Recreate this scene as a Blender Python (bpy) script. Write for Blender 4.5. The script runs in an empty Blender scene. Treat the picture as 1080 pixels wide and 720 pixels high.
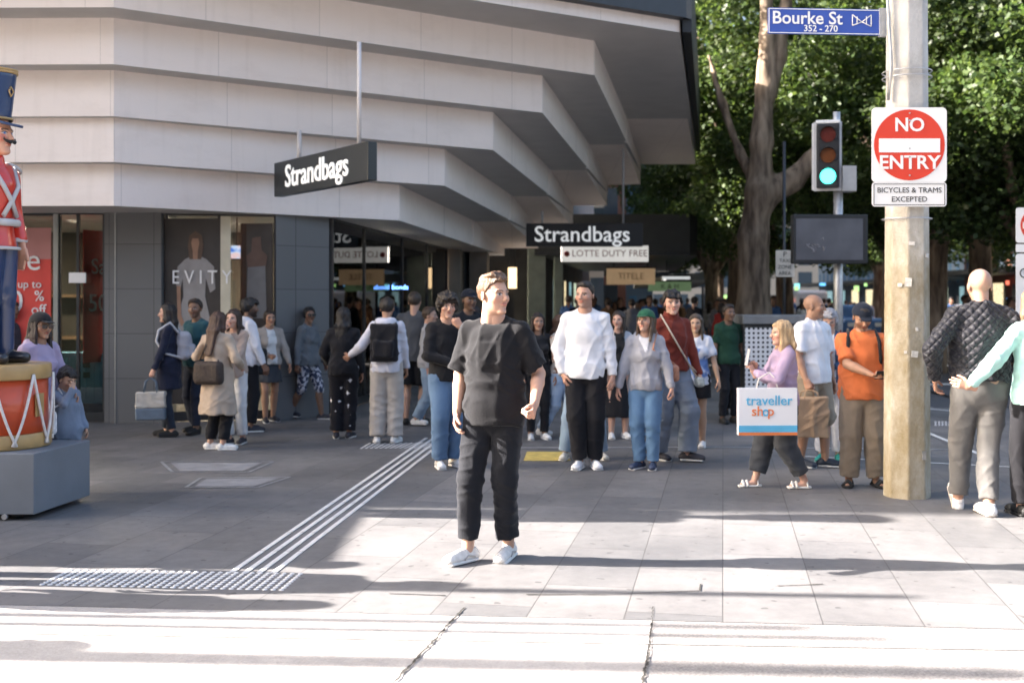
import bpy, bmesh, math, random
import numpy as np
from mathutils import Vector, Matrix, Euler
R = math.radians
random.seed(7); rng = np.random.default_rng(11)
SC = bpy.context.scene
COL = SC.collection

# ------------------------------------------------------------------ camera
FPX, CAMH, HOR = 1200.0, 1.63, 318.0
cam_d = bpy.data.cameras.new('camera'); cam = bpy.data.objects.new('camera', cam_d); COL.objects.link(cam)
cam.location = (0, 0, CAMH); cam.rotation_euler = (R(90), 0, 0)
cam_d.sensor_width = 36; cam_d.lens = 40.0
cam_d.shift_y = -(360.0 - HOR) / 1080.0
cam_d.clip_start = 0.1; cam_d.clip_end = 1500
cam_d.dof.use_dof = True; cam_d.dof.focus_distance = 7.3; cam_d.dof.aperture_fstop = 2.2
SC.camera = cam
# ------------------------------------------------------------------ sky and sun
SUN_EL = 27.0
SUN_V = Vector((-1.0, 0.06, 0)).normalized() * math.cos(R(SUN_EL)) + Vector((0, 0, math.sin(R(SUN_EL))))
W = bpy.data.worlds.new('World'); SC.world = W; W.use_nodes = True
nt = W.node_tree; bg = nt.nodes['Background']
sky = nt.nodes.new('ShaderNodeTexSky'); sky.sky_type = 'NISHITA'; sky.sun_disc = False
sky.sun_elevation = R(SUN_EL); sky.sun_rotation = math.atan2(SUN_V.x, SUN_V.y) % (2 * math.pi)
sky.air_density = 1.0; sky.dust_density = 6.0; sky.ozone_density = 1.0
nt.links.new(sky.outputs[0], bg.inputs[0]); bg.inputs[1].default_value = 0.078
sl = bpy.data.lights.new('sun', 'SUN'); sl.energy = 4.7; sl.angle = R(0.5); sl.color = (1.0, 0.925, 0.86)
so = bpy.data.objects.new('sun', sl); COL.objects.link(so); so.location = (-20, 5, 30)
so.rotation_euler = SUN_V.to_track_quat('Z', 'Y').to_euler()
SC.view_settings.view_transform = 'Standard'; SC.view_settings.look = 'None'
SC.view_settings.exposure = 3.0; SC.view_settings.gamma = 1
SC.render.engine = 'CYCLES'
SC.cycles.max_bounces = 7; SC.cycles.diffuse_bounces = 4; SC.cycles.glossy_bounces = 3; SC.cycles.transparent_max_bounces = 8
SC.cycles.transmission_bounces = 4
try: SC.cycles.use_denoising = True
except Exception: pass

# ------------------------------------------------------------------ helpers
def G(px, py, z=0.0):
    Y = FPX * (CAMH - z) / (py - HOR)
    return Vector(((px - 540) / FPX * Y, Y, z))
def PZ(px, py, Y):
    return Vector(((px - 540) / FPX * Y, Y, CAMH + (HOR - py) / FPX * Y))
def tag(o, label=None, cat=None, group=None, kind=None):
    if label: o['label'] = label
    if cat: o['category'] = cat
    if group: o['group'] = group
    if kind: o['kind'] = kind
    return o
def empty(name, loc, rz=0, label=None, cat=None, group=None):
    o = bpy.data.objects.new(name, None); COL.objects.link(o)
    o.location = loc; o.rotation_euler = (0, 0, rz); o.empty_display_size = 0.1
    return tag(o, label, cat, group)
def srgb(r, g, b):
    f = lambda c: ((c / 255) / 12.92 if c / 255 <= 0.04045 else ((c / 255 + 0.055) / 1.055) ** 2.4)
    return (f(r), f(g), f(b), 1)
MATS = {}
def mat(name, col, rough=0.7, var=0.12, scale=6.0, bump=0.0, bscale=60.0, metal=0.0, spec=0.4, attr=False, emit=0, sheen=0.0, coat=0.0, stretch=None, trans=0.0, extra=None):
    key = (name, tuple(col))
    if key in MATS: return MATS[key]
    m = bpy.data.materials.new(name); m.use_nodes = True
    n = m.node_tree; b = n.nodes['Principled BSDF']; L = n.links.new
    b.inputs['Roughness'].default_value = rough; b.inputs['Metallic'].default_value = metal
    b.inputs['Specular IOR Level'].default_value = spec
    if sheen: b.inputs['Sheen Weight'].default_value = sheen; b.inputs['Sheen Roughness'].default_value = 0.4
    if coat: b.inputs['Coat Weight'].default_value = coat
    tc = n.nodes.new('ShaderNodeTexCoord')
    vec = tc.outputs['Object']
    if stretch:
        mp = n.nodes.new('ShaderNodeMapping'); mp.inputs['Scale'].default_value = stretch
        L(vec, mp.inputs[0]); vec = mp.outputs[0]
    nz = n.nodes.new('ShaderNodeTexNoise'); nz.inputs['Scale'].default_value = scale; nz.inputs['Detail'].default_value = 5
    L(vec, nz.inputs['Vector'])
    hs = n.nodes.new('ShaderNodeHueSaturation')
    mr = n.nodes.new('ShaderNodeMapRange'); mr.inputs[1].default_value = 0.3; mr.inputs[2].default_value = 0.7
    mr.inputs[3].default_value = 1 - var; mr.inputs[4].default_value = 1 + var
    L(nz.outputs['Fac'], mr.inputs[0]); L(mr.outputs[0], hs.inputs['Value'])
    if attr:
        at = n.nodes.new('ShaderNodeAttribute'); at.attribute_name = 'Col'; L(at.outputs['Color'], hs.inputs['Color'])
    else: hs.inputs['Color'].default_value = tuple(col)[:3] + (1,)
    L(hs.outputs[0], b.inputs['Base Color'])
    if bump:
        nb = n.nodes.new('ShaderNodeTexNoise'); nb.inputs['Scale'].default_value = bscale; nb.inputs['Detail'].default_value = 3
        L(vec, nb.inputs['Vector'])
        bp = n.nodes.new('ShaderNodeBump'); bp.inputs['Strength'].default_value = bump; bp.inputs['Distance'].default_value = 0.01
        L(nb.outputs['Fac'], bp.inputs['Height']); L(bp.outputs[0], b.inputs['Normal'])
    if emit:
        b.inputs['Emission Strength'].default_value = emit; b.inputs['Emission Color'].default_value = tuple(col)[:3] + (1,)
    if extra: extra(m, n, b, L, vec)
    MATS[key] = m; return m
def raw_mesh(name, V, F, m=None, parent=None, smooth=False, cols=None, mats=None, midx=None):
    """V (N,3) array, F (M,k) array of equal sized faces"""
    me = bpy.data.meshes.new(name); V = np.asarray(V, dtype=np.float32); F = np.asarray(F, dtype=np.int32)
    k = F.shape[1]
    me.vertices.add(len(V)); me.vertices.foreach_set('co', V.ravel())
    me.loops.add(F.size); me.loops.foreach_set('vertex_index', F.ravel())
    me.polygons.add(len(F)); me.polygons.foreach_set('loop_start', np.arange(0, F.size, k, dtype=np.int32))
    me.polygons.foreach_set('loop_total', np.full(len(F), k, dtype=np.int32))
    if smooth: me.polygons.foreach_set('use_smooth', np.ones(len(F), dtype=bool))
    if cols is not None:
        a = me.attributes.new('Col', 'FLOAT_COLOR', 'POINT')
        c = np.ones((len(V), 4), dtype=np.float32); c[:, :3] = cols; a.data.foreach_set('color', c.ravel())
    me.update(calc_edges=True); me.validate()
    for mm in (mats or ([m] if m else [])): me.materials.append(mm)
    if midx is not None: me.polygons.foreach_set('material_index', np.asarray(midx, dtype=np.int32))
    o = bpy.data.objects.new(name, me); COL.objects.link(o)
    if parent: o.parent = parent
    return o
class MB:
    """collects simple shapes into ONE mesh"""
    def __init__(s): s.bm = bmesh.new()
    def quad(s, pts):
        vs = [s.bm.verts.new(p) for p in pts]; s.bm.faces.new(vs); return s
    def box(s, lo, hi, bev=0.0, M=None):
        r = bmesh.ops.create_cube(s.bm, size=1)
        vs = r['verts']; c = (Vector(lo) + Vector(hi)) / 2; d = Vector(hi) - Vector(lo)
        for v in vs: v.co = Vector((v.co.x * d.x, v.co.y * d.y, v.co.z * d.z)) + c
        if bev:
            es = list({e for v in vs for e in v.link_edges})
            g = bmesh.ops.bevel(s.bm, geom=es, offset=bev, segments=2, affect='EDGES', profile=0.7)
            vs = list({v for f in g['faces'] for v in f.verts} | {v for v in vs if v.is_valid})
        if M is not None:
            for v in vs: v.co = M @ v.co
        return s
    def prism(s, poly, z0, z1, M=None):
        lo = [s.bm.verts.new((x, y, z0)) for x, y in poly]; hi = [s.bm.verts.new((x, y, z1)) for x, y in poly]
        n = len(poly)
        s.bm.faces.new(lo[::-1]); s.bm.faces.new(hi)
        for i in range(n): s.bm.faces.new((lo[i], lo[(i + 1) % n], hi[(i + 1) % n], hi[i]))
        if M is not None:
            for v in lo + hi: v.co = M @ v.co
        return s
    def tube(s, pts, rad, seg=10, cap=True):
        pts = [Vector(p) for p in pts]
        rads = rad if isinstance(rad, (list, tuple)) else [rad] * len(pts)
        rings = []; up = None
        for i, p in enumerate(pts):
            d = (pts[min(i + 1, len(pts) - 1)] - pts[max(i - 1, 0)]).normalized()
            a = (up - d * up.dot(d)) if up is not None else d.orthogonal()
            if a.length < 1e-5: a = d.orthogonal()
            a.normalize(); up = a; b = d.cross(a)
            rings.append([s.bm.verts.new(p + (a * math.cos(t) + b * math.sin(t)) * rads[i]) for t in [2 * math.pi * k / seg for k in range(seg)]])
        for A, B in zip(rings, rings[1:]):
            for k in range(seg):
                f = s.bm.faces.new((A[k], A[(k + 1) % seg], B[(k + 1) % seg], B[k])); f.smooth = True
        if cap: s.bm.faces.new(rings[0][::-1]); s.bm.faces.new(rings[-1])
        return s
    def build(s, name, m=None, parent=None, label=None, cat=None, group=None, kind=None, bevel=0, loc=None, rz=0, mats=None):
        bmesh.ops.recalc_face_normals(s.bm, faces=s.bm.faces)
        me = bpy.data.meshes.new(name); s.bm.to_mesh(me); s.bm.free()
        for mm in (mats or ([m] if m else [])): me.materials.append(mm)
        o = bpy.data.objects.new(name, me); COL.objects.link(o)
        if parent: o.parent = parent
        if loc is not None: o.location = loc
        if rz: o.rotation_euler = (0, 0, rz)
        if bevel:
            md = o.modifiers.new('bevel', 'BEVEL'); md.width = bevel; md.segments = 2; md.limit_method = 'ANGLE'; md.angle_limit = R(40)
        return tag(o, label, cat, group, kind)
def text(name, s, size, m, parent, loc, rot=(R(90), 0, 0), ext=0.004, sx=1.0, align='CENTER', bold=0.0, spacing=1.0):
    c = bpy.data.curves.new(name, 'FONT'); c.body = s; c.size = size; c.extrude = ext; c.align_x = align; c.align_y = 'CENTER'
    c.offset = bold; c.space_character = spacing; c.resolution_u = 3
    t = bpy.data.objects.new(name, c); COL.objects.link(t)
    bpy.context.view_layer.update()
    me = bpy.data.meshes.new_from_object(t.evaluated_get(bpy.context.evaluated_depsgraph_get()))
    bpy.data.objects.remove(t); me.name = name
    me.materials.clear(); me.materials.append(m)
    o = bpy.data.objects.new(name, me); COL.objects.link(o)
    o.location = loc; o.rotation_euler = rot; o.scale = (sx, 1, 1)
    if parent: o.parent = parent
    return o
def copy_tree(o, parent=None):
    c = o.copy(); COL.objects.link(c); c.parent = parent
    for ch in list(o.children): copy_tree(ch, c)
    return c
# ------------------------------------------------------------------ signed-distance modelling for people and soft things
E3 = np.array
def nrm(v):
    v = np.asarray(v, float); return v / (np.linalg.norm(v) + 1e-9)
class SDF:
    def __init__(s, lo, hi, vox):
        s.lo = np.array(lo, float); s.vox = vox
        s.n = np.maximum(np.ceil((np.array(hi) - s.lo) / vox).astype(int) + 1, 4)
        s.D = np.full(s.n, 0.5, dtype=np.float32)
        s.ax = [(s.lo[i] + vox * np.arange(s.n[i])).astype(np.float32) for i in range(3)]
    def _sub(s, lo, hi):
        a = np.clip(np.floor((np.array(lo) - s.lo) / s.vox).astype(int), 0, s.n - 1)
        b = np.clip(np.ceil((np.array(hi) - s.lo) / s.vox).astype(int) + 1, 1, s.n)
        if np.any(b <= a): return None
        sl = tuple(slice(a[i], b[i]) for i in range(3))
        return sl, s.ax[0][sl[0]][:, None, None], s.ax[1][sl[1]][None, :, None], s.ax[2][sl[2]][None, None, :]
    def _mix(s, sl, d, k, op):
        D = s.D[sl]
        if op == 'add':
            if k > 0:
                h = np.maximum(k - np.abs(D - d), 0) / k
                s.D[sl] = np.minimum(D, d) - h * h * k * 0.25
            else: s.D[sl] = np.minimum(D, d)
        elif op == 'sub':
            if k > 0:
                h = np.maximum(k - np.abs(D + d), 0) / k
                s.D[sl] = np.maximum(D, -d) + h * h * k * 0.25
            else: s.D[sl] = np.maximum(D, -d)
    def seg(s, p0, p1, a0, a1=None, b0=None, b1=None, u=None, k=0.02, flat=(0, 0), op='add'):
        p0 = np.array(p0, float); p1 = np.array(p1, float)
        a1 = a0 if a1 is None else a1; b0 = a0 if b0 is None else b0; b1 = (a1 if b0 == a0 else b0) if b1 is None else b1
        m = max(a0, a1, b0, b1) + k + 3 * s.vox
        r = s._sub(np.minimum(p0, p1) - m, np.maximum(p0, p1) + m)
        if r is None: return s
        sl, X, Y, Z = r
        d = p1 - p0; L = np.linalg.norm(d); dn = d / (L + 1e-9)
        x, y, z = X - p0[0], Y - p0[1], Z - p0[2]
        ts = x * dn[0] + y * dn[1] + z * dn[2]
        t = np.clip(ts, 0, L); f = t / (L + 1e-9)
        fl0, fl1 = flat
        tr = t.copy()
        if fl0: tr = np.where(ts < 0, ts, tr)
        if fl1: tr = np.where(ts > L, ts, tr)
        x = x - dn[0] * tr; y = y - dn[1] * tr; z = z - dn[2] * tr
        a = a0 + (a1 - a0) * f; b = b0 + (b1 - b0) * f
        r2 = x * x + y * y + z * z
        if u is None or (a0 == b0 and a1 == b1):
            dd = np.sqrt(r2) - a
        else:
            u = np.array(u, float); u = nrm(u - dn * u.dot(dn))
            ru = x * u[0] + y * u[1] + z * u[2]
            rv2 = np.maximum(r2 - ru * ru, 0)
            dd = (np.sqrt((ru / a) ** 2 + rv2 / (b * b)) - 1) * np.minimum(a, b)
        if fl0: dd = np.maximum(dd, -ts)
        if fl1: dd = np.maximum(dd, ts - L)
        s._mix(sl, dd.astype(np.float32), k, op); return s
    def ell(s, c, r, k=0.01, op='add', Rm=None):
        c = np.array(c, float); r = np.array(r, float); m = r.max() + k + 3 * s.vox
        q = s._sub(c - m, c + m)
        if q is None: return s
        sl, X, Y, Z = q; x, y, z = X - c[0], Y - c[1], Z - c[2]
        if Rm is not None: x, y, z = [x * Rm[0][i] + y * Rm[1][i] + z * Rm[2][i] for i in range(3)]
        d = (np.sqrt((x / r[0]) ** 2 + (y / r[1]) ** 2 + (z / r[2]) ** 2) - 1) * r.min()
        s._mix(sl, d.astype(np.float32), k, op); return s
    def box(s, c, h, r=0.01, k=0.0, op='add', Rm=None):
        c = np.array(c, float); h = np.array(h, float) - r; m = np.linalg.norm(h) + r + k + 3 * s.vox
        q = s._sub(c - m, c + m)
        if q is None: return s
        sl, X, Y, Z = q; x, y, z = X - c[0], Y - c[1], Z - c[2]
        if Rm is not None: x, y, z = [x * Rm[0][i] + y * Rm[1][i] + z * Rm[2][i] for i in range(3)]
        x, y, z = np.abs(x) - h[0], np.abs(y) - h[1], np.abs(z) - h[2]
        d = np.sqrt(np.maximum(x, 0) ** 2 + np.maximum(y, 0) ** 2 + np.maximum(z, 0) ** 2) + np.minimum(np.maximum(x, np.maximum(y, z)), 0) - r
        s._mix(sl, d.astype(np.float32), k, op); return s
    def plane(s, n, c, k=0.0):      # keep n.p > c
        n = nrm(n); X, Y, Z = s.ax[0][:, None, None], s.ax[1][None, :, None], s.ax[2][None, None, :]
        d = (c - (n[0] * X + n[1] * Y + n[2] * Z)).astype(np.float32)
        s.D = np.maximum(s.D, d); return s
    def noise(s, amp, freq, seed=0, stretch=(1, 1, 1)):
        I = np.argwhere(np.abs(s.D) < 0.04)
        if len(I) == 0: return s
        P = (s.lo + I * s.vox) * np.array(stretch) * freq
        r = np.random.default_rng(seed); v = np.zeros(len(I)); w = 0
        for o in range(3):
            for _ in range(3):
                d = r.normal(size=3); d /= np.linalg.norm(d); ph = r.uniform(0, 6.28)
                q = P @ d * (1.8 ** o) + ph + 1.3 * np.sin(P @ r.normal(size=3) * 0.8 + r.uniform(0, 6))
                v += np.sin(q) * 0.6 ** o; w += 0.6 ** o
        v = v / w * 2.2
        s.D[tuple(I.T)] += (amp * v).astype(np.float32); return s
    def crease(s, amp, freq, seed=0, n=7, squash=(1, 1, 1)):
        I = np.argwhere(np.abs(s.D) < 0.04)
        if len(I) == 0: return s
        P = (s.lo + I * s.vox) * np.array(squash); r = np.random.default_rng(seed + 99); v = np.zeros(len(I))
        warp = np.stack([np.sin(P @ r.normal(size=3) * 9 + r.uniform(0, 6)) for _ in range(3)], 1) * 0.018
        Q = P + warp
        for _ in range(n):
            d = r.normal(size=3); d /= np.linalg.norm(d)
            m = np.sin(Q @ r.normal(size=3) * 5.5 + r.uniform(0, 6)) * np.sin(Q @ r.normal(size=3) * 7.5 + r.uniform(0, 6))
            m = np.clip(m * 2.2 - 0.25, 0, 1)
            v += m * ((1 - np.abs(np.sin(Q @ d * freq * r.uniform(.7, 1.3) + r.uniform(0, 6)))) ** 2.5)
        s.D[tuple(I.T)] -= (amp * np.minimum(v, 1.3) - amp * .25).astype(np.float32); return s
    def mesh(s):
        D = s.D; I = D < 0; nx, ny, nz = D.shape
        I[0] = I[-1] = False; I[:, 0] = I[:, -1] = False; I[:, :, 0] = I[:, :, -1] = False
        D = np.where(I, np.minimum(D, -1e-5), np.maximum(D, 1e-5))
        cnt = np.zeros((nx - 1, ny - 1, nz - 1), np.int8)
        offs = [(i, j, k) for i in (0, 1) for j in (0, 1) for k in (0, 1)]
        for i, j, k in offs: cnt += I[i:nx - 1 + i, j:ny - 1 + j, k:nz - 1 + k]
        act = (cnt > 0) & (cnt < 8); C = np.argwhere(act)
        if len(C) == 0: return np.zeros((0, 3)), np.zeros((0, 4), int)
        idx = np.full(act.shape, -1, np.int32); idx[tuple(C.T)] = np.arange(len(C))
        val = np.stack([D[C[:, 0] + i, C[:, 1] + j, C[:, 2] + k] for i, j, k in offs], 1)
        acc = np.zeros((len(C), 3)); n = np.zeros(len(C))
        O = np.array(offs, float)
        for a in range(8):
            for b in range(a + 1, 8):
                if np.abs(O[a] - O[b]).sum() != 1: continue
                va, vb = val[:, a], val[:, b]; msk = (va < 0) != (vb < 0)
                t = np.where(msk, va / np.where(msk, va - vb, 1), 0)[:, None]
                acc += np.where(msk[:, None], O[a] + t * (O[b] - O[a]), 0); n += msk
        V = s.lo + (C + acc / n[:, None]) * s.vox
        Fs = []
        for ax in range(3):
            A = [slice(None)] * 3; B = [slice(None)] * 3; A[ax] = slice(0, -1); B[ax] = slice(1, None)
            d = I[tuple(A)].astype(np.int8) - I[tuple(B)].astype(np.int8)
            e = np.argwhere(d != 0); sg = d[tuple(e.T)]
            b, c = [(1, 2), (2, 0), (0, 1)][ax]
            ok = (e[:, b] > 0) & (e[:, c] > 0) & (e[:, b] < D.shape[b] - 1) & (e[:, c] < D.shape[c] - 1); e = e[ok]; sg = sg[ok]
            q = []
            for (ob, oc) in ((-1, -1), (0, -1), (0, 0), (-1, 0)):
                t = e.copy(); t[:, b] += ob; t[:, c] += oc; q.append(idx[tuple(t.T)])
            q = np.stack(q, 1); q[sg < 0] = q[sg < 0][:, ::-1]; Fs.append(q)
        F = np.concatenate(Fs); F = F[(F >= 0).all(1)]
        return V, F
def sdf_obj(name, s, m, parent=None, loc=None, rz=0, cols=None):
    V, F = s.mesh()
    o = raw_mesh(name, V, F, m, parent, smooth=True, cols=cols)
    if loc is not None: o.location = loc
    if rz: o.rotation_euler = (0, 0, rz)
    return o
def ik(S, T, l1, l2, pole):
    S, T = np.array(S, float), np.array(T, float); d = T - S; L = np.linalg.norm(d); dn = d / L
    L = min(L, 0.997 * (l1 + l2)); L = max(L, abs(l1 - l2) * 1.05 + 0.02); T = S + dn * L
    a = (l1 * l1 - l2 * l2 + L * L) / (2 * L); h = math.sqrt(max(l1 * l1 - a * a, 0))
    p = np.array(pole, float); p = nrm(p - dn * p.dot(dn))
    return S + dn * a + p * h, T

# ------------------------------------------------------------------ materials of people
SKIN = {'pale': (0.56, 0.34, 0.255), 'fair': (0.48, 0.285, 0.205), 'tan': (0.36, 0.205, 0.135), 'brown': (0.20, 0.11, 0.07), 'asian': (0.46, 0.29, 0.195)}
def skin_extra(m, n, b, L, vec):
    b.inputs['Subsurface Weight'].default_value = 0.12; b.inputs['Subsurface Radius'].default_value = (0.012, 0.005, 0.003)
M_SKIN = mat('skin', (0.5, 0.3, 0.2), 0.5, 0.05, 14, 0.12, 220, attr=True, extra=skin_extra)
def cloth(col, name='woven_cloth', kind=''):
    def ex(m, n, b, L, vec):
        if kind == 'stars':
            v = n.nodes.new('ShaderNodeTexVoronoi'); v.inputs['Scale'].default_value = 7.5; v.inputs['Randomness'].default_value = 0.6
            v.distance = 'MINKOWSKI'; v.inputs['Exponent'].default_value = 0.5
            L(vec, v.inputs['Vector'])
            r = n.nodes.new('ShaderNodeValToRGB'); r.color_ramp.elements[0].color = (0.7, 0.7, 0.72, 1); r.color_ramp.elements[0].position = 0.46
            r.color_ramp.elements[1].color = (0.012, 0.012, 0.016, 1); r.color_ramp.elements[1].position = 0.52
            L(v.outputs['Distance'], r.inputs[0]); L(r.outputs[0], b.inputs['Base Color'])
        if kind in ('floral', 'tiedye', 'print'):
            v = n.nodes.new('ShaderNodeTexNoise'); v.inputs['Scale'].default_value = {'floral': 22, 'tiedye': 6, 'print': 14}[kind]; v.inputs['Detail'].default_value = 2
            L(vec, v.inputs['Vector'])
            r = n.nodes.new('ShaderNodeValToRGB'); c2 = {'floral': (0.55, 0.55, 0.6, 1), 'tiedye': (0.12, 0.2, 0.42, 1), 'print': (0.2, 0.09, 0.05, 1)}[kind]
            r.color_ramp.elements[0].color = tuple(col)[:3] + (1,); r.color_ramp.elements[0].position = 0.50
            r.color_ramp.elements[1].color = c2; r.color_ramp.elements[1].position = 0.57
            L(v.outputs['Fac'], r.inputs[0]); L(r.outputs[0], b.inputs['Base Color'])
        if kind == 'quilt':
            mp = n.nodes.new('ShaderNodeMapping'); mp.inputs['Rotation'].default_value = (0, R(45), 0); L(vec, mp.inputs[0])
            sx = n.nodes.new('ShaderNodeSeparateXYZ'); L(mp.outputs[0], sx.inputs[0]); outs = []
            for ax in ('X', 'Z'):
                mu = n.nodes.new('ShaderNodeMath'); mu.operation = 'MULTIPLY'; mu.inputs[1].default_value = math.pi / 0.046; L(sx.outputs[ax], mu.inputs[0])
                si = n.nodes.new('ShaderNodeMath'); si.operation = 'SINE'; L(mu.outputs[0], si.inputs[0])
                ab = n.nodes.new('ShaderNodeMath'); ab.operation = 'ABSOLUTE'; L(si.outputs[0], ab.inputs[0])
                po = n.nodes.new('ShaderNodeMath'); po.operation = 'POWER'; po.inputs[1].default_value = 0.45; L(ab.outputs[0], po.inputs[0]); outs.append(po)
            mi = n.nodes.new('ShaderNodeMath'); mi.operation = 'MULTIPLY'; L(outs[0].outputs[0], mi.inputs[0]); L(outs[1].outputs[0], mi.inputs[1])
            bp = n.nodes.new('ShaderNodeBump'); bp.inputs['Strength'].default_value = 1.0; bp.inputs['Distance'].default_value = 0.016
            L(mi.outputs[0], bp.inputs['Height']); L(bp.outputs[0], b.inputs['Normal'])
            b.inputs['Roughness'].default_value = 0.55
        if kind == 'denim':
            w = n.nodes.new('ShaderNodeTexNoise'); w.inputs['Scale'].default_value = 3; w.inputs['Detail'].default_value = 5; L(vec, w.inputs['Vector'])
            r = n.nodes.new('ShaderNodeValToRGB'); r.color_ramp.elements[0].position = 0.35; r.color_ramp.elements[1].position = 0.72
            r.color_ramp.elements[0].color = tuple(c * 0.85 for c in col[:3]) + (1,); r.color_ramp.elements[1].color = tuple(min(c * 1.3 + 0.01, 1) for c in col[:3]) + (1,)
            L(w.outputs['Fac'], r.inputs[0]); L(r.outputs[0], b.inputs['Base Color'])
    return mat(name + kind, col, 0.85, 0.10, 9, 0.35, 160, spec=0.2, sheen=0.15, extra=ex if kind else None)
def hair_mat(col): return mat('hair', col, 0.5, 0.35, 30, 0.9, 70, spec=0.45, stretch=(1.6, 1.6, 0.35))

# ------------------------------------------------------------------ people
def rotz(a): c, s = math.cos(a), math.sin(a); return np.array([[c, -s, 0], [s, c, 0], [0, 0, 1]])
def rotx(a): c, s = math.cos(a), math.sin(a); return np.array([[1, 0, 0], [0, c, -s], [0, s, c]])
def roty(a): c, s = math.cos(a), math.sin(a); return np.array([[c, 0, s], [0, 1, 0], [-s, 0, c]])
def hand_mesh(W, f, n, thumb, sc, curl, vox, thumb_in=0.3):
    f = nrm(f); n = np.array(n, float); n = nrm(n - f * n.dot(f)); t = nrm(np.cross(f, n)); t = t if t.dot(thumb) > 0 else -t
    g = SDF(W - 0.21 * sc, W + 0.21 * sc, vox)
    g.seg(W - f * 0.05 * sc, W + f * 0.012, 0.027 * sc, 0.028 * sc, 0.022 * sc, 0.018 * sc, u=t, k=0.01)
    P1 = W + f * 0.078 * sc
    g.seg(W + f * 0.01, P1, 0.032 * sc, 0.039 * sc, 0.017 * sc, 0.013 * sc, u=t, k=0.012)
    ls = [(0.030, 0.074), (0.0105, 0.083), (-0.0095, 0.077), (-0.028, 0.060)]
    for i, (o, l) in enumerate(ls):
        a = R(curl) * (0.85 + 0.08 * i); p = P1 + t * o * sc - f * 0.006 * abs(i - 1) * sc; ang = a * 0.8
        sp = t * o * 0.10 / 0.03
        for q, (fr, rr) in enumerate(((0.45, 0.0092), (0.32, 0.0084), (0.25, 0.0075))):
            d = nrm(f * math.cos(ang) + n * math.sin(ang) + sp * 0.35); p2 = p + d * l * fr * sc
            g.seg(p, p2, rr * sc, rr * 0.93 * sc, k=0.0035); p = p2; ang += a
    b = W + f * 0.022 * sc + t * 0.022 * sc + n * 0.006
    fist = curl > 58
    d = nrm(f * 0.65 + t * 0.75 + n * thumb_in) if not fist else nrm(f * .75 + t * .35 + n * .55); m1 = b + d * 0.042 * sc
    d2 = nrm(f * 0.95 + t * 0.25 + n * (thumb_in + R(curl) * 0.4)) if not fist else nrm(f * .35 - t * .3 + n * .75); m2 = m1 + d2 * 0.032 * sc
    d3 = nrm(f * 0.9 + n * (thumb_in + R(curl) * 0.8)) if not fist else nrm(-t * .9 + n * .25 + f * .1); m3 = m2 + d3 * 0.024 * sc
    g.seg(b, m1, 0.016 * sc, 0.012 * sc, k=0.01).seg(m1, m2, 0.011 * sc, 0.010 * sc, k=0.004).seg(m2, m3, 0.010 * sc, 0.008 * sc, k=0.003)
    return g.mesh()
def face_cols(V, sk, hc, brow=True, beard=0.0, stub=0.0, iris=(0.05, 0.03, 0.02), lip=(0.42, 0.13, 0.11)):
    """V in head-local metres / scale; returns per-vertex colours (pigment, plus shade painted in mouth line and nostrils)"""
    sk = np.array(sk); C = np.tile(sk, (len(V), 1)); x, y, z = V.T; ax = np.abs(x)
    front = y < -0.03
    def blend(mask, col, w=1.0):
        C[mask] = C[mask] * (1 - w) + np.array(col) * w
    blend(front & (((ax - 0.045) ** 2 / 0.022 ** 2 + (z + 0.03) ** 2 / 0.02 ** 2) < 1), sk * np.array([1.05, 0.82, 0.8]), 0.5)
    if stub or beard:
        reg = (z < -0.038) & (z > -0.125) & (y < 0.035) & ~((ax < 0.02) & (z > -0.062) & (z < -0.046)) & ~((z > -0.052) & (ax < 0.012))
        blend(reg, hc, max(stub, beard))
        blend((ax > 0.062) & (z < -0.01) & (y > -0.05) & (y < 0.01), hc, 0.6 * max(stub, beard))
    if brow:
        zb = 0.024 - (ax - 0.03) ** 2 * 7
        blend(front & (ax > 0.012) & (ax < 0.052) & (np.abs(z - zb) < 0.0045), hc, 0.8)
    e = front & (((ax - 0.031) / 0.0155) ** 2 + ((z - 0.004) / 0.0075) ** 2 < 1) & (y < -0.055)
    blend(e, (0.44, 0.40, 0.38)); blend(e & (((ax - 0.031) ** 2 + (z - 0.004) ** 2) < 0.0066 ** 2), iris)
    lidline = front & (ax > 0.013) & (ax < 0.049) & (np.abs(z - 0.0125 + (ax - 0.031) ** 2 * 12) < 0.0026)
    blend(lidline, sk * 0.18)
    l = front & ((x / 0.024) ** 2 + ((z + 0.055) / 0.0085) ** 2 < 1); blend(l, lip, 0.75)
    blend(front & (ax < 0.021) & (np.abs(z + 0.0548) < 0.0016), sk * 0.25, 0.8)  # dark lip parting, then nostrils: crease shade painted into the skin
    blend(front & (ax < 0.011) & (ax > 0.004) & (np.abs(z + 0.034) < 0.003) & (y < -0.09), sk * 0.25, 0.8)
    return C
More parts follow.
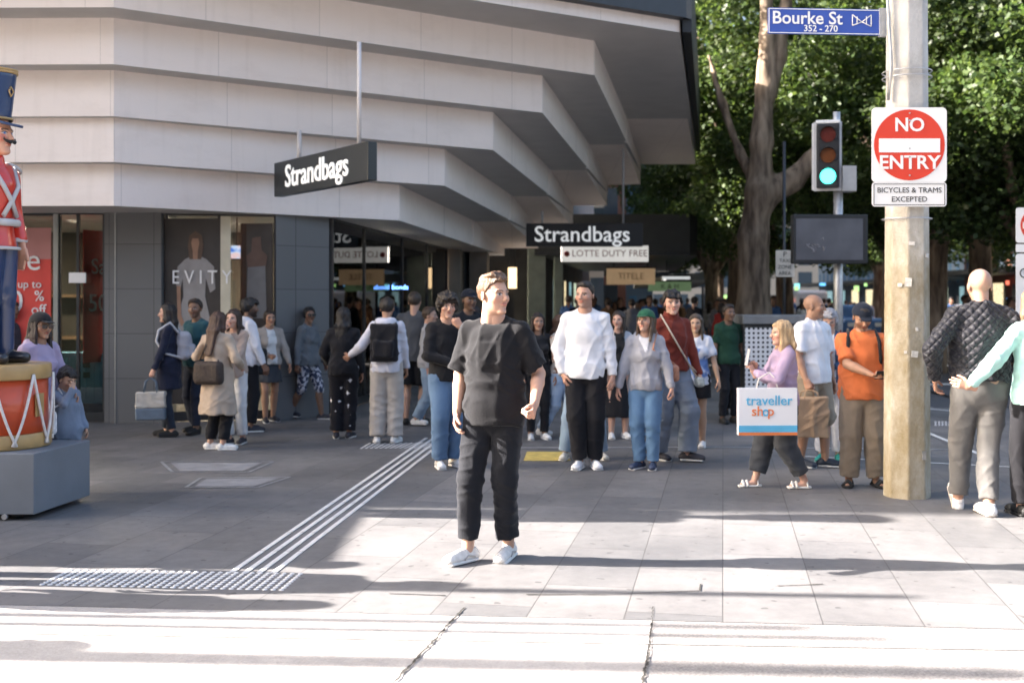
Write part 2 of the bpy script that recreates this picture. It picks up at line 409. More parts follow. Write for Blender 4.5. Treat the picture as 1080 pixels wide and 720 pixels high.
def head_sdf(vox, fem=0, jaw=1.0):
    g = SDF((-0.115, -0.15, -0.20), (0.115, 0.13, 0.14), vox)
    g.ell((0, 0.012, 0.035), (0.0745, 0.093, 0.084), 0)
    g.ell((0, -0.030, -0.025), (0.062, 0.058, 0.082), 0.03)
    g.seg((0, -0.008, -0.055), (0, -0.060, -0.094), 0.054 * jaw, 0.026 * jaw, 0.045, 0.022, u=(1, 0, 0), k=0.025)
    g.ell((0, -0.075, -0.098), (0.019 * jaw, 0.015, 0.014), 0.015)
    for sx in (-1, 1):
        g.ell((sx * 0.044, -0.058, -0.022), (0.02, 0.02, 0.018), 0.02)
        g.ell((sx * 0.033, -0.100, 0.004), (0.016, 0.014, 0.011), 0.012, 'sub')
        g.ell((sx * 0.031, -0.070, 0.004), (0.0135, 0.0135, 0.0125), 0.002)
        g.seg((sx * 0.012, -0.084, 0.022), (sx * 0.048, -0.073, 0.023), 0.008 - 0.002 * fem, 0.006, k=0.012)
        g.ell((sx * 0.076, 0.014, -0.004), (0.009, 0.018, 0.031), 0.006, Rm=rotz(sx * 0.35))
        g.ell((sx * 0.011, -0.100, -0.031), (0.009, 0.010, 0.008), 0.006)
    g.seg((0, -0.086, 0.012), (0, -0.108, -0.025), 0.007, 0.0105, k=0.012)
    g.seg((-0.016, -0.086, -0.0515), (0.016, -0.086, -0.0515), 0.0055, k=0.006)
    g.seg((-0.013, -0.085, -0.0605), (0.013, -0.085, -0.0605), 0.0065, k=0.004)
    g.seg((0, 0.025, -0.07), (0, 0.045, -0.19), 0.050 - 0.006 * fem, 0.052 - 0.006 * fem, k=0.03)
    return g
HEADS = {}
def head_mesh(vox, fem, jaw):
    k = (vox, fem, jaw)
    if k not in HEADS: HEADS[k] = head_sdf(vox, fem, jaw).mesh()
    return HEADS[k]
HAIRPL = (0, 0.772, 0.636)
def hair_sdf(style, vox, seed=0):
    lo, hi = (-0.15, -0.15, -0.62 if 'long' in style else -0.24), (0.15, 0.19, 0.19)
    g = SDF(lo, hi, vox); t = 0.012
    if style in ('short', 'pomp', 'crop', 'mess', 'curly', 'bun', 'nutblock'): pass
    if style in ('crop', 'pomp'): t = 0.006
    if style in ('mess', 'curly'): t = 0.022
    if style == 'curly': t = 0.034
    g.ell((0, 0.014, 0.038), (0.0755 + t, 0.094 + t, 0.085 + t), 0)
    if style in ('short', 'mess', 'pomp', 'crop'):
        g.plane(HAIRPL, 0.004)
    elif style == 'curly': g.plane(HAIRPL, -0.028)
    else: g.plane(HAIRPL, -0.010)
    if style == 'pomp':
        g.seg((0.006, -0.074, 0.092), (0.0, -0.03, 0.122), 0.040, 0.050, 0.014, 0.019, u=(1, 0, 0), k=0.015); g.seg((0, -.03, .122), (0, .06, .112), .050, .05, .019, .018, u=(1, 0, 0), k=.02)
        g.noise(0.0035, 90, seed, (1.6, 0.3, 1))
    if style in ('short', 'crop'):
        g.ell((0, -0.02, 0.095), (0.058, 0.065, 0.03), 0.02); g.noise(0.003, 70, seed, (1, 1, 0.5))
    if style == 'mess':
        g.ell((0, -0.035, 0.095), (0.066, 0.055, 0.035), 0.02)
        g.seg((-0.05, -0.085, 0.065), (0.05, -0.085, 0.062), 0.02, k=0.02); g.noise(0.008, 55, seed, (1.2, 1.2, 0.6))
    if style == 'curly':
        for sx in (-1, 1): g.ell((sx * 0.07, -0.01, 0.02), (0.035, 0.055, 0.05), 0.02)
        g.seg((-0.05, -0.085, 0.07), (0.05, -0.085, 0.07), 0.022, k=0.02); g.noise(0.012, 75, seed)
    if style == 'grey':
        for sx in (-1, 1): g.ell((sx * 0.075, 0.0, 0.0), (0.022, 0.055, 0.055), 0.02)
        g.ell((0, 0.07, -0.01), (0.07, 0.05, 0.07), 0.02); g.seg((-0.05, -0.078, 0.075), (0.04, -0.085, 0.07), 0.018, k=0.02); g.noise(0.006, 60, seed)
    if style == 'bob':
        for sx in (-1, 1): g.seg((sx * 0.072, 0.0, 0.04), (sx * 0.082, 0.01, -0.11), 0.045, 0.04, 0.022, 0.018, u=(0, 1, 0), k=0.02)
        g.seg((0, 0.07, 0.03), (0, 0.075, -0.10), 0.075, 0.07, 0.035, 0.03, u=(1, 0, 0), k=0.02); g.noise(0.004, 60, seed, (1, 1, 0.3))
    if style == 'bun':
        g.ell((0, 0.11, 0.05), (0.038, 0.038, 0.038), 0.01); g.noise(0.003, 60, seed)
        for sx in (-1, 1): g.ell((sx * 0.07, 0.01, 0.0), (0.016, 0.045, 0.04), 0.02)
    if style.startswith('long'):
        L = {'long': 0.30, 'longer': 0.40, 'longmid': 0.20}[style]
        for sx in (-1, 1):
            g.seg((sx * 0.070, 0.0, 0.05), (sx * 0.080, 0.005, -0.09), 0.042, 0.042, 0.020, 0.020, u=(0, 1, 0), k=0.02)
            g.seg((sx * 0.078, 0.01, -0.08), (sx * 0.085, -0.035 if style != 'longer' else 0.03, -0.09 - L * 0.6), 0.04, 0.02, 0.024, 0.012, u=(0, 1, 0), k=0.02)
        g.seg((0, 0.075, 0.03), (0, 0.10, -0.12), 0.078, 0.085, 0.036, 0.035, u=(1, 0, 0), k=0.03)
        g.seg((0, 0.10, -0.12), (0, 0.125, -0.12 - L), 0.085, 0.055, 0.032, 0.018, u=(1, 0, 0), k=0.03)
        g.noise(0.005, 55, seed, (1.3, 1.3, 0.25))
    return g
def person(label, px, fy, hy, yaw=0, skin='fair', hair='short', hc=(0.03, 0.02, 0.015), top=None, bottom=None, shoes=None, A=None, B=None,
           feet=((-0.055, 0), (0.055, 0)), feet_yaw=(-10, 10), lift=(0, 0), fem=0, w=1.0, lean=0, twist=0, head=(0, 0, 0), cap=None, glasses=None,
           beard=0.0, stub=0.0, group=None, Y=None, H=None, vox=None, simple=False, loc=None, name='person', iris=(0.05, 0.03, 0.02), seed=None, pz=0.0, nofeet=False, headscale=1.0):
    if loc is None:
        p = G(px, fy); loc = (p.x, p.y, pz)
    if H is None: H = CAMH * (fy - hy) / (fy - HOR)
    spx = FPX / max(loc[1], 4)
    vox = vox or (0.0125 if spx < 100 else 0.0105)
    seed = int(abs(px * 7 + fy)) if seed is None else seed
    root = empty(name, loc, R(yaw), label, 'person', group)
    s = H / 1.75; sk = SKIN[skin] if isinstance(skin, str) else skin
    wx = w * (0.93 if fem else 1.0)
    # ---- skeleton
    fl = []
    for i in (0, 1):
        f = np.array([feet[i][0] * H, feet[i][1] * H, 0.045 * H + lift[i]]); fl.append(f)
    leg1, leg2 = 0.243 * H, 0.243 * H
    hz = 0.527 * H
    hx = 0.048 * H * wx
    for i, sx in enumerate((-1, 1)):
        d2 = (fl[i][0] - sx * hx) ** 2 + fl[i][1] ** 2
        hz = min(hz, fl[i][2] + math.sqrt(max((0.995 * (leg1 + leg2)) ** 2 - d2, 0.01)))
    drop = hz - 0.527 * H
    pel = np.array([0, 0, hz + 0.005 * H])
    TM = rotz(R(twist)) @ rotx(R(lean))          # torso rotation about the pelvis
    def T(x, y, z): return pel + TM @ np.array([x, y, z - 0.532 * H])
    hips = [np.array([sx * hx, 0, hz]) for sx in (-1, 1)]
    knees, ank = [], []
    for i in (0, 1):
        fy_ = R(feet_yaw[i]); pole = (math.sin(fy_) * 0.6, -math.cos(fy_), 0)
        k_, a_ = ik(hips[i], fl[i], leg1, leg2, pole); knees.append(k_); ank.append(a_)
    sh = [T(sx * 0.090 * H * wx, 0.005 * H, 0.802 * H) for sx in (-1, 1)]
    arms = []
    for i, (sx, a) in enumerate(((-1, A), (1, B))):
        a = a or {}
        tg = a.get('T'); tg = (sx * 0.148 * wx, -0.035, 0.50) if tg is None else tg
        tgt = np.array(tg, float) * H + np.array([0, 0, drop])
        e, wv = ik(sh[i], tgt, 0.163 * H, 0.150 * H, a.get('pole', (sx * 0.45, 1.0, -0.1)))
        f = a.get('hd'); f = nrm(wv - e) if f is None else nrm(f)
        arms.append(dict(S=sh[i], E=e, W=wv, f=f, n=a.get('n', (-sx, 0.25, 0)), th=a.get('th', (0, -1, 0.1)), curl=a.get('curl', 28), hide=a.get('hide', False)))
    nb = T(0, 0.006 * H, 0.835 * H)
    HM = TM @ rotz(R(head[0])) @ rotx(R(head[1])) @ roty(R(head[2]))
    hs = s * 1.03 * headscale
    hc_ = T(0, -0.012 * H, 0.93 * H - 0.003 * H) if not pz else T(0, -0.012 * H, 0.927 * H)
    def Hd(V): return (np.asarray(V) * hs) @ HM.T + hc_
    # ---- body
    lo = np.array([-0.42, -0.42, -0.03]) * H; hi = np.array([0.42, 0.42, 0.93]) * H
    pts = np.array([*knees, *ank, *hips, *sh, *[a['E'] for a in arms], *[a['W'] for a in arms]])
    lo = np.minimum(pts.min(0) - 0.15, [-.2, -.2, -0.03]); hi = np.maximum(pts.max(0) + 0.15, [.2, .2, 0.9 * H])
    lo[2] = -0.03
    def torso(g, infl, zlo, zhi=0.81, loose=0.0, flare=0.0, hipx=0.0):
        i_ = infl
        bust = 0.012 * s if fem else 0
        st = [(0.50, .086, .066), (0.545, .088, .068), (0.62, .074 + .006 * (1 - fem) + loose * .25, .056 + loose * .2), (0.715, .084 + .004 * (1 - fem) + loose * 0.1, .064 + loose * 0.05), (0.775, .090, .056)]
        st = [(z, (a_ * wx) * H + i_ + (hipx if z < .6 else hipx * .4 if z < .7 else 0), (b_ * w) * H + i_ + (hipx if z < .6 else hipx * .4 if z < .7 else 0)) for z, a_, b_ in st]
        prev = None
        z0, a0, b0 = st[0]
        if zlo < 0.50:
            g.seg(T(0, 0, zlo * H), T(0, 0, z0 * H), a0 + flare * 1.0, a0, b0 + flare, b0, u=TM @ E3([1, 0, 0]), k=0.02, flat=(1, 0))
            prev = st[0]
            rest = st[1:]
        else:
            k0 = max(j for j in range(len(st)) if st[j][0] <= zlo + 1e-6) if zlo >= 0.5 else 0
            prev = (zlo, st[k0][1], st[k0][2]); rest = [q for q in st if q[0] > zlo + 0.005]
        first = zlo >= 0.50
        for q in rest:
            g.seg(T(0, 0, prev[0] * H), T(0, 0, q[0] * H), prev[1], q[1], prev[2], q[2], u=TM @ E3([1, 0, 0]), k=0.03, flat=(1 if first else 0, 0))
            first = False; prev = q
        if fem:
            for sx in (-1, 1): g.ell(T(sx * 0.042 * H, -0.05 * H, 0.715 * H), E3([.036, .03, .034]) * H + i_ * 0.6, 0.03)
        g.seg(sh[0] + E3([0, 0, 0.001 * H]), sh[1] + E3([0, 0, 0.001 * H]), 0.027 * H * w + i_ * .8, k=0.03)
        for sx in (-1, 1): g.seg(T(sx * .078 * H * wx, .008 * H, .808 * H), T(sx * 0.022 * H, .012 * H, .846 * H), 0.020 * H + i_ * 0.5, 0.020 * H + i_ * 0.3, k=0.035)
    def leg(g, i, r, frac=1.0, k=0.02, flat=True, hem=None, low=0.0):
        h_, k_, a_ = hips[i], knees[i], ank[i]
        g.seg(h_, k_, r[0], r[1], k=k)
        e = k_ + (a_ - k_) * min(frac, 1.0) - nrm(a_ - k_) * 0.0 
        if frac > 0: g.seg(k_, e, r[1], r[2], k=0.012, flat=(0, 1 if flat else 0))
    if not simple or True:
        g = SDF(lo, hi, vox)
        cb = bottom and bottom.get('type', 'trousers') != 'skirt' and bottom.get('len', 1) > .5; ct = top is not None
        torso(g, -0.012 if ct else -.004, 0.50)
        ls = 0.80 if cb else 1.0; as_ = 0.86 if (ct and top.get('sleeve', 2) > 1.2) else 1.0
        for i in (0, 1):
            h_, k_, a_ = hips[i], knees[i], ank[i]
            g.seg(h_, k_, 0.050 * H * w * ls, 0.031 * H * ls, k=0.02)
            c1 = k_ + (a_ - k_) * 0.35 + E3([0, 0.008 * H * ls, 0])
            g.seg(k_, c1, 0.030 * H * ls, 0.0325 * H * ls, k=0.012).seg(c1, a_, 0.0325 * H * ls, 0.021 * H, k=0.012)
            fd = np.array([math.sin(R(feet_yaw[i])), -math.cos(R(feet_yaw[i])), 0])
            if not nofeet: g.seg(a_ + E3([0, 0, -0.02 * H]), a_ + fd * 0.08 * H + E3([0, 0, -0.033 * H]), 0.019 * H, 0.014 * H, k=0.01)
            a = arms[i]
            r1 = 0.027 * H * w * (0.88 if fem else 1) * as_; r2 = as_ * 0.023 * H * (0.88 if fem else 1) * w; r3 = 0.0150 * H * (0.92 if fem else 1)
            m_ = a['E'] + (a['W'] - a['E']) * 0.3
            g.seg(a['S'], a['E'], r1, r2, k=0.02).seg(a['E'], m_, r2, r2 * 1.02, k=0.01).seg(m_, a['W'] - a['f'] * 0, r2 * 1.02, r3, k=0.01)
        g.seg(nb, T(0, -0.002 * H, 0.875 * H), 0.034 * H * w ** .5, 0.030 * H, k=0.02)
        V, F = g.mesh(); parts = [(V, F, np.tile(np.array(sk), (len(V), 1)))]
        hv = 0.0062 if spx < 100 else 0.0045
        HV, HF = head_mesh(hv, fem, 0.92 if fem else 1.0)
        cols = face_cols(HV, sk, np.array(hc), True, beard, stub, iris, lip=np.array(sk) * [1.0, .5, .55] if not fem else np.array(sk) * [1.0, .38, .42])
        if hair == 'bald': 
            scalp = (HV @ nrm(HAIRPL) > 0.0) ; cols[scalp] = cols[scalp] * 0.80 + np.array(hc) * 0.2
        parts.append((Hd(HV), HF, cols))
        for a in arms:
            if a['hide']: continue
            V2, F2 = hand_mesh(a['W'], a['f'], a['n'], np.array(a['th'], float), s * (0.93 if fem else 1.02), a['curl'], 0.0062 if spx < 100 else 0.0048)
            parts.append((V2, F2, np.tile(np.array(sk) * [1.02, .95, .93], (len(V2), 1))))
        off = 0; VV, FF, CC = [], [], []
        for V_, F_, C_ in parts: VV.append(V_); FF.append(F_ + off); CC.append(C_); off += len(V_)
        raw_mesh('body', np.concatenate(VV), np.concatenate(FF), M_SKIN, root, True, np.concatenate(CC))
    # ---- hair / hats
    if hair != 'bald':
        g = hair_sdf(hair, 0.0075 if spx < 120 else 0.006, seed)
        V, F = g.mesh(); raw_mesh('hair', Hd(V), F, hair_mat(hc), root, True)
    if cap:
        g = SDF((-0.13, -0.24, -0.05), (0.13, 0.15, 0.17), 0.007)
        g.ell((0, 0.012, 0.045), (0.096, 0.114, 0.098), 0); g.plane((0, 0.12, 1), 0.040)
        g.seg((0, -0.085, 0.05), (0, -0.150, 0.036), 0.066, 0.050, 0.007, 0.005, u=(1, 0, 0), k=0.006)
        V, F = g.mesh(); raw_mesh('cap', Hd(V), F, cloth(cap, 'cap_cloth'), root, True)
    if glasses:
        mb = MB()
        for sx in (-1, 1):
            mb.box((sx * 0.033 - 0.026, -0.104, -0.016), (sx * 0.033 + 0.026, -0.098, 0.020), 0.002)
            mb.box((sx * 0.078 - 0.002, -0.10, 0.008), (sx * 0.078 + 0.002, 0.01, 0.014))
        mb.box((-0.012, -0.105, 0.006), (0.012, -0.100, 0.012))
        for v in mb.bm.verts: v.co = Vector(Hd([v.co])[0])
        mb.build('glasses', mat('dark_glass', (0.02, 0.02, 0.02), 0.15, 0, 1, spec=0.8), root)
    # ---- top
    if top:
        th = top.get('th', 0.010) * .75; lz = top.get('loose', 0.012) * .7; hem = top.get('hem', 0.50); slv = top.get('sleeve', 2.0)
        g = SDF(lo, hi, vox)
        torso(g, th + 0.002, hem, loose=lz, flare=top.get('flare', 0.0), hipx=top.get('hipx', 0.020))
        pn = TM @ E3([0, 0, 1]); g.plane(pn, pn.dot(T(0, 0, hem * H)))
        for a in arms:
            rr = top.get('sr', 0.010) * .85
            r1 = 0.025 * H * w * (.92 if fem else 1) + rr * .75; r2 = 0.022 * H * w * (.92 if fem else 1) + rr; r3 = 0.0165 * H + rr * top.get('cuff', 0.5)
            if slv <= 1.0:
                e = a['S'] + (a['E'] - a['S']) * slv
                g.seg(a['S'], e, r1, r1 + rr * 0.9, k=0.025, flat=(0, 1))
            else:
                g.seg(a['S'], a['E'], r1, r2, k=0.025)
                e = a['E'] + (a['W'] - a['E']) * min(slv - 1.0, 0.97)
                g.seg(a['E'], e, r2, r3, k=0.012, flat=(0, 1))
        if top.get('collar', 0):
            g.seg(nb + E3([0, 0.004, 0.0]), T(0, 0.002 * H, (0.855 + 0.02 * top['collar']) * H), 0.040 * H + .006, 0.036 * H + .006, k=0.015, flat=(0, 1))
        if top.get('hood'):
            g.seg(T(-0.05 * H, 0.035 * H, 0.838 * H), T(0.05 * H, 0.035 * H, 0.838 * H), 0.026 * H, k=0.02)
            g.ell(T(0, 0.062 * H, 0.812 * H), E3([0.062, 0.030, 0.045]) * H, 0.02)
            for sx in (-1, 1): g.seg(T(sx * 0.05 * H, 0.03 * H, 0.842 * H), T(sx * 0.025 * H, -0.045 * H, 0.80 * H), 0.018 * H, 0.012 * H, k=0.012)
        g.noise(top.get('fold', 0.0045) * .9, 17, seed, (1.3, 1.3, 0.28)); g.crease(0.0095, 28, seed, 7)
        if not top.get('collar', 0):   # open the neckline so the neck shows
            g.seg(T(0, -0.026 * H, 0.862 * H), T(0, -0.04 * H, 0.90 * H), 0.036 * H, 0.05 * H, k=0.006, op='sub')
            g.seg(T(0, -0.01 * H, 0.855 * H), T(0, -0.01 * H, 0.93 * H), 0.037 * H, 0.037 * H, k=0.004, op='sub')
        V, F = g.mesh()
        if top.get('inner'):
            c = V[F].mean(1); q = (c - pel) @ TM; zz = (q[:, 2] + 0.532 * H) / H; iz = top.get('inner_z', 0.0)
            wv_ = (0.036 + (0.012 * (0.8 - zz) / 0.3 if iz == 0 else -(0.036 * np.clip((0.82 - zz) / (0.82 - iz), 0, 2)))) * H
            open_ = (np.abs(q[:, 0] + 0.006 * np.sin(zz * 40)) < wv_) & (q[:, 1] < -0.01 * H) & (zz < 0.86) & (np.abs(q[:, 0]) < 0.06 * H)
            raw_mesh(top.get('name', 'shirt'), V, F[~open_], cloth(top['col'], kind=top.get('kind', '')), root, True)
            raw_mesh('undershirt', V - np.array([0, 0, 0]), F[open_], cloth(top['inner']), root, True)
        else: raw_mesh(top.get('name', 'shirt'), V, F, cloth(top['col'], kind=top.get('kind', '')), root, True)
        if top.get('inner'):
            pass
    # ---- bottom
    if bottom:
        wd = bottom.get('wide', 0.012); kd = bottom.get('type', 'trousers'); g = SDF(lo, hi, vox)
        waist = bottom.get('waist', 0.57)
        ux = TM @ E3([1, 0, 0])
        if kd == 'skirt':
            zl = bottom.get('len', 0.36); g.seg(pel + E3([0, 0, (zl - 0.532) * H]), pel + E3([0, 0, 0.04 * H]), 0.115 * H * wx, 0.078 * H * wx, 0.095 * H, 0.062 * H, u=ux, k=0, flat=(1, 1))
            g.noise(0.006, 20, seed, (1.5, 1.5, 0.2))
        else:
            g.seg(pel + E3([0, 0, -0.03 * H]), pel + TM @ E3([0, 0, 0.055 * H]), 0.086 * H * wx + 0.004, 0.080 * H * wx + 0.004, 0.066 * H * w + 0.004, 0.062 * H * w + 0.004, u=ux, k=0.02, flat=(0, 1))
            fr = bottom.get('len', 0.93)
            for i in (0, 1):
                h_, k_, a_ = hips[i], knees[i], ank[i]
                rt = 0.053 * H * w + wd * 0.5; rk = 0.034 * H + wd; rh = 0.024 * H + wd * bottom.get('hemw', 1.2)
                if fr >= 0:
                    g.seg(h_, k_, rt, rk, k=0.014); g.seg(k_, k_ + (a_ - k_) * fr, rk, rh, k=0.012, flat=(0, 1))
                else:
                    g.seg(h_, h_ + (k_ - h_) * (-fr), rt, rt + wd * 0.4, k=0.014, flat=(0, 1))
            g.noise(bottom.get('fold', 0.0045) * .9, 16, seed + 5, (1.2, 1.2, 0.4)); g.crease(0.0078, 30, seed + 4, 7, (.8, .8, 1.1))
        V, F = g.mesh(); raw_mesh('skirt' if kd == 'skirt' else ('shorts' if bottom.get('len', 1) < 0.2 else 'trousers'), V, F, cloth(bottom['col'], kind=bottom.get('kind', '')), root, True)
    # ---- shoes
    if shoes and not nofeet:
        for i in (0, 1):
            fd = np.array([math.sin(R(feet_yaw[i])), -math.cos(R(feet_yaw[i])), 0]); pt = shoes.get('pitch', (0, 0))[i]
            sd_ = np.array([-fd[1], fd[0], 0]); a_ = ank[i]; zb = a_[2] - 0.045 * H
            base = E3([a_[0], a_[1], zb]) - fd * 0.02 * H
            L_ = 0.152 * H * shoes.get('size', 1.0)
            pm = Matrix.Rotation(R(pt), 3, Vector(sd_)) if pt else None
            def rp(v):
                v = np.array(v, float)
                if pm is None: return v
                q = v - a_; return a_ + np.array(pm @ Vector(q))
            heel = base - fd * 0.012 * H; toe = heel + fd * L_
            g = SDF(np.minimum(heel, toe) - 0.13, np.maximum(heel, toe) + E3([.13, .13, .22]), 0.0075 if spx < 100 else 0.006)
            sandal = shoes.get('sandal')
            if not sandal:
                g.seg(rp(heel + E3([0, 0, .040 * s])), rp(toe - fd * .045 * s + E3([0, 0, .034 * s])), 0.035 * s, 0.042 * s, 0.034 * s, 0.026 * s, u=sd_, k=0.01)
                g.seg(rp(heel + fd * .03 * s + E3([0, 0, .045 * s])), rp(heel + fd * .035 * s + E3([0, 0, .085 * s])), 0.036 * s, 0.036 * s, k=0.02, flat=(0, 1))
                g.seg(rp(heel + fd * .05 * s + E3([0, 0, .075 * s])), rp(toe - fd * .06 * s + E3([0, 0, .045 * s])), 0.026 * s, 0.024 * s, k=0.02)
            else:
                m0 = heel + fd * L_ * 0.62
                for o in (-0.02, 0.02):
                    g.seg(rp(m0 + fd * o * s + sd_ * 0.045 * s + E3([0, 0, .02])), rp(m0 + fd * o * s + E3([0, 0, .065 * s])), 0.014 * s, k=0.004)
                    g.seg(rp(m0 + fd * o * s - sd_ * 0.045 * s + E3([0, 0, .02])), rp(m0 + fd * o * s + E3([0, 0, .065 * s])), 0.014 * s, k=0.004)
                for q in (-1, 1): g.seg(rp(heel + fd * .03 * s + q * sd_ * 0.036 * s + E3([0, 0, .02])), rp(heel + fd * .04 * s + q * sd_ * 0.02 * s + E3([0, 0, .075 * s])), 0.010 * s, k=0.004)
            V, F = g.mesh(); sh_o = raw_mesh('sandal' if sandal else 'shoe', V, F, mat('shoe_upper', shoes['col'], 0.6, 0.15, 30, 0.3, 90), root, True)
            if not sandal and spx > 100:
                mb = MB()
                for q in range(4):
                    c = heel + fd * (.075 + q * .022) * s + E3([0, 0, (.092 - q * .010) * s])
                    mb.tube([rp(c - sd_ * .024 * s + E3([0, 0, -.006])), rp(c + E3([0, 0, .003])), rp(c + sd_ * .024 * s + E3([0, 0, -.006]))], .0035, 5)
                for q in (-1, 1): mb.tube([rp(heel + fd * .03 * s + sd_ * q * .0385 * s + E3([0, 0, .035 * s])), rp(heel + fd * .09 * s + sd_ * q * .040 * s + E3([0, 0, .050 * s])), rp(heel + fd * .12 * s + sd_ * q * .041 * s + E3([0, 0, .028 * s]))], .005 * s, 5)
                mb.build('lace', mat('lace', tuple(c * .6 for c in shoes['col']), .7), sh_o)
            g = SDF(np.minimum(heel, toe) - 0.12, np.maximum(heel, toe) + E3([.12, .12, .14]), 0.0075 if spx < 100 else 0.006)
            g.seg(rp(heel + E3([0, 0, .014 * s])), rp(toe - fd * .045 * s + E3([0, 0, .014 * s])), 0.040 * s, 0.047 * s, 0.0135 * s, 0.0135 * s, u=sd_, k=0)
            g.seg(rp(heel + E3([0, 0, .008 * s])), rp(toe - fd * .045 * s + E3([0, 0, .008 * s])), 0.037 * s, 0.044 * s, 0.009 * s, 0.009 * s, u=sd_, k=0.004)
            V, F = g.mesh(); raw_mesh('sole', V, F, mat('shoe_sole', shoes.get('sole', (0.7, 0.7, 0.68)), 0.7, 0.1, 20), sh_o, True)
    rec = dict(root=root, H=H, s=s, arms=arms, T=T, Hd=Hd, hips=hips, knees=knees, ank=ank, loc=np.array(loc), yaw=R(yaw), TM=TM)
    rec['world'] = lambda p: rotz(R(yaw)) @ np.array(p, float) + np.array(loc)
    return rec
# ------------------------------------------------------------------ ground
def ground_extra(kind):
    def ex(m, n, b, L, vec):
        tc = n.nodes.new('ShaderNodeTexCoord'); mp = n.nodes.new('ShaderNodeMapping')
        L(tc.outputs['Object'], mp.inputs[0]); mp.inputs['Rotation'].default_value = (0, 0, R(10.0))
        base = None
        def noise(scale, det=6, rough=.6):
            z = n.nodes.new('ShaderNodeTexNoise'); z.inputs['Scale'].default_value = scale; z.inputs['Detail'].default_value = det; z.inputs['Roughness'].default_value = rough
            L(mp.outputs[0], z.inputs['Vector']); return z
        def ramp(src, c0, c1, p0=.3, p1=.7):
            r = n.nodes.new('ShaderNodeValToRGB'); r.color_ramp.elements[0].color = c0; r.color_ramp.elements[1].color = c1
            r.color_ramp.elements[0].position = p0; r.color_ramp.elements[1].position = p1; L(src, r.inputs[0]); return r
        def mul(a, bb, f=1.0):
            x = n.nodes.new('ShaderNodeMix'); x.data_type = 'RGBA'; x.blend_type = 'MULTIPLY'; x.inputs[0].default_value = f
            L(a, x.inputs[6]); L(bb, x.inputs[7]); return x.outputs[2]
        stain = ramp(noise(0.55, 8, .65).outputs['Fac'], (0.62, 0.62, 0.63, 1), (1.12, 1.10, 1.08, 1), .28, .66)
        fine = ramp(noise(9, 8, .7).outputs['Fac'], (0.86, 0.86, 0.86, 1), (1.1, 1.1, 1.1, 1))
        gum = ramp(noise(12, 1).outputs['Fac'], (1, 1, 1, 1), (0.5, 0.5, 0.5, 1), .70, .73)
        bp = n.nodes.new('ShaderNodeBump'); bp.inputs['Distance'].default_value = 0.006
        if kind == 'paver':
            br = n.nodes.new('ShaderNodeTexBrick'); L(mp.outputs[0], br.inputs['Vector'])
            br.inputs['Scale'].default_value = 1.0; br.offset = 0.5; br.inputs['Brick Width'].default_value = 1.0; br.inputs['Row Height'].default_value = 0.5
            mp.inputs['Rotation'].default_value = (0, 0, R(100.5))
            br.inputs['Mortar Size'].default_value = 0.004; br.inputs['Mortar Smooth'].default_value = 0.2; br.inputs['Bias'].default_value = 0
            br.inputs['Color1'].default_value = (0.172, 0.168, 0.168, 1); br.inputs['Color2'].default_value = (0.122, 0.122, 0.125, 1); br.inputs['Mortar'].default_value = (0.085, 0.083, 0.082, 1)
            c = mul(mul(mul(br.outputs['Color'], stain.outputs[0]), fine.outputs[0]), gum.outputs[0], .9)
            L(c, b.inputs['Base Color'])
            hb = n.nodes.new('ShaderNodeMath'); hb.operation = 'SUBTRACT'; nf = noise(40, 4)
            m2 = n.nodes.new('ShaderNodeMath'); m2.operation = 'MULTIPLY'; m2.inputs[1].default_value = 0.3; L(nf.outputs['Fac'], m2.inputs[0])
            L(m2.outputs[0], hb.inputs[0]); L(br.outputs['Fac'], hb.inputs[1]); L(hb.outputs[0], bp.inputs['Height']); bp.inputs['Strength'].default_value = 0.5
            rr = ramp(noise(1.3, 6).outputs['Fac'], (0.45, 0.45, 0.45, 1), (0.75, 0.75, 0.75, 1)); L(rr.outputs[0], b.inputs['Roughness'])
        else:
            cc = {'concrete': ((0.29, 0.275, 0.265, 1), (0.36, 0.342, 0.33, 1)), 'asphalt': ((0.06, 0.065, 0.075, 1), (0.095, 0.10, 0.11, 1)), 'exposed': ((0.185, 0.175, 0.17, 1), (0.26, 0.247, 0.24, 1))}[kind]
            c = ramp(noise(0.8, 8, .7).outputs['Fac'], *cc)
            agg = noise({'concrete': 60, 'asphalt': 90, 'exposed': 75}[kind], 3); ar = ramp(agg.outputs['Fac'], (0.72, 0.72, 0.72, 1), (1.2, 1.2, 1.2, 1), .35, .65)
            c2 = mul(mul(c.outputs[0], fine.outputs[0]), ar.outputs[0], 1.0 if kind != 'concrete' else 0.35); L(mul(c2, gum.outputs[0], .3), b.inputs['Base Color'])
            L(agg.outputs['Fac'], bp.inputs['Height']); bp.inputs['Strength'].default_value = 0.5
        L(bp.outputs[0], b.inputs['Normal'])
    return ex
M_PAVE = mat('bluestone_paving', (.3, .3, .3), .6, 0, 1, extra=ground_extra('paver'))
M_CONC = mat('pale_concrete', (.5, .5, .5), .8, 0, 1, extra=ground_extra('concrete'))
M_EXPO = mat('aggregate_concrete', (.4, .4, .4), .85, 0, 1, extra=ground_extra('exposed'))
M_ASPH = mat('asphalt', (.08, .08, .08), .85, 0, 1, extra=ground_extra('asphalt'))
def sheet(name, pts, z, m):
    mb = MB(); mb.quad([(p[0], p[1], z) for p in pts]) if len(pts) == 4 else mb.quad([(p[0], p[1], z) for p in pts])
    return mb.build(name, m, kind='structure')
sheet('ground', [(-400, -200), (400, -200), (400, 700), (-400, 700)], -0.03, M_ASPH)
KL, KR = G(-40, 636), G(1120, 664)                       # line where paving meets the concrete roadway
dk = (KR - KL).normalized()
A0, A1 = KL - dk * 14, KR + dk * 14
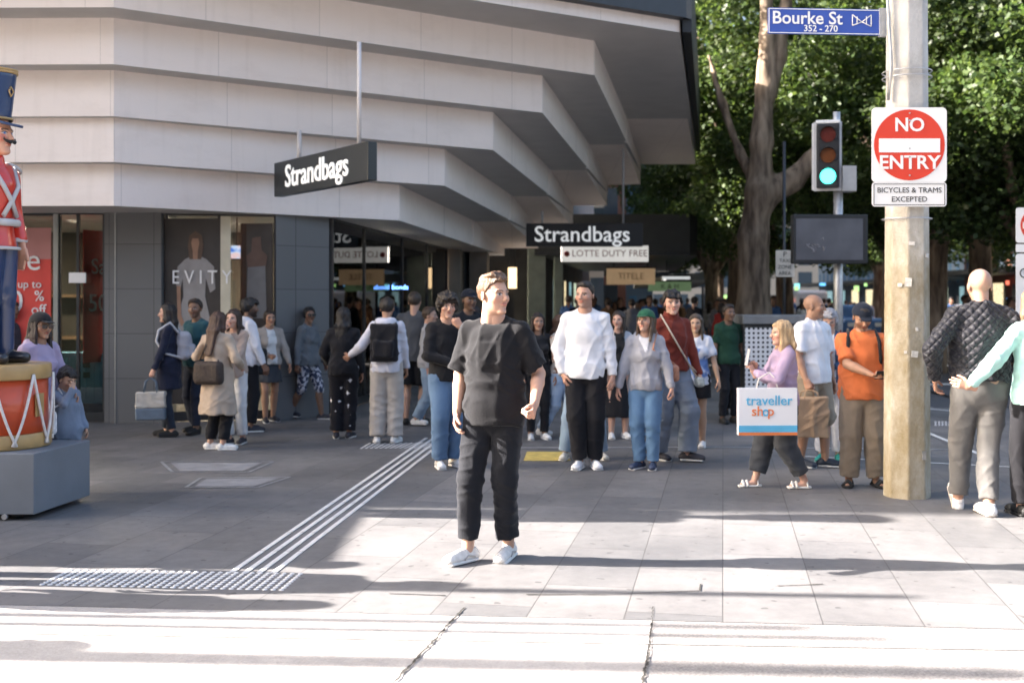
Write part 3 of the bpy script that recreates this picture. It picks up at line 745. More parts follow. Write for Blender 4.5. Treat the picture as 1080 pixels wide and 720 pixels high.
sheet('pavement', [(A0.x, A0.y), (A1.x, A1.y), (A1.x + 3, 17.0), (6.5, 17.5), (8.5, 34), (40, 160), (-20, 160), (-40, 30)], 0.0, M_PAVE)
gap = Vector((0, -0.002, 0)); mid = G(688, 655)
nrmY = Vector((-dk.y, dk.x, 0))
C0, C1 = A0 + gap, A1 + gap
jm = C0 + dk * ((mid - C0).dot(dk))
jb = G(677, 720); jd = (jb - jm).normalized()
sheet('roadway', [(C0.x, C0.y), (jm.x, jm.y), (jm.x + jd.x * 12, jm.y + jd.y * 12), (-30, -8)], -0.0015, M_CONC)
sheet('road_shoulder', [(jm.x + .006, jm.y), (C1.x, C1.y), (30, -8), (jm.x + jd.x * 12 + .006, jm.y + jd.y * 12)], -0.002, M_EXPO)
M_DARKJ = mat('joint_filler', (0.035, 0.033, 0.03), .9, .2, 20)
def ribbon(mb, pts, w, z, jit=0.0):
    rows = []
    for i, a in enumerate(pts):
        d = (pts[min(i + 1, len(pts) - 1)] - pts[max(i - 1, 0)]).normalized(); q = Vector((-d.y, d.x, 0)); wa = w * random.uniform(1 - jit, 1 + jit) / 2
        rows.append([mb.bm.verts.new((a + q * s_ * wa)[:2] + (z,)) for s_ in (-1, 1)])
    for r0, r1 in zip(rows, rows[1:]): mb.bm.faces.new((r0[0], r1[0], r1[1], r0[1]))
def crackline(p, q, n, amp):
    out = []
    for i in range(n + 1):
        v = p.lerp(q, i / n); d = (q - p).normalized(); s_ = random.uniform(-amp, amp) if 0 < i < n else 0
        out.append(v + Vector((-d.y, d.x, 0)) * s_)
    return out
mb = MB()
for p, q, w in ((G(490, 641), G(414, 722), .011), (G(689, 640), G(684, 690), .006), (G(684, 690), G(677, 722), .010)):
    ribbon(mb, crackline(p, q, 40, .006), w, 0.0045, .7)
mb.build('pavement_crack', M_DARKJ, kind='structure')
mb = MB(); ribbon(mb, [G(-60, 666.5), G(1140, 686)], .012, 0.003); ribbon(mb, [G(-60, 673), G(1140, 692)], .004, 0.003)
mb.build('tram_rail_groove', mat('rail_joint', (.24, .23, .22), .6, .3, 5), kind='structure')
mb = MB(); ribbon(mb, crackline(G(555, 627), G(640, 627), 6, .004), .012, .004, .5); ribbon(mb, [G(640, 627), G(737, 623)], .008, .004, .3)
ribbon(mb, [G(738, 623), G(739, 616)], .01, .004); ribbon(mb, crackline(G(820, 618), G(868, 616), 6, .006), .012, .004, .5)
ribbon(mb, crackline(G(410, 626), G(470, 628), 6, .006), .01, .004, .5)
mb.build('paving_joint', M_DARKJ, kind='structure')
# darker roadway of the far street and its kerb, right side
RD = [(7.4, 17.6), (30, 16.2), (60, 160), (17.5, 160)]
sheet('street', RD, 0.004, M_ASPH)
M_LINE = mat('road_paint', (.62, .62, .60), .6, .15, 8)
mb = MB(); ribbon(mb, [G(940, 406), G(1200, 403)], .42, 0.008); ribbon(mb, [G(840, 481), G(1150, 497)], .05, 0.006); ribbon(mb, [G(975, 431), G(1030, 436)], .10, .008)
ribbon(mb, [G(975, 455), G(1035, 480)], .06, .006)
mb.build('road_marking', M_LINE, kind='structure')
# line of pale strip across the pavement
mb = MB(); ribbon(mb, [G(455, 472.5), G(760, 471.5)], .06, 0.004); ribbon(mb, [G(760, 471.5), G(1000, 474)], .05, .004)
mb.build('drain_strip', mat('steel_strip', (.42, .43, .44), .45, .2, 10, metal=.3), kind='structure')
# access covers in the pavement
for (a, b, c, d) in (((170, 487), (288, 487), (262, 498), (182, 498)), ((212, 504), (306, 503), (272, 514), (196, 514))):
    P = [G(*q) for q in (a, b, c, d)]
    mb = MB()
    for i in range(4): ribbon(mb, [P[i], P[(i + 1) % 4]], .03, .0045)
    mb.build('cover_frame', mat('cover_steel', (.30, .31, .32), .5, .2, 10, metal=.2), kind='structure')
    ctr = sum(P, Vector()) / 4; Q = [ctr + (p - ctr) * .82 for p in P]
    sheet('access_cover', [q[:2] for q in Q], .004, mat('cover_paving', (.24, .24, .25), .6, .2, 6, .3))
mb = MB(); P = [G(556, 476.5), G(598, 476.5), G(602, 486), G(552, 486)]; mb.quad([(p.x, p.y, .005) for p in P]); mb.build('yellow_marking', mat('yellow_paint', (.55, .42, .12), .7, .2, 10), kind='structure')
# ------------------------------------------------------------------ tactile paving
M_TAC = mat('tactile_steel', (.62, .61, .60), .5, .1, 20)
P0, P1 = G(266, 604), G(461, 462); d = (P1 - P0).normalized(); q = Vector((d.y, -d.x, 0)); L0 = (P1 - P0).length
mb = MB(); ang = math.atan2(d.y, d.x)
for k in range(4):
    o = (k - 1.5) * 0.085; t = 0
    while t < L0:
        l = min(0.58, L0 - t); c = P0 + d * (t + l / 2) + q * o
        mb.box((-l / 2, -.0175, 0.001), (l / 2, .0175, .006), .002, M=Matrix.Translation(c) @ Matrix.Rotation(ang, 4, 'Z')); t += 0.6
mb.build('tactile_strip', M_TAC, label='four raised pale guide bars running diagonally across the pavement', cat='tactile paving')
def dome_block(a, b, c, dd, nu, nv, label):
    mb = MB(); P = [G(*v) for v in (a, b, c, dd)]
    for i in range(nu):
        for j in range(nv):
            u, v = (i + .5) / nu, (j + .5) / nv
            p = P[0].lerp(P[1], u).lerp(P[3].lerp(P[2], u), v)
            r = .0135; top = [mb.bm.verts.new(p + Vector((r * .75 * math.cos(t), r * .75 * math.sin(t), .0055))) for t in [k * math.pi / 4 for k in range(8)]]
            bot = [mb.bm.verts.new(p + Vector((r * 1.25 * math.cos(t), r * 1.25 * math.sin(t), .0005))) for t in [k * math.pi / 4 for k in range(8)]]
            mb.bm.faces.new(top)
            for k in range(8): mb.bm.faces.new((bot[k], bot[(k + 1) % 8], top[(k + 1) % 8], top[k]))
    mb.build('tactile_block', M_TAC, label=label, cat='tactile paving')
dome_block((72, 600), (322, 604), (300, 623), (38, 617), 30, 9, 'wide band of pale tactile studs near the kerb')
dome_block((388, 467), (520, 466), (500, 472.5), (378, 473), 24, 6, 'small far band of tactile studs by the curly haired man')
dome_block((985, 444), (1050, 444), (1050, 449), (985, 449), 18, 5, 'tactile studs at the crossing beyond the concrete pole')

# ------------------------------------------------------------------ corner building with its stepped canopy
M_CREAM = mat('cream_render', (.66, .60, .57), .75, .05, 1.3, .12, 25)
def stain(m, n, b, L, vec):
    z = n.nodes.new('ShaderNodeTexNoise'); z.inputs['Scale'].default_value = 1.6; z.inputs['Detail'].default_value = 8; z.inputs['Roughness'].default_value = .7
    mp = n.nodes.new('ShaderNodeMapping'); mp.inputs['Scale'].default_value = (.6, .6, 1.5); L(vec, mp.inputs[0]); L(mp.outputs[0], z.inputs['Vector'])
    r = n.nodes.new('ShaderNodeValToRGB'); r.color_ramp.elements[0].color = (.76, .675, .62, 1); r.color_ramp.elements[1].color = (.83, .745, .69, 1)
    r.color_ramp.elements[0].position = .28; r.color_ramp.elements[1].position = .5; L(z.outputs['Fac'], r.inputs[0])
    sp = n.nodes.new('ShaderNodeSeparateXYZ'); L(vec, sp.inputs[0]); cb = n.nodes.new('ShaderNodeCombineXYZ'); L(sp.outputs[0], cb.inputs[0]); cb.inputs[1].default_value = 4.0
    bk = n.nodes.new('ShaderNodeTexBrick'); bk.offset = 0; bk.inputs['Scale'].default_value = 1; bk.inputs['Brick Width'].default_value = 1.22; bk.inputs['Row Height'].default_value = 20
    bk.inputs['Mortar Size'].default_value = .004; bk.inputs['Color1'].default_value = (1, 1, 1, 1); bk.inputs['Color2'].default_value = (.965, .965, .965, 1); bk.inputs['Mortar'].default_value = (.72, .72, .72, 1); L(cb.outputs[0], bk.inputs['Vector'])
    ml = n.nodes.new('ShaderNodeMix'); ml.data_type = 'RGBA'; ml.blend_type = 'MULTIPLY'; ml.inputs[0].default_value = 1; L(r.outputs[0], ml.inputs[6]); L(bk.outputs['Color'], ml.inputs[7])
    dr = n.nodes.new('ShaderNodeTexNoise'); dr.inputs['Scale'].default_value = 3; dr.inputs['Detail'].default_value = 7; m3 = n.nodes.new('ShaderNodeMapping'); m3.inputs['Scale'].default_value = (3, 3, .25); L(vec, m3.inputs[0]); L(m3.outputs[0], dr.inputs['Vector'])
    rd = n.nodes.new('ShaderNodeValToRGB'); rd.color_ramp.elements[0].color = (.80, .79, .77, 1); rd.color_ramp.elements[0].position = .30; rd.color_ramp.elements[1].color = (1, 1, 1, 1); rd.color_ramp.elements[1].position = .46; L(dr.outputs['Fac'], rd.inputs[0])
    m4 = n.nodes.new('ShaderNodeMix'); m4.data_type = 'RGBA'; m4.blend_type = 'MULTIPLY'; m4.inputs[0].default_value = .22; L(ml.outputs[2], m4.inputs[6]); L(rd.outputs[0], m4.inputs[7]); L(m4.outputs[2], b.inputs['Base Color'])
M_CREAM = mat('cream_canopy', (.66, .60, .57), .75, .05, 1.3, .12, 25, extra=stain)
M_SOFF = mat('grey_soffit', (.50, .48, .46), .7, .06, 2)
M_BLACK = mat('black_metal', (.018, .02, .022), .5, .1, 8)
M_CHAR = mat('charcoal_fascia', (.035, .04, .047), .5, .1, 8)
BLD = empty('corner_building', (-3, 20, 0), 0, 'corner shop building with cream stepped canopy over grey piers and shop windows', 'building')
def bpart(mb, name, m, parent=None, **k):
    o = mb.build(name, m, None, **k); p = parent or BLD
    o.parent = p; o.matrix_parent_inverse = p.matrix_world.inverted() if p is not BLD else Matrix.Translation(-BLD.location)
    return o
Zs = [CAMH + v for v in (3.87, 3.36, 2.81, 2.25, 1.71, 1.19)]      # bottoms of tier 0..5
pxL = [126, 120, 120, 120, 120, 120]
sL = [97.0, 92.3, 89.0, 86.8, 86.0, 84.8]
RC = [(717, 73.3), (627, 71.0), (572, 70.8), (520, 71.0), (469, 71.4), (421, 71.9)]
EC = [(734, 41.0), (676, 40.9), (641, 41.0), (604.6, 41.0), (568, 41.0), (532, 40.8)]
XY = lambda px, s: ((px - 540) / s, FPX / s)
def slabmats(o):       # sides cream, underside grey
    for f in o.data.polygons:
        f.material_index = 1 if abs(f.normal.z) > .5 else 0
NT = 6
for i in range(1, NT):
    CL, CR, EE = XY(pxL[i], sL[i]), XY(*RC[i]), XY(*EC[i])
    LF = (-34, CL[1] + 0.5)
    top = Zs[i - 1] + .003
    J = [CR[0] + (EE[0] - CR[0]) * .56, CR[1] + (EE[1] - CR[1]) * .56]; J2 = [CR[0] + (EE[0] - CR[0]) * .575, CR[1] + (EE[1] - CR[1]) * .575]
    ins = .05
    mb = MB(); mb.prism([LF, CL, CR, J, (J[0] - ins, J[1] + .02), (J2[0] - ins, J2[1] - .02), J2, EE, (-2.6, EE[1]), (-2.9, 20.5), (-34, 20.5)], Zs[i], top)
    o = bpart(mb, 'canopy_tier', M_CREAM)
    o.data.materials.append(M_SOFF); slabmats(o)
# top slab with black edge
CL, CR, EE = XY(pxL[0], sL[0]), XY(*RC[0]), XY(*EC[0])
mb = MB(); mb.prism([(-34, CL[1] + .5), CL, CR, EE, (-2.6, EE[1]), (-2.9, 20.5), (-34, 20.5)], Zs[0], Zs[0] + .17)
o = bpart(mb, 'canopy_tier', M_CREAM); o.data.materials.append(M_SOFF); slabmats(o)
t = .10
mb = MB(); mb.prism([(-34, CL[1] + .3), (CL[0] + .02, CL[1] - .17), (CR[0] + .07, CR[1] - .17), (CR[0] + .16, CR[1] - .05), (EE[0] + .12, EE[1] + .05), (EE[0] + .02, EE[1] + .05), (-2.6, EE[1] + .05), (-2.9, 20.5), (-34, 20.5)], Zs[0] + .17, Zs[0] + 1.35)
bpart(mb, 'canopy_fascia', M_CHAR)
mb = MB(); mb.prism([(CR[0] + .03, CR[1] - .06), (CR[0] + .16, CR[1] - .04), (EE[0] + .12, EE[1] + .05), (EE[0] + .01, EE[1] + .02)], Zs[0] - .01, Zs[0] + .168)
bpart(mb, 'edge_trim', M_BLACK)
# dropped panels beyond the joint, slightly tilted soffits
for i in range(0, NT - 1):
    CR, EE = XY(*RC[i]), XY(*EC[i]); CR2, EE2 = XY(*RC[i + 1]), XY(*EC[i + 1])
    f = .575; a = (CR[0] + (EE[0] - CR[0]) * f - .03, CR[1] + (EE[1] - CR[1]) * f); b2 = (CR2[0] + (EE2[0] - CR2[0]) * f + .003, a[1])
    mb = MB(); z = Zs[i]
    A_, B_, C_, D_ = Vector((b2[0], a[1] + .3, z - .002)), Vector((a[0], a[1] + .3, z - .002)), Vector((EE[0] - .01, EE[1] + .01, z - .34)), Vector((EE2[0] + .003, EE[1] + .01, z - .34))
    mb.quad([A_, B_, C_, D_]); mb.quad([C_, C_ + Vector((0, 0, .33)), D_ + Vector((0, 0, .33)), D_]); mb.quad([B_, C_ + Vector((0, 0, .33)), C_]); mb.quad([A_, D_, D_ + Vector((0, 0, .33))]); 
    bpart(mb, 'soffit_panel', M_CREAM)
# upper storeys (mostly above the frame; unseen left block shaped to shade the footpath)
M_WALL = mat('upper_wall', (.34, .33, .32), .8, .1, 2, .2)
mb = MB(); mb.prism([(-8.0, 14.4), (-4.6, 14.6), (-2.6, 17.2), (-.9, 29.2), (-8.0, 29.2)], Zs[0] + 1.352, 7.6)
bpart(mb, 'upper_wall', M_WALL)
mb = MB(); mb.prism([(-28.5, 10.6), (-12.0, 10.6), (-12.0, 19.5), (-28.5, 19.5)], Zs[0] + 1.354, 17.5)  # unseen block set forward, placed and sized for its shade edge
bpart(mb, 'upper_wall', M_WALL)
# ---- shopfront
def dirt(m, n, b, L, vec):
    br = n.nodes.new('ShaderNodeTexBrick'); br.inputs['Scale'].default_value = 1; br.inputs['Brick Width'].default_value = .6; br.inputs['Row Height'].default_value = .6
    br.inputs['Mortar Size'].default_value = .004; br.offset = 0
    cb = n.nodes.new('ShaderNodeCombineXYZ'); sp = n.nodes.new('ShaderNodeSeparateXYZ'); L(vec, sp.inputs[0]); L(sp.outputs[0], cb.inputs[0]); L(sp.outputs[2], cb.inputs[1]); L(cb.outputs[0], br.inputs['Vector'])
    br.inputs['Color1'].default_value = (.135, .135, .135, 1); br.inputs['Color2'].default_value = (.125, .125, .125, 1); br.inputs['Mortar'].default_value = (.05, .05, .05, 1)
    L(br.outputs[0], b.inputs['Base Color'])
M_PIER = mat('pier_stone', (.1, .1, .1), .55, 0, 2, extra=dirt)
M_TAN = mat('tan_stone', (.22, .19, .155), .7, .12, 3)
M_FRAME = mat('window_frame_metal', (.05, .052, .055), .4, .1, 4, metal=.5)
M_STEELF = mat('bright_trim', (.45, .45, .44), .3, .1, 4, metal=.8)
ZC = 2.84
YF = 15.25
A = ((110 - 540) / FPX * YF, YF); Bp = ((170 - 540) / FPX * YF, YF)
mb = MB(); mb.prism([A, Bp, (Bp[0], YF + .7), (A[0] + .05, YF + .7)], 0, ZC); bpart(mb, 'pillar', M_PIER)
c2 = XY(291, FPX / 15.55); d2 = XY(347, FPX / 16.2); 
mb = MB(); mb.prism([c2, d2, (d2[0] - .1, d2[1] + .7), (c2[0] - .1, c2[1] + .6)], 0, ZC); bpart(mb, 'pillar', M_PIER)
mb = MB(); mb.box((A[0] + .14, YF - .008, 0), (A[0] + .155, YF - .001, ZC)); bpart(mb, 'pillar_trim', M_STEELF)
# ceiling behind the tiers and shop room shell
M_ROOM = mat('shop_interior', (.10, .085, .07), .8, .25, 2)
M_ROOMF = mat('shop_floor', (.10, .09, .085), .4, .2, 3)
mb = MB(); mb.prism([(-16, 14.6), (-5.0, 14.6), (-2.1, 17.2), (-.75, 29), (-7, 29), (-7, 20.4), (-16, 20.4)], ZC, ZC + .12); bpart(mb, 'shop_ceiling', M_CHAR)
mb = MB(); mb.box((-16, 19.6, 0.01), (-3.2, 19.9, ZC - .003)); bpart(mb, 'back_wall', M_ROOM)
mb = MB(); mb.box((-5.2, 19.95, 0.01), (-5.0, 28.8, ZC - .003)); bpart(mb, 'back_wall', M_ROOM)
mb = MB(); mb.box((-5.0, 26.7, 0.01), (-1.75, 26.9, ZC - .003)); bpart(mb, 'side_wall', M_ROOM)
mb = MB(); mb.prism([(-16, 15.3), (-4.8, 15.35), (-2.7, 16.5), (-1.6, 26.6), (-5, 26.6), (-5, 19.5), (-16, 19.5)], .005, .02); bpart(mb, 'shop_floor', M_ROOMF)
def glassmat():
    m = bpy.data.materials.new('shop_glass'); m.use_nodes = True; n = m.node_tree; n.nodes.clear()
    o = n.nodes.new('ShaderNodeOutputMaterial'); mx = n.nodes.new('ShaderNodeMixShader'); tr = n.nodes.new('ShaderNodeBsdfTransparent'); tr.inputs[0].default_value = (.66, .70, .70, 1)
    gl = n.nodes.new('ShaderNodeBsdfGlossy'); gl.inputs['Roughness'].default_value = .01
    fr = n.nodes.new('ShaderNodeFresnel'); fr.inputs[0].default_value = 1.6
    ad = n.nodes.new('ShaderNodeMath'); ad.operation = 'ADD'; ad.inputs[1].default_value = .02; ad.use_clamp = True
    n.links.new(fr.outputs[0], ad.inputs[0]); n.links.new(ad.outputs[0], mx.inputs[0]); n.links.new(tr.outputs[0], mx.inputs[1]); n.links.new(gl.outputs[0], mx.inputs[2]); n.links.new(mx.outputs[0], o.inputs[0]); return m
M_GLASS = glassmat()
def window(p, q, z0, z1, mull=(), fw=.05, mm=M_FRAME, sill=.12):
    """framed shop window between plan points p and q"""
    p, q = Vector((p[0], p[1], 0)), Vector((q[0], q[1], 0)); L_ = (q - p).length; a = math.atan2(q.y - p.y, q.x - p.x)
    M_ = Matrix.Translation(p) @ Matrix.Rotation(a, 4, 'Z')
    mb = MB(); mb.box((0, -.03, z0), (L_, .03, z0 + sill), M=M_).box((0, -.03, z1 - fw), (L_, .03, z1), M=M_)
    mb.box((0, -.03, z0 + sill), (fw, .03, z1 - fw), M=M_).box((L_ - fw, -.03, z0 + sill), (L_, .03, z1 - fw), M=M_)
    for f in mull: mb.box((L_ * f - fw / 2, -.028, z0 + sill), (L_ * f + fw / 2, .028, z1 - fw), M=M_)
    w = bpart(mb, 'window_frame', mm)
    mb = MB(); mb.box((fw, -.005, z0 + sill), (L_ - fw, .005, z1 - fw), M=M_)
    g = bpart(mb, 'window_pane', M_GLASS); return w, M_, L_
window((-15.5, YF + .1), ((57 - 540) / FPX * YF, YF + .12), 0.02, ZC - .002, (.3, .6), .05)
window(((57 - 540) / FPX * YF + .01, YF + .12), (A[0] - .02, YF + .12), 0.02, ZC - .002, (.42,), .035)
mb = MB(); mb.box((-6.17, YF + .05, .02), (-6.11, YF + .085, ZC - .03)); bpart(mb, 'window_mullion', M_STEELF)
window((Bp[0] + .01, YF + .15), (c2[0] - .01, c2[1] + .12), 0.02, ZC - .002, (.48,), .04)
window((d2[0] + .02, d2[1] + .05), XY(471, FPX / 25.6), 0.02, ZC - .002, (.2, .5, .75), .045)
mb = MB(); p = XY(472, FPX / 25.7); mb.prism([p, (p[0] + .28, p[1] + .02), (p[0] + .3, p[1] + .9), (p[0], p[1] + .9)], 0, ZC); bpart(mb, 'pillar', M_TAN)
mb = MB(); p = XY(495, FPX / 27.2); mb.prism([p, (p[0] + .42, p[1] + .02), (p[0] + .45, p[1] + 1.2), (p[0], p[1] + 1.2)], 0, ZC); bpart(mb, 'pillar', M_TAN)
mb = MB(); mb.prism([(-1.15, 26.9), (-.85, 28.3), (-1.0, 28.3), (-1.3, 26.95)], 0.01, ZC); bpart(mb, 'side_wall', M_CHAR)
# interior fittings
M_WARM = mat('warm_lamp', (1, .78, .5), .5, 0, 1, emit=3.0)
mb = MB()
for x, y in ((-4.55, 16.0), (-4.0, 15.95), (-5.9, 15.9), (-6.6, 16.2), (-2.55, 17.6), (-2.4, 18.6), (-2.35, 19.6), (-3.3, 18), (-3.1, 20.2), (-2.2, 21.8), (-2.9, 22.6), (-2.0, 24), (-3.6, 24.6), (-4.2, 18.4)):
    mb.tube([(x, y, ZC - .012), (x, y, ZC - .004)], .035, 10)
bpart(mb, 'ceiling_downlight', M_WARM)
for i, (x, y, pw) in enumerate(((-4.3, 17.2, 120), (-6.6, 16.8, 100), (-3.0, 19.5, 190), (-2.9, 23.5, 190), (-11, 17.2, 50))):
    la = bpy.data.lights.new('shop_lamp', 'AREA'); la.shape = 'DISK'; la.size = .5; la.energy = pw * .3; la.color = (1, .80, .58)
    lo_ = bpy.data.objects.new('shop_lamp', la); COL.objects.link(lo_); lo_.location = (x, y, ZC - .03)
M_WHITE = mat('white_board', (.75, .74, .73), .6, .04, 4)
M_RED = mat('poster_red', (.62, .06, .045), .5, .08, 3)
M_BLUE = mat('suitcase_blue', (.16, .40, .56), .35, .06, 4)
rk = MB(); rs = random.Random(3)
for x0 in (-14.5, -12.6, -10.4, -8.3): rk.box((x0, 19.0, .3), (x0 + 1.5, 19.5, .36)).box((x0, 19.0, 1.0), (x0 + 1.5, 19.5, 1.05)).box((x0, 19.0, 1.7), (x0 + 1.5, 19.5, 1.75))
bpart(rk, 'shelf', mat('shelf_wood', (.22, .14, .08), .6, .2, 5))
M_TANW = mat('timber_wall', (.22, .13, .07), .6, .3, 2, stretch=(1, 1, 9))
mb = MB(); mb.box((-4.98, 20.2, 0.03), (-4.92, 26.5, ZC - .1)); bpart(mb, 'timber_lining', M_TANW)
mb = MB()
for k in range(16): mb.box((-4.95 , 20.3, .25 + k * .14), (-4.88, 26.4, .27 + k * .14))
bpart(mb, 'wall_slat', mat('slat_metal', (.4, .32, .2), .4, .1, 5))

# poster with woman in a white dress inside window two
PST = empty('fashion_poster', (-3.97, YF + .10, 0), 0, 'large dark window poster of a woman in a white dress', 'poster')
mb = MB(); mb.box((-.72, 0, .25), (.05, .04, 2.75)); mb.build('panel', mat('poster_dark', (.045, .038, .034), .4, .2, 3), PST)
def flat(name, pts, m, y=-.006, parent=PST):
    mb = MB(); pts = [(x - .30 if parent is PST else x, z) for x, z in pts]; a = [mb.bm.verts.new((x, y, z)) for x, z in pts]; b_ = [mb.bm.verts.new((x, y + .005, z)) for x, z in pts]; n = len(pts)
    mb.bm.faces.new(a); mb.bm.faces.new(b_[::-1])
    for i in range(n): mb.bm.faces.new((a[i], a[(i + 1) % n], b_[(i + 1) % n], b_[i]))
    return mb.build(name, m, parent)
flat('printed_hair', [(-.1, 2.38), (-.08, 2.52), (0, 2.58), (.09, 2.52), (.11, 2.38), (.08, 2.2), (-.08, 2.2)], mat('print_hair', (.10, .06, .04), .5), -.009)
flat('printed_dress', [(-.04, 2.25), (-.14, 2.2), (-.24, 2.1), (-.26, 1.85), (-.2, 1.8), (-.17, 1.95), (-.16, 1.7), (-.28, 1.3), (-.40, .95), (.12, .9), (.22, 1.3), (.13, 1.7), (.14, 1.95), (.2, 1.75), (.27, 1.8), (.25, 2.1), (.15, 2.2), (.05, 2.25)], mat('print_dress', (.27, .25, .24), .6, .1, 9), -.007)
flat('printed_face', [(-.055, 2.42), (-.04, 2.48), (.04, 2.48), (.055, 2.42), (.035, 2.32), (.03, 2.2), (-.03, 2.2), (-.035, 2.32)], mat('print_skin', (.30, .17, .11), .6), -.012)
flat('printed_arm', [(-.25, 1.84), (-.2, 1.84), (-.19, 1.45), (-.14, 1.32), (-.19, 1.3), (-.24, 1.42)], mat('print_skin', (.30, .17, .11), .6), -.013)
o = text('lettering', 'E V I T Y', .26, M_WHITE, BLD, (0, 0, 0)); o.location = (-4.18 + 3, YF + .07 - 20, 1.95)
o.scale = (.85, 1, .55)
P2 = empty('fashion_poster', (-3.50, YF + .34, 0), 0, 'narrow window poster of a figure with bare shoulders behind the television', 'poster')
mb = MB(); mb.box((-.22, 0, .9), (.22, .04, 2.7)); mb.build('panel', mat('poster_brown', (.05, .04, .033), .4, .2, 3), P2)
flat('printed_top', [(-.12, 2.1), (.12, 2.12), (.14, 1.4), (-.14, 1.4)], mat('print_top', (.16, .15, .145), .6), -.007, P2)
flat('printed_face', [(-.14, 2.25), (-.07, 2.32), (-.06, 2.5), (.06, 2.52), (.07, 2.34), (.15, 2.26), (.13, 2.12), (-.12, 2.1)], mat('print_skin_dim', (.12, .07, .05), .6), -.012, P2)
mb = MB(); mb.box((-3.93 , YF + .09, .15), (-3.80, YF + .118, ZC - .06)); bpart(mb, 'cream_column', mat('cream_paint', (.55, .50, .38), .6, .1, 5))
TV = empty('television', (-3.82, YF + .52, 2.31), 0, 'small lit television hanging behind the second shop window', 'television')
mb = MB(); mb.box((-.25, 0, -.10), (.25, .05, .11), .005); mb.build('casing', M_BLACK, TV)
def tvx(m, n, b, L, vec):
    z = n.nodes.new('ShaderNodeTexNoise'); z.inputs['Scale'].default_value = 7; L(vec, z.inputs['Vector']); r = n.nodes.new('ShaderNodeValToRGB')
    r.color_ramp.elements[0].color = (.05, .15, .6, 1); r.color_ramp.elements[1].color = (.8, .5, .5, 1); r.color_ramp.elements[0].position = .42; r.color_ramp.elements[1].position = .56
    e = r.color_ramp.elements.new(.49); e.color = (.6, .7, .9, 1)
    L(z.outputs['Fac'], r.inputs[0]); L(r.outputs[0], b.inputs['Emission Color']); b.inputs['Emission Strength'].default_value = .3
mb = MB(); mb.box((-.235, -.006, -.085), (.235, 0.001, .095)); mb.build('screen', mat('tv_picture', (.3, .4, .6), .3, extra=tvx), TV)
mb = MB(); mb.tube([(0, .03, .11), (0, .03, ZC - 2.35 - .002)], .01); mb.build('hanger', M_BLACK, TV)
# sale posters in window one
SP = empty('sale_poster', (-6.5, YF + .045, 0), 0, 'tall red sale poster offering fifty percent off in shop window', 'poster')
mb = MB(); mb.box((-.62, 0, .45), (.30, .015, 2.2)); mb.build('panel', M_RED, SP)
mb = MB(); mb.box((-.62, 0, 2.2), (.30, .015, 2.62)); mb.build('panel_top', mat('poster_pink', (.45, .20, .19), .5, .06, 3), SP)
for s_, z, sz, x in (('Sale', 2.18, .42, -.16), ('up to', 1.86, .15, .02), ('50', 1.62, .42, -.27), ('%', 1.70, .20, .15), ('off', 1.52, .19, .14)):
    text('lettering', s_, sz, M_WHITE, SP, (x, -.012, z), ext=.003)
SP2 = empty('sale_poster', (-5.63, YF + .45, 0), R(62), 'narrow red sale poster seen edge on beside the grey pier', 'poster')
mb = MB(); mb.box((-.35, 0, .8), (.35, .015, 2.6)); mb.build('panel', M_RED, SP2)
for s_, z, sz in (('Sale', 2.1, .3), ('50%', 1.6, .34)): text('lettering', s_, sz, M_WHITE, SP2, (0, -.012, z), ext=.003)
mb = MB(); mb.box((-5.95, YF + .02, 1.88), (-5.72, YF + .04, 2.02), .01); bpart(mb, 'window_notice', M_WHITE)
# blue suitcases on a plinth
SD = empty('suitcase_display', (-5.9, YF + .55, 0), 0, 'pale blue boxed luggage display low in the left shop window', 'display')
mb = MB(); mb.box((-.42, -.15, .05), (.42, .2, .22)); mb.build('plinth', M_CHAR, SD)
mb = MB(); mb.box((-.40, -.13, .222), (.40, .18, .93), .03)
for k in range(7): mb.box((-.36 + k * .115, -.142, .27), (-.31 + k * .115, -.129, .88), .004)
mb.build('case', M_BLUE, SD)
mb = MB(); mb.box((.0, -.152, .72), (.09, -.143, .80)).box((.0, -.152, .58), (.09, -.143, .66)); mb.build('luggage_tag', M_BLACK, SD)
# handbag display and neon script in the third window
mb = MB(); 
M_SILV = mat('pale_leather', (.55, .52, .50), .4, .3, 6)
for j, (x, y, z) in enumerate(((-2.72, 17.6, 2.05), (-2.62, 18.0, 2.0))):
    g = SDF((-.25, -.15, -.4), (.25, .15, .4), .012); g.seg((0, 0, -.26), (0, 0, .12), .13, .05, .06, .03, u=(1, 0, 0), k=0, flat=(1, 0)); g.noise(.012, 16, j)
    g.seg((-.07, 0, .1), (0, 0, .3), .012, k=.01).seg((.07, 0, .1), (0, 0, .3), .012, k=.01)
    o = sdf_obj('garment', g, M_SILV, loc=(x, y, z)); tag(o, ('pale patterned garment hanging in the window beside the second pier', 'second pale garment hanging further inside the corner window')[j], 'garment', 'garments hanging in the window')
def neon(name, s_, size, px, py, Y, col, st, label):
    m = mat('neon_' + name, col, .4, emit=st * .3); o = text('neon_sign', s_, size, m, None, PZ(px, py, Y), ext=.01); tag(o, label, 'sign'); return o
neon('blue', 'bonds', .12, 422, 303, 20, (.15, .35, 1), 3.0, 'small blue glowing script sign inside the corner shop window')
mb = MB()
for k in range(60):
    x = rs.uniform(-4.6, -2.3); y = rs.uniform(20.6, 25.5); z = rs.choice((.7, 1.05, 1.5, 1.9)); x = -4.7 + rs.uniform(0, .2)
    mb.box((x, y, z), (x + .2, y + rs.uniform(.1, .3), z + rs.uniform(.12, .3)), .02)
bpart(mb, 'shelf_stock', mat('stock', (.35, .25, .15), .6, .6, 1.2))
mb = MB()
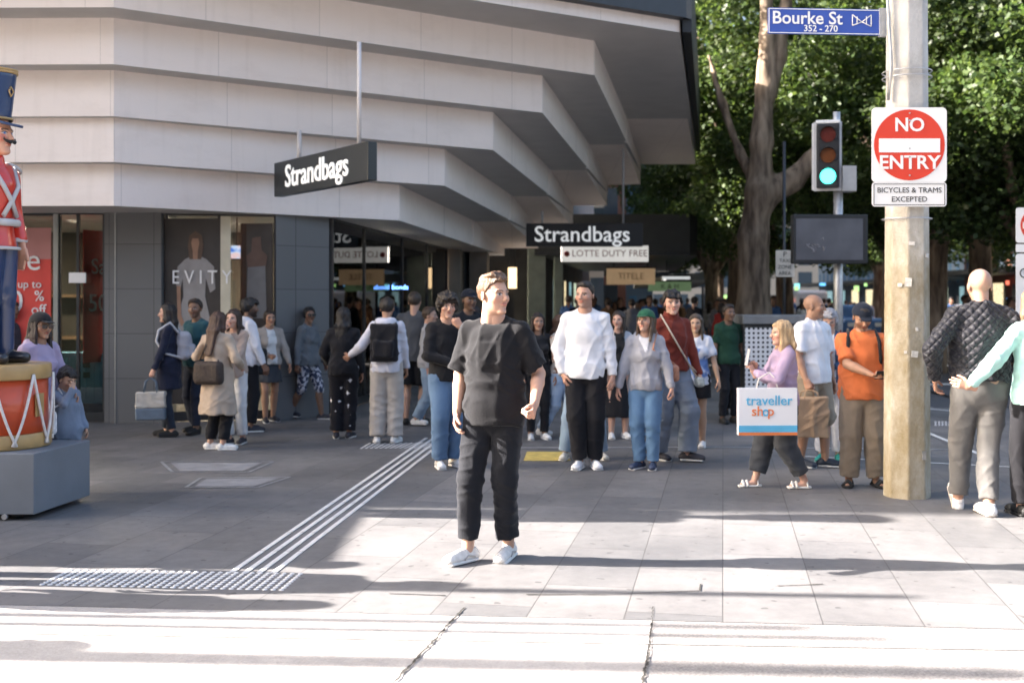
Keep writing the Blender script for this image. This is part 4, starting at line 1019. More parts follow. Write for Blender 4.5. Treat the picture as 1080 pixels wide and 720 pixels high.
for k in range(9): mb.box((-3.9 + rs.uniform(0, 1.4), 18.4 + k * .9, 0.03), (-3.5 + rs.uniform(0, 1.3), 18.8 + k * .9, .9 + rs.uniform(-.2, .3)), .02)
bpart(mb, 'display_table', mat('table_wood', (.17, .12, .08), .5, .4, 1.5))

# ------------------------------------------------------------------ hanging shop signs
M_SIGNB = mat('sign_black', (.022, .026, .028), .35, .05, 4)
M_LET = mat('sign_letters', (.82, .82, .80), .5, 0, 4)
def hang_sign(p, q, z0, z1, th, s_, size, label, poles, letters_em=0):
    p, q = Vector(p), Vector(q); c = (p + q) / 2; L_ = (q - p).length; a = math.atan2(q.y - p.y, q.x - p.x)
    e = empty('shop_sign', (c.x, c.y, z0), a, label, 'sign', 'hanging luggage shop signs')
    mb = MB(); mb.box((-L_ / 2, 0, 0), (L_ / 2, th, z1 - z0), .012); mb.build('sign_box', M_SIGNB, e)
    text('lettering', s_, size, mat('lit_letters', (.9, .9, .88), .5, 0, 4, emit=.06), e, (-L_ * .02, -.006, (z1 - z0) * .5), ext=.006, bold=.004)
    for x, zt, back in poles:
        mb = MB(); mb.tube([(x, th / 2, z1 - z0 + .001), (x, th / 2, zt - z0)], .024, 10)
        if back: mb.tube([(x, th / 2, zt - z0 - .03), (x, th / 2 + back, zt - z0 - .03)], .02, 8)
        mb.build('hanger_pole', mat('pole_grey', (.42, .41, .41), .5, .1, 6), e)
    return e
p, q = XY(289, 80.5), XY(388, 93.5)
e = hang_sign((p[0], p[1], 0), (q[0], q[1], 0), 3.0, 3.44, .12, 'Strandbags', .40, 'black shop sign with white lettering hanging at an angle from the stepped canopy corner', ())
mb = MB(); a0 = e.rotation_euler.z
for px, s_, zt in ((311, 83.4, 3.80), (375, 91.6, 4.62)):
    x, y = XY(px, s_); v = Matrix.Rotation(-a0, 4, 'Z') @ (Vector((x, y, 0)) - Vector(e.location))
    mb = MB(); mb.tube([(v.x, .06, .441), (v.x, .06, zt - 3.0)], .026 if px > 350 else .03, 10)
    mb.tube([(v.x, .06, zt - 3.02), tuple(Vector((v.x, .06, zt - 3.02)) + Matrix.Rotation(-a0, 4, 'Z') @ Vector(((px - 540) / FPX * 1.0, 1.0, (HOR - (141 if px < 350 else 44)) / FPX * 1.0)) * (1.2 if px < 350 else 1.75))], .012, 8)
    mb.build('hanger_pole', mat('pole_cream', (.56, .53, .52), .5, .1, 6), e)
s2 = 48.5; p, q = XY(555, s2), XY(678, s2)
hang_sign((p[0], p[1], 0), (q[0], q[1], 0), CAMH + (HOR - 259.8) / s2, CAMH + (HOR - 235.5) / s2, .2, 'Strandbags', .48, 'black shop sign with white lettering seen straight on above the white sweater man', ((-.92, 3.6, 0), (.85, 4.98, 0)))

# ------------------------------------------------------------------ next buildings along the left of the street
M_DK = mat('dark_awning', (.02, .022, .022), .6, .15, 3)
NB = empty('arcade_building', (1, 40, 0), 0, 'dark shop building with deep black awning beyond the stepped canopy', 'building')
def npart(mb, name, m, par=None):
    par = par or NB
    o = mb.build(name, m); o.parent = par; o.matrix_parent_inverse = Matrix.Translation(-par.location) if par.parent is None else Matrix.Identity(4); return o
mb = MB(); mb.prism([(.6, 30.2), (4.72, 30.2), (4.98, 30.6), (6.6, 46), (.9, 46)], 2.48 + .45, 3.95); npart(mb, 'awning', M_DK)
mb = MB(); mb.prism([(.6, 30.19), (4.72, 30.19), (4.98, 30.6), (6.6, 46), (.9, 46)], 2.86, 2.925); npart(mb, 'awning_soffit', M_BLACK)
mb = MB(); mb.prism([(-6, 30.3), (.2, 30.3), (.4, 31.0), (3.6, 50), (-6, 50)], 3.96, 9); npart(mb, 'upper_wall', M_WALL)
mb = MB(); mb.box((-1.05, 29.6, 0.01), (.05, 30.2, 3.9)); npart(mb, 'black_pier', M_BLACK)
M_GREENM = mat('green_grey_metal', (.16, .19, .16), .45, .15, 4)
mb = MB(); mb.box((.42, 30.4, 0.01), (.9, 30.9, 3.3), .03); mb.box((1.15, 31.2, 0.01), (1.4, 31.5, 3.3), .03); npart(mb, 'column', M_GREENM)
mb = MB(); mb.prism([(-1, 31.5), (.9, 31.5), (3.4, 50), (-1, 50)], .01, 3.9); npart(mb, 'shop_wall', mat('dark_shop', (.035, .034, .033), .7, .4, 1.5))
for k in range(9):
    rr_ = rs.random(); f = k / 9
    x = .9 + 2.5 * f; y = 32 + 17 * f
    mb = MB(); mb.box((x - .02, y, .4), (x + .05, y + 1.3, 2.3)); npart(mb, 'shop_window', mat('lit_window%d' % (k % 3), [(.9, .75, .45), (.35, .6, .65), (.7, .8, .6)][k % 3], .4, emit=[.16, .08, .11][k % 3], var=.8, scale=4))
def lit_sign(name, x0, x1, y0, y1, Y, col, st, txt, tcol, label, sz, xoff=0, th=.12):
    a, b = PZ(x0, y1, Y), PZ(x1, y0, Y); c = (a + b) / 2
    e = empty('hanging_sign', (c.x, Y, a.z), 0, label, 'sign')
    mb = MB(); mb.box((a.x - c.x, 0, 0), (b.x - c.x, th, b.z - a.z), .01); mb.build('sign_box', mat('signface_' + name, col, .5, .12, 3, emit=st * .3), e)
    mb = MB(); mb.box((a.x - c.x - .02, .003, b.z - a.z), (b.x - c.x + .02, th - .003, b.z - a.z + .04)); mb.build('frame', M_BLACK, e)
    text('lettering', txt, sz, mat('signtext_' + name, tcol, .5), e, (xoff, -.008, (b.z - a.z) * .5), ext=.005)
    mb = MB()
    for xx in (-.35, .35): mb.tube([((b.x - a.x) * xx, th / 2, b.z - a.z + .04), ((b.x - a.x) * xx, th / 2, b.z - a.z + .5)], .012, 6)
    mb.build('hanger', M_BLACK, e); return e
e = lit_sign('white', 592, 684, 259, 276, 29.3, (.74, .72, .68), .30, 'LOTTE DUTY FREE', (.2, .05, .04), 'pale duty free sign hanging under the black shop sign', .235, .12)
mb = MB(); mb.tube([(-.98, -.012, .20), (-.98, -.002, .20)], .075, 12); mb.build('logo', mat('logo_red', (.3, .04, .03), .5), e)
lit_sign('amber', 640, 691, 283, 300, 33, (.62, .42, .24), .15, 'TITELE', (.45, .30, .16), 'amber lit box sign under the dark awning', .26)
lit_sign('green', 684, 729, 297, 307, 38, (.22, .34, .18), .15, 'K & H', (.08, .12, .05), 'pale green lit sign furthest under the awning', .24)
lit_sign('grey', 699, 728, 291.5, 294.5, 34, (.6, .62, .62), .4, ' ', (.1, .1, .1), 'thin white strip light sign under the awning edge', .05)
lit_sign('lamp', 536, 545, 282, 304, 29.2, (.95, .65, .35), 1.2, ' ', (.1, .1, .1), 'small amber lit panel on the black pier behind the main man', .05)
# awning further on, pale edge
AW = empty('far_awning', (6.5, 44, 0), 0, 'long dark awning with a grey edge further along the footpath', 'awning')
mb = MB(); mb.prism([(6.55, 46.2), (8.3, 46.2), (12, 75), (8, 75)], 2.5, 2.78); npart(mb, 'roof', mat('awning_grey', (.16, .17, .17), .6), AW)
mb = MB(); mb.tube([(8.0, 46.6, 0), (8.0, 46.6, 2.5)], .07); mb.tube([(10.4, 62, 0), (10.4, 62, 2.5)], .07); npart(mb, 'post', M_BLACK, AW)

# far street walls
def facade_mat(name, wall, glass, sx=3.0, sz=3.2):
    def ex(m, n, b, L, vec):
        tc = n.nodes.new('ShaderNodeTexCoord'); sp = n.nodes.new('ShaderNodeSeparateXYZ'); L(tc.outputs['Object'], sp.inputs[0])
        ad = n.nodes.new('ShaderNodeMath'); ad.operation = 'ADD'; L(sp.outputs[0], ad.inputs[0]); L(sp.outputs[1], ad.inputs[1])
        cb = n.nodes.new('ShaderNodeCombineXYZ'); L(ad.outputs[0], cb.inputs[0]); L(sp.outputs[2], cb.inputs[1])
        br = n.nodes.new('ShaderNodeTexBrick'); br.offset = 0; br.inputs['Scale'].default_value = 1; br.inputs['Brick Width'].default_value = sx; br.inputs['Row Height'].default_value = sz
        br.inputs['Mortar Size'].default_value = .5; br.inputs['Color1'].default_value = glass; br.inputs['Color2'].default_value = tuple(c * .6 for c in glass[:3]) + (1,); br.inputs['Mortar'].default_value = wall
        L(cb.outputs[0], br.inputs['Vector']); L(br.outputs[0], b.inputs['Base Color'])
        mr = n.nodes.new('ShaderNodeMapRange'); mr.inputs[3].default_value = .12; mr.inputs[4].default_value = .8; L(br.outputs['Fac'], mr.inputs[0]); L(mr.outputs[0], b.inputs['Roughness'])
    return mat(name, wall[:3], .6, extra=ex)
FM = [facade_mat('facade_stone', (.30, .27, .23, 1), (.05, .07, .09, 1)), facade_mat('facade_brick', (.20, .09, .06, 1), (.06, .08, .1, 1), 2.4), facade_mat('facade_blue', (.12, .17, .22, 1), (.10, .22, .36, 1), 1.6, 2.6)]
LBL = [('stone faced office block standing far along the left street wall', 'dark brick building further down the left side', 'blue glazed tower rising behind the canopy end'),
       ('stone faced building on the right street side behind trees', 'brick building beyond the trees on the right', 'blue glazed building far down the right side')]
def building(x0, x1, y0, y1, h, m, label, canopy=None, ns=2):
    e = empty('street_building', ((x0 + x1) / 2, (y0 + y1) / 2, 0), 0, label, 'building', 'buildings along the far street')
    dx, dy = (x1 - x0) / 2, (y1 - y0) / 2
    mb = MB(); mb.box((-dx, -dy, 0), (dx, dy, h)); mb.build('wall', m, e)
    mb = MB(); mb.box((-dx - .3, -dy - .3, h), (dx + .3, dy + .3, h + .6)); mb.build('roof', M_WALL, e)
    s_ = 1 if x0 < 10 else -1; xe = dx if s_ > 0 else -dx
    mb = MB(); mb.box(sorted_lo(xe, xe + s_ * 3.2, -dy, 3.3), sorted_hi(xe, xe + s_ * 3.2, dy, 3.6)); mb.build('awning', M_DK, e)
    for k in range(max(2, int(dy / 2.5))):
        yy = -dy + 2 + k * (2 * dy - 3) / max(2, int(dy / 2.5)); c_ = rs.randrange(3)
        mb = MB(); mb.box((xe - .04, yy, .5), (xe + .06, yy + 2.2, 2.8)); mb.build('shop_window', mat('lit_window%d' % c_, [(.9, .75, .45), (.35, .6, .65), (.7, .8, .6)][c_], .4, emit=[.12, .06, .08][c_], var=.8, scale=4), e)
    return e
def sorted_lo(a, b, y, z): return (min(a, b), y, z)
def sorted_hi(a, b, y, z): return (max(a, b), y, z)
building(-8, 4.2, 52, 74, 16, FM[0], LBL[0][0]); building(-8, 7.5, 75, 100, 20, FM[1], LBL[0][1]); building(-6, 12.5, 101, 140, 30, FM[2], LBL[0][2])
building(27, 42, 22, 48, 15, FM[0], LBL[1][0]); building(31, 46, 49, 78, 18, FM[1], LBL[1][1]); building(35, 50, 80, 130, 24, FM[2], LBL[1][2])
building(13, 60, 165, 180, 26, FM[0], 'pale building closing the street at its far end')

# other side of the square, behind the photographer: reflected in the shop glass and shading the sky
building(-34, -8, -44, -26, 17, FM[0], 'stone building across the square behind the photographer'); building(-7, 16, -46, -27, 21, FM[1], 'brick building across the square behind the photographer'); building(17, 44, -42, -25, 15, FM[2], 'blue glazed building across the square behind the photographer')
KS = empty('kiosk', (-8.9, 8.35, 0), 0, 'dark green news kiosk standing left of the toy soldier', 'kiosk')  # made-up box out of view, added to shade the paving at left
mb = MB(); mb.box((-1.1, -.75, 0), (1.1, .85, 3.1), .03); mb.build('wall', mat('blocker_green', (.04, .09, .07), .5), KS)
mb = MB(); mb.box((-1.3, -.95, 3.1), (1.3, 1.05, 3.32), .04); mb.build('roof', M_CHAR, KS)
mb = MB(); mb.box((-.8, -.78, 1.0), (.8, -.74, 2.0)); mb.build('shutter', mat('blocker_shutter', (.3, .3, .3), .4, metal=.5), KS)
for i, (x, y, h_, r_) in enumerate(((-8.0, 6.9, 5.2, .06), (-9.5, 6.35, 5.6, .05), (-7.2, 6.05, 4.6, .035), (-10.5, 5.75, 6.5, .11))):  # posts out of view, added for their shadow streaks on the ground
    e = empty('shadow_post', (x, y, 0), 0, ['slim steel post standing beside the kiosk', 'steel post in front of the kiosk nearer the road', 'thinnest steel post by the kerb left of the plinth', 'thick tram wire mast at the kerb left of the kiosk'][i], 'post')
    mb = MB(); mb.tube([(0, 0, 0), (0, 0, h_)], [r_, r_ * .8], 12); mb.build('pole', M_FRAME, e); mb = MB(); mb.tube([(0, 0, 0), (0, 0, .25)], r_ * 1.8, 12); mb.build('base', M_FRAME, e)
# ------------------------------------------------------------------ trees
def leaf_extra(m, n, b, L, vec):
    out = n.nodes['Material Output']; tr = n.nodes.new('ShaderNodeBsdfTranslucent'); mx = n.nodes.new('ShaderNodeMixShader'); mx.inputs[0].default_value = .42
    hs = [x for x in n.nodes if x.type == 'HUE_SAT'][0]; h2 = n.nodes.new('ShaderNodeHueSaturation'); h2.inputs['Hue'].default_value = .485; h2.inputs['Saturation'].default_value = 1.1; h2.inputs['Value'].default_value = 1.5
    L(hs.outputs[0], h2.inputs['Color']); L(h2.outputs[0], tr.inputs[0]); L(b.outputs[0], mx.inputs[1]); L(tr.outputs[0], mx.inputs[2]); L(mx.outputs[0], out.inputs[0])
M_LEAF = mat('plane_leaf', (.07, .12, .03), .5, .15, 3, attr=True, extra=leaf_extra)
def barkx(m, n, b, L, vec):
    z = n.nodes.new('ShaderNodeTexNoise'); z.inputs['Scale'].default_value = 3.0; z.inputs['Detail'].default_value = 6; mp = n.nodes.new('ShaderNodeMapping'); mp.inputs['Scale'].default_value = (2.2, 2.2, .45); L(vec, mp.inputs[0]); L(mp.outputs[0], z.inputs['Vector'])
    r = n.nodes.new('ShaderNodeValToRGB'); r.color_ramp.elements[0].position = .36; r.color_ramp.elements[1].position = .64
    r.color_ramp.elements[0].color = (.075, .05, .032, 1); r.color_ramp.elements[1].color = (.27, .20, .135, 1); L(z.outputs['Fac'], r.inputs[0]); L(r.outputs[0], b.inputs['Base Color'])
    bp = n.nodes.new('ShaderNodeBump'); bp.inputs['Strength'].default_value = .9; bp.inputs['Distance'].default_value = .03; L(z.outputs['Fac'], bp.inputs['Height']); L(bp.outputs[0], b.inputs['Normal'])
M_BARK = mat('plane_bark', (.2, .17, .13), .8, extra=barkx)
def leaves(name, clumps, per, size, seed, parent=None):
    r = np.random.default_rng(seed); Cs = []; S = []; T_ = []
    for c in clumps:
        n_ = int(per * c[3] ** 2 / 0.8); d = r.normal(size=(n_, 3)); d /= np.linalg.norm(d, axis=1)[:, None]
        rad = r.uniform(.25, 1, size=(n_, 1)) ** .6
        Cs.append(np.array(c[:3]) + d * rad * c[3] * np.array([1, 1, .7])); T_.append(np.full(n_, r.uniform(.75, 1.25)))
    P = np.concatenate(Cs); tone = np.concatenate(T_) * r.uniform(.7, 1.3, len(P)); n_ = len(P)
    a = r.normal(size=(n_, 3)); a[:, 2] *= .5; a /= np.linalg.norm(a, axis=1)[:, None]
    b_ = r.normal(size=(n_, 3)); b_ -= a * (a * b_).sum(1)[:, None]; b_ /= np.linalg.norm(b_, axis=1)[:, None]
    sz = size * r.uniform(.6, 1.3, (n_, 1)); nn = np.cross(a, b_)
    V = np.stack([P - a * sz * .5, P + b_ * sz * .42 - nn * sz * .08, P + a * sz * .6, P - b_ * sz * .42 - nn * sz * .08], 1).reshape(-1, 3)
    F = np.arange(n_ * 4).reshape(-1, 4)
    base = np.array([.034, .064, .018]); hue = r.uniform(0, 1, (n_, 1)); C_ = (base * (1 - hue * .5) + np.array([.085, .11, .03]) * hue * .5) * tone[:, None]
    C_ = np.repeat(C_, 4, 0)
    return raw_mesh(name, V, F, M_LEAF, parent, cols=C_)
# big street tree in front
TR = empty('plane_tree', (5.12, 24, 0), 0, 'large forked plane tree with pale bark beside the shop awning', 'tree', 'street plane trees')
g = SDF((-2.2, -1.6, -.1), (3.4, 1.8, 8.6), .055)
def br(pts, rs_):
    for (p, q, a, b_) in zip(pts, pts[1:], rs_, rs_[1:]): g.seg(p, q, a, b_, k=.12)
tp = lambda px, py, dy=0: ((px - 540) / 50 * (1 + dy / 24) - 5.12, dy, CAMH + (HOR - py) / 50 * (1 + dy / 24))
br([(.05, 0, -.05), tp(799, 330), tp(797, 250), tp(800, 200)], [.36, .28, .26, .28])
br([(-.25, .2, -.05), tp(786, 330), tp(788, 250), tp(795, 205)], [.30, .2, .18, .15])
br([tp(802, 215), tp(803, 150), tp(807, 95), tp(810, 40), tp(806, -30), tp(800, -80)], [.27, .22, .20, .17, .14, .11])
br([tp(810, 100), tp(822, 60), tp(828, 10), tp(835, -60)], [.18, .15, .13, .10])
br([tp(808, 205), tp(835, 190), tp(855, 170), tp(885, 140, 1)], [.30, .24, .20, .15])
br([tp(800, 200), tp(780, 160, .5), tp(762, 110, 1), tp(748, 60, 1.3)], [.15, .10, .08, .05])
g.noise(.02, 5, 2)
V, F = g.mesh(); raw_mesh('trunk', V, F, M_BARK, TR, True)
rt = random.Random(5); cl = []
while len(cl) < 120:
    x, y, z = rt.uniform(-3.6, 7), rt.uniform(-2, 5), rt.uniform(3.9, 10.5)
    if ((x - 1.5) / 5.5) ** 2 + ((y - 1) / 4.5) ** 2 + ((z - 7) / 4.2) ** 2 > 1: continue
    px = 540 + 50 * (x + 5.12)
    if y < 1.0 and abs(px - 806) < 42 and z < 8: continue
    rd_ = rt.uniform(.5, .95)
    if (x < -1.6 and z < 5.4) or (x - rd_ < -.75 and z < 8.2) or x < -2.7: continue
    cl.append((x, y, z, rd_))
leaves('crown', cl, 480, .115, 4, TR)
# other trees: one kind built once, then copied
def make_tree(seed, h=9, rad=3.6, leafn=580):
    e = empty('plane_tree', (0, 0, 0))
    g = SDF((-2.6, -2.6, -.1), (2.6, 2.6, h - 1.5), .09); r = random.Random(seed)
    g.seg((0, 0, -.05), (.1, 0, 3), .32, .25, k=.1)
    for k in range(5):
        a = k * 1.26 + r.uniform(-.3, .3); m1 = (math.cos(a) * .9, math.sin(a) * .9, 4.4 + r.uniform(-.3, .5)); m2 = (math.cos(a) * 2, math.sin(a) * 2, 6 + r.uniform(-.4, .8))
        g.seg((.1, 0, 2.8), m1, .18, .13, k=.1); g.seg(m1, m2, .13, .06, k=.05)
    V, F = g.mesh(); raw_mesh('trunk', V, F, M_BARK, e, True)
    cl = []
    while len(cl) < 75:
        x, y, z = r.uniform(-rad, rad), r.uniform(-rad, rad), r.uniform(3.2, h)
        q = (x / rad) ** 2 + (y / rad) ** 2 + ((z - 6) / (h - 5.6)) ** 2
        if q > 1 or (q < .18): continue
        cl.append((x, y, z, r.uniform(.5, 1.05)))
    leaves('crown', cl, leafn, .125, seed, e); return e
proto = [make_tree(21), make_tree(22, 9.6, 4.0), make_tree(23, 8.4, 3.4)]
spots = [(9.6, 26, 0, 'leafy street tree right behind the concrete pole'), (14.0, 27.5, 1, 'broad tree behind the two arm in arm walkers'), (7.6, 31.5, 1, 'sunlit tree just behind the large forked plane tree'), (12.0, 36, 2, 'dense tree behind the traffic screen'),
         (19, 34, 0, 'tree at the right edge over the street'), (7.4, 42, 0, 'tree whose crown hangs past the far awning'), (16.5, 44, 1, 'shaded tree in the middle distance on the right'), (23, 46, 2, 'far right tree beside the stone building'),
         (9.8, 56, 2, 'small looking distant tree on the left footpath'), (20, 60, 0, 'distant tree on the right footpath'), (13.5, 74, 1, 'far tree near the end of the left footpath'), (25, 78, 1, 'far tree near the end of the right footpath'), (19, 95, 0, 'farthest tree filling the end of the street'), (28, 62, 2, 'distant tree against the brick building'), (13.2, 92, 2, 'faint far tree beyond the crowd'), (6.6, 33.0, 2, 'tall tree whose top fills the gap beside the canopy edge'), (15.2, 22.5, 1, 'tree standing just right of the bald man in the quilted jacket'), (12.6, 30.5, 0, 'shaded tree between the pole and the quilted jacket man'), (10.8, 23.8, 2, 'tree whose low branches hang behind the no entry sign')]
used = set()
for i, (x, y, k, lb) in enumerate(spots):
    e = proto[k] if k not in used else copy_tree(proto[k]); used.add(k)
    e.location = (x, y, 0); e.rotation_euler.z = i * 1.7; sc_ = 1.0 + .12 * math.sin(i * 2.3) + (0.22 if y > 50 else 0) + (.42 if y == 33.0 else 0); e.scale = (sc_, sc_, sc_)
    tag(e, lb, 'tree', 'street plane trees')
# ------------------------------------------------------------------ poles, signs, signals
def polex(m, n, b, L, vec):
    z = n.nodes.new('ShaderNodeTexNoise'); z.inputs['Scale'].default_value = 3; z.inputs['Detail'].default_value = 9; z.inputs['Roughness'].default_value = .7
    mp = n.nodes.new('ShaderNodeMapping'); mp.inputs['Scale'].default_value = (1.5, 1.5, .8); L(vec, mp.inputs[0]); L(mp.outputs[0], z.inputs['Vector'])
    r = n.nodes.new('ShaderNodeValToRGB'); r.color_ramp.elements[0].color = (.27, .215, .12, 1); r.color_ramp.elements[1].color = (.46, .41, .32, 1); r.color_ramp.elements[0].position = .35; r.color_ramp.elements[1].position = .6
    e = r.color_ramp.elements.new(.72); e.color = (.62, .60, .56, 1)
    L(z.outputs['Fac'], r.inputs[0])
    sp = n.nodes.new('ShaderNodeSeparateXYZ'); L(vec, sp.inputs[0]); mr = n.nodes.new('ShaderNodeMapRange'); mr.inputs[1].default_value = 1.9; mr.inputs[2].default_value = 2.7; L(sp.outputs[2], mr.inputs[0])  # colour shifts to pale grey towards the top of the shaft
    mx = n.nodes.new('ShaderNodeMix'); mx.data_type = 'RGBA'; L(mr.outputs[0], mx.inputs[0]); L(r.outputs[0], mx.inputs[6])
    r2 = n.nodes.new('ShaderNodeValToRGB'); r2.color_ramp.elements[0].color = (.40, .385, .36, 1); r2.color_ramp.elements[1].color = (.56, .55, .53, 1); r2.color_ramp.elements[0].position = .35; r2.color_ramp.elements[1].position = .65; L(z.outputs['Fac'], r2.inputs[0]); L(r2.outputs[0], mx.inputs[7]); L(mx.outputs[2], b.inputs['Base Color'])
    f = n.nodes.new('ShaderNodeTexNoise'); f.inputs['Scale'].default_value = 50; L(vec, f.inputs['Vector']); bp = n.nodes.new('ShaderNodeBump'); bp.inputs['Strength'].default_value = .5; bp.inputs['Distance'].default_value = .01; L(f.outputs['Fac'], bp.inputs['Height']); L(bp.outputs[0], b.inputs['Normal'])
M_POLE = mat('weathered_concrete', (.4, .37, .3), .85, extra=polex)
PY = 9.55; PX = (956.5 - 540) / FPX * PY
CP = empty('concrete_pole', (PX, PY, 0), 0, 'thick weathered octagonal concrete pole carrying the no entry sign', 'pole')
mb = MB(); segn = 8; rings = []
for z, r_ in ((0.0, .192), (.9, .187), (3.3, .172), (6.5, .155)):
    rings.append([mb.bm.verts.new((r_ * math.cos(2 * math.pi * (k + .5) / segn + .12), r_ * math.sin(2 * math.pi * (k + .5) / segn + .12), z)) for k in range(segn)])
for a, b in zip(rings, rings[1:]):
    for k in range(segn): mb.bm.faces.new((a[k], a[(k + 1) % segn], b[(k + 1) % segn], b[k]))
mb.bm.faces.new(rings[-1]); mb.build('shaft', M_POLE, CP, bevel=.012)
M_GALV = mat('galvanised', (.50, .50, .50), .4, .15, 12, metal=.7)
for z in (2.32, 3.55, 3.50):
    mb = MB(); mb.tube([(.198 * math.cos(t), .198 * math.sin(t), z) for t in [2 * math.pi * k / 24 for k in range(25)]], .006, 6); mb.build('strap', M_GALV, CP)
mb = MB(); mb.tube([(-.19, -.1, 6.4), (-.2, -.1, 4.2), (-.17, -.12, 3.6), (-.19, -.1, 3.3)], .014, 8); mb.build('conduit', M_GALV, CP)
mb = MB(); mb.box((.06, -.197, .33), (.09, -.185, .40)); mb.build('bolt_plate', M_GALV, CP)
rs5 = random.Random(4)
for k in range(7):
    t_ = R(rs5.uniform(225, 320)); z_ = rs5.uniform(1.1, 2.2); r5 = .188 - .006 * z_
    mb = MB(); M_ = Matrix.Translation((r5 * math.cos(t_), r5 * math.sin(t_), z_)) @ Matrix.Rotation(t_ + R(90), 4, 'Z') @ Matrix.Rotation(R(rs5.uniform(-8, 8)), 4, 'Y')
    w5, h5 = rs5.uniform(.008, .03), rs5.uniform(.01, .04); mb.box((-w5, -.006, -h5), (w5, .0, h5), M=M_); mb.build('sticker_remnant', mat('old_paper', (.60, .57, .52), .8, .3, 30), CP)
# no entry sign
M_SW = mat('sign_white', (.78, .77, .75), .35, .03, 5); M_SR = mat('sign_red', (.62, .055, .03), .35, .04, 5); M_SK = mat('sign_ink', (.03, .03, .03), .5)
def rrect(mb, x0, x1, z0, z1, r_, y0, y1):
    pts = []
    for cx, cz, a0 in ((x1 - r_, z1 - r_, 0), (x0 + r_, z1 - r_, 90), (x0 + r_, z0 + r_, 180), (x1 - r_, z0 + r_, 270)):
        for k in range(6): t = R(a0 + k * 18); pts.append((cx + r_ * math.cos(t), cz + r_ * math.sin(t)))
    a = [mb.bm.verts.new((x, y0, z)) for x, z in pts]; b = [mb.bm.verts.new((x, y1, z)) for x, z in pts]; n = len(pts)
    mb.bm.faces.new(a); mb.bm.faces.new(b[::-1])
    for i in range(n): mb.bm.faces.new((a[i], a[(i + 1) % n], b[(i + 1) % n], b[i]))
    return mb
SYs = 9.33; ss = FPX / SYs
def zpx(py, Y): return CAMH + (HOR - py) / FPX * Y
NE = empty('no_entry_sign', ((959 - 540) / ss, SYs, zpx(153, SYs)), 0, 'square white plate with red NO ENTRY disc strapped to the concrete pole', 'sign')
h = .308; mb = MB(); rrect(mb, -h, h, -h, h, .04, 0, .006); mb.build('plate', M_SW, NE)
mb = MB(); mb.tube([(0, -.004, 0), (0, -.001, 0)], .290, 48); mb.build('red_disc', M_SR, NE)
mb = MB(); mb.box((-.25, -.009, -.062), (.25, -.0045, .052)); mb.build('white_bar', M_SW, NE)
text('lettering', 'NO', .155, M_SW, NE, (0, -.0065, .16), ext=.002, bold=.003); text('lettering', 'ENTRY', .155, M_SW, NE, (0, -.0065, -.148), ext=.002, bold=.003, sx=1.05)
mb = MB()
for x, z in ((0, .26), (0, .20), (0, -.03), (0, -.10), (0, -.25)): mb.tube([(x, -.014, z), (x, -.006, z)], .007, 8)
mb.build('bolt', M_GALV, NE)
PL = empty('supplementary_sign', ((959 - 540) / ss, SYs, zpx(205, SYs)), 0, 'small white plate excepting bicycles and trams below the red disc', 'sign')
mb = MB(); rrect(mb, -.306, .306, -.10, .098, .025, 0, .006); mb.build('plate', M_SW, PL)
mb = MB()
for a, b in (((-.292, -.088), (.292, -.084)), ((-.292, .082), (.292, .086)), ((-.292, -.084), (-.288, .082)), ((.288, -.084), (.292, .082))): mb.box((a[0], -.004, a[1]), (b[0], -.001, b[1]))
mb.build('border', M_SK, PL)
text('lettering', 'BICYCLES & TRAMS', .062, M_SK, PL, (0, -.003, .032), ext=.001); text('lettering', 'EXCEPTED', .062, M_SK, PL, (0, -.003, -.042), ext=.001)
# street name sign
M_BL = mat('sign_blue', (.045, .09, .36), .35, .05, 5)
SN = empty('street_name_sign', PZ(931, 24, 9.5), R(4), 'blue street name blade projecting left from the top of concrete pole', 'sign')
mb = MB(); rrect(mb, -.975, -.02, -.108, .108, .01, 0, .012); mb.build('blade', M_BL, SN)
mb = MB()
for a, b in (((-.97, -.102), (-.025, -.096)), ((-.97, .096), (-.025, .102)), ((-.97, -.096), (-.964, .096)), ((-.031, -.096), (-.025, .096))): mb.box((a[0], -.004, a[1]), (b[0], -.001, b[1]))
mb.build('border', M_SW, SN)
text('lettering', 'Bourke St', .148, M_SW, SN, (-.645, -.004, .022), ext=.002, bold=.002); text('lettering', '352 - 270', .075, M_SW, SN, (-.53, -.004, -.062), ext=.002, bold=.001)
mb = MB()
for (a, b) in (((-.26, .06), (-.18, .0)), ((-.18, .0), (-.10, .06)), ((-.26, -.03), (-.18, .0)), ((-.18, .0), (-.10, -.035)), ((-.26, .06), (-.26, -.03)), ((-.10, .06), (-.10, -.035)), ((-.22, .045), (-.22, -.02)), ((-.14, .045), (-.14, -.02))):
    mb.tube([(a[0], -.004, a[1]), (b[0], -.004, b[1])], .0045, 5)
mb.build('logo', M_SW, SN)
mb = MB(); mb.box((-.03, -.01, -.12), (.03, .03, .12), .006); mb.build('bracket', M_GALV, SN)
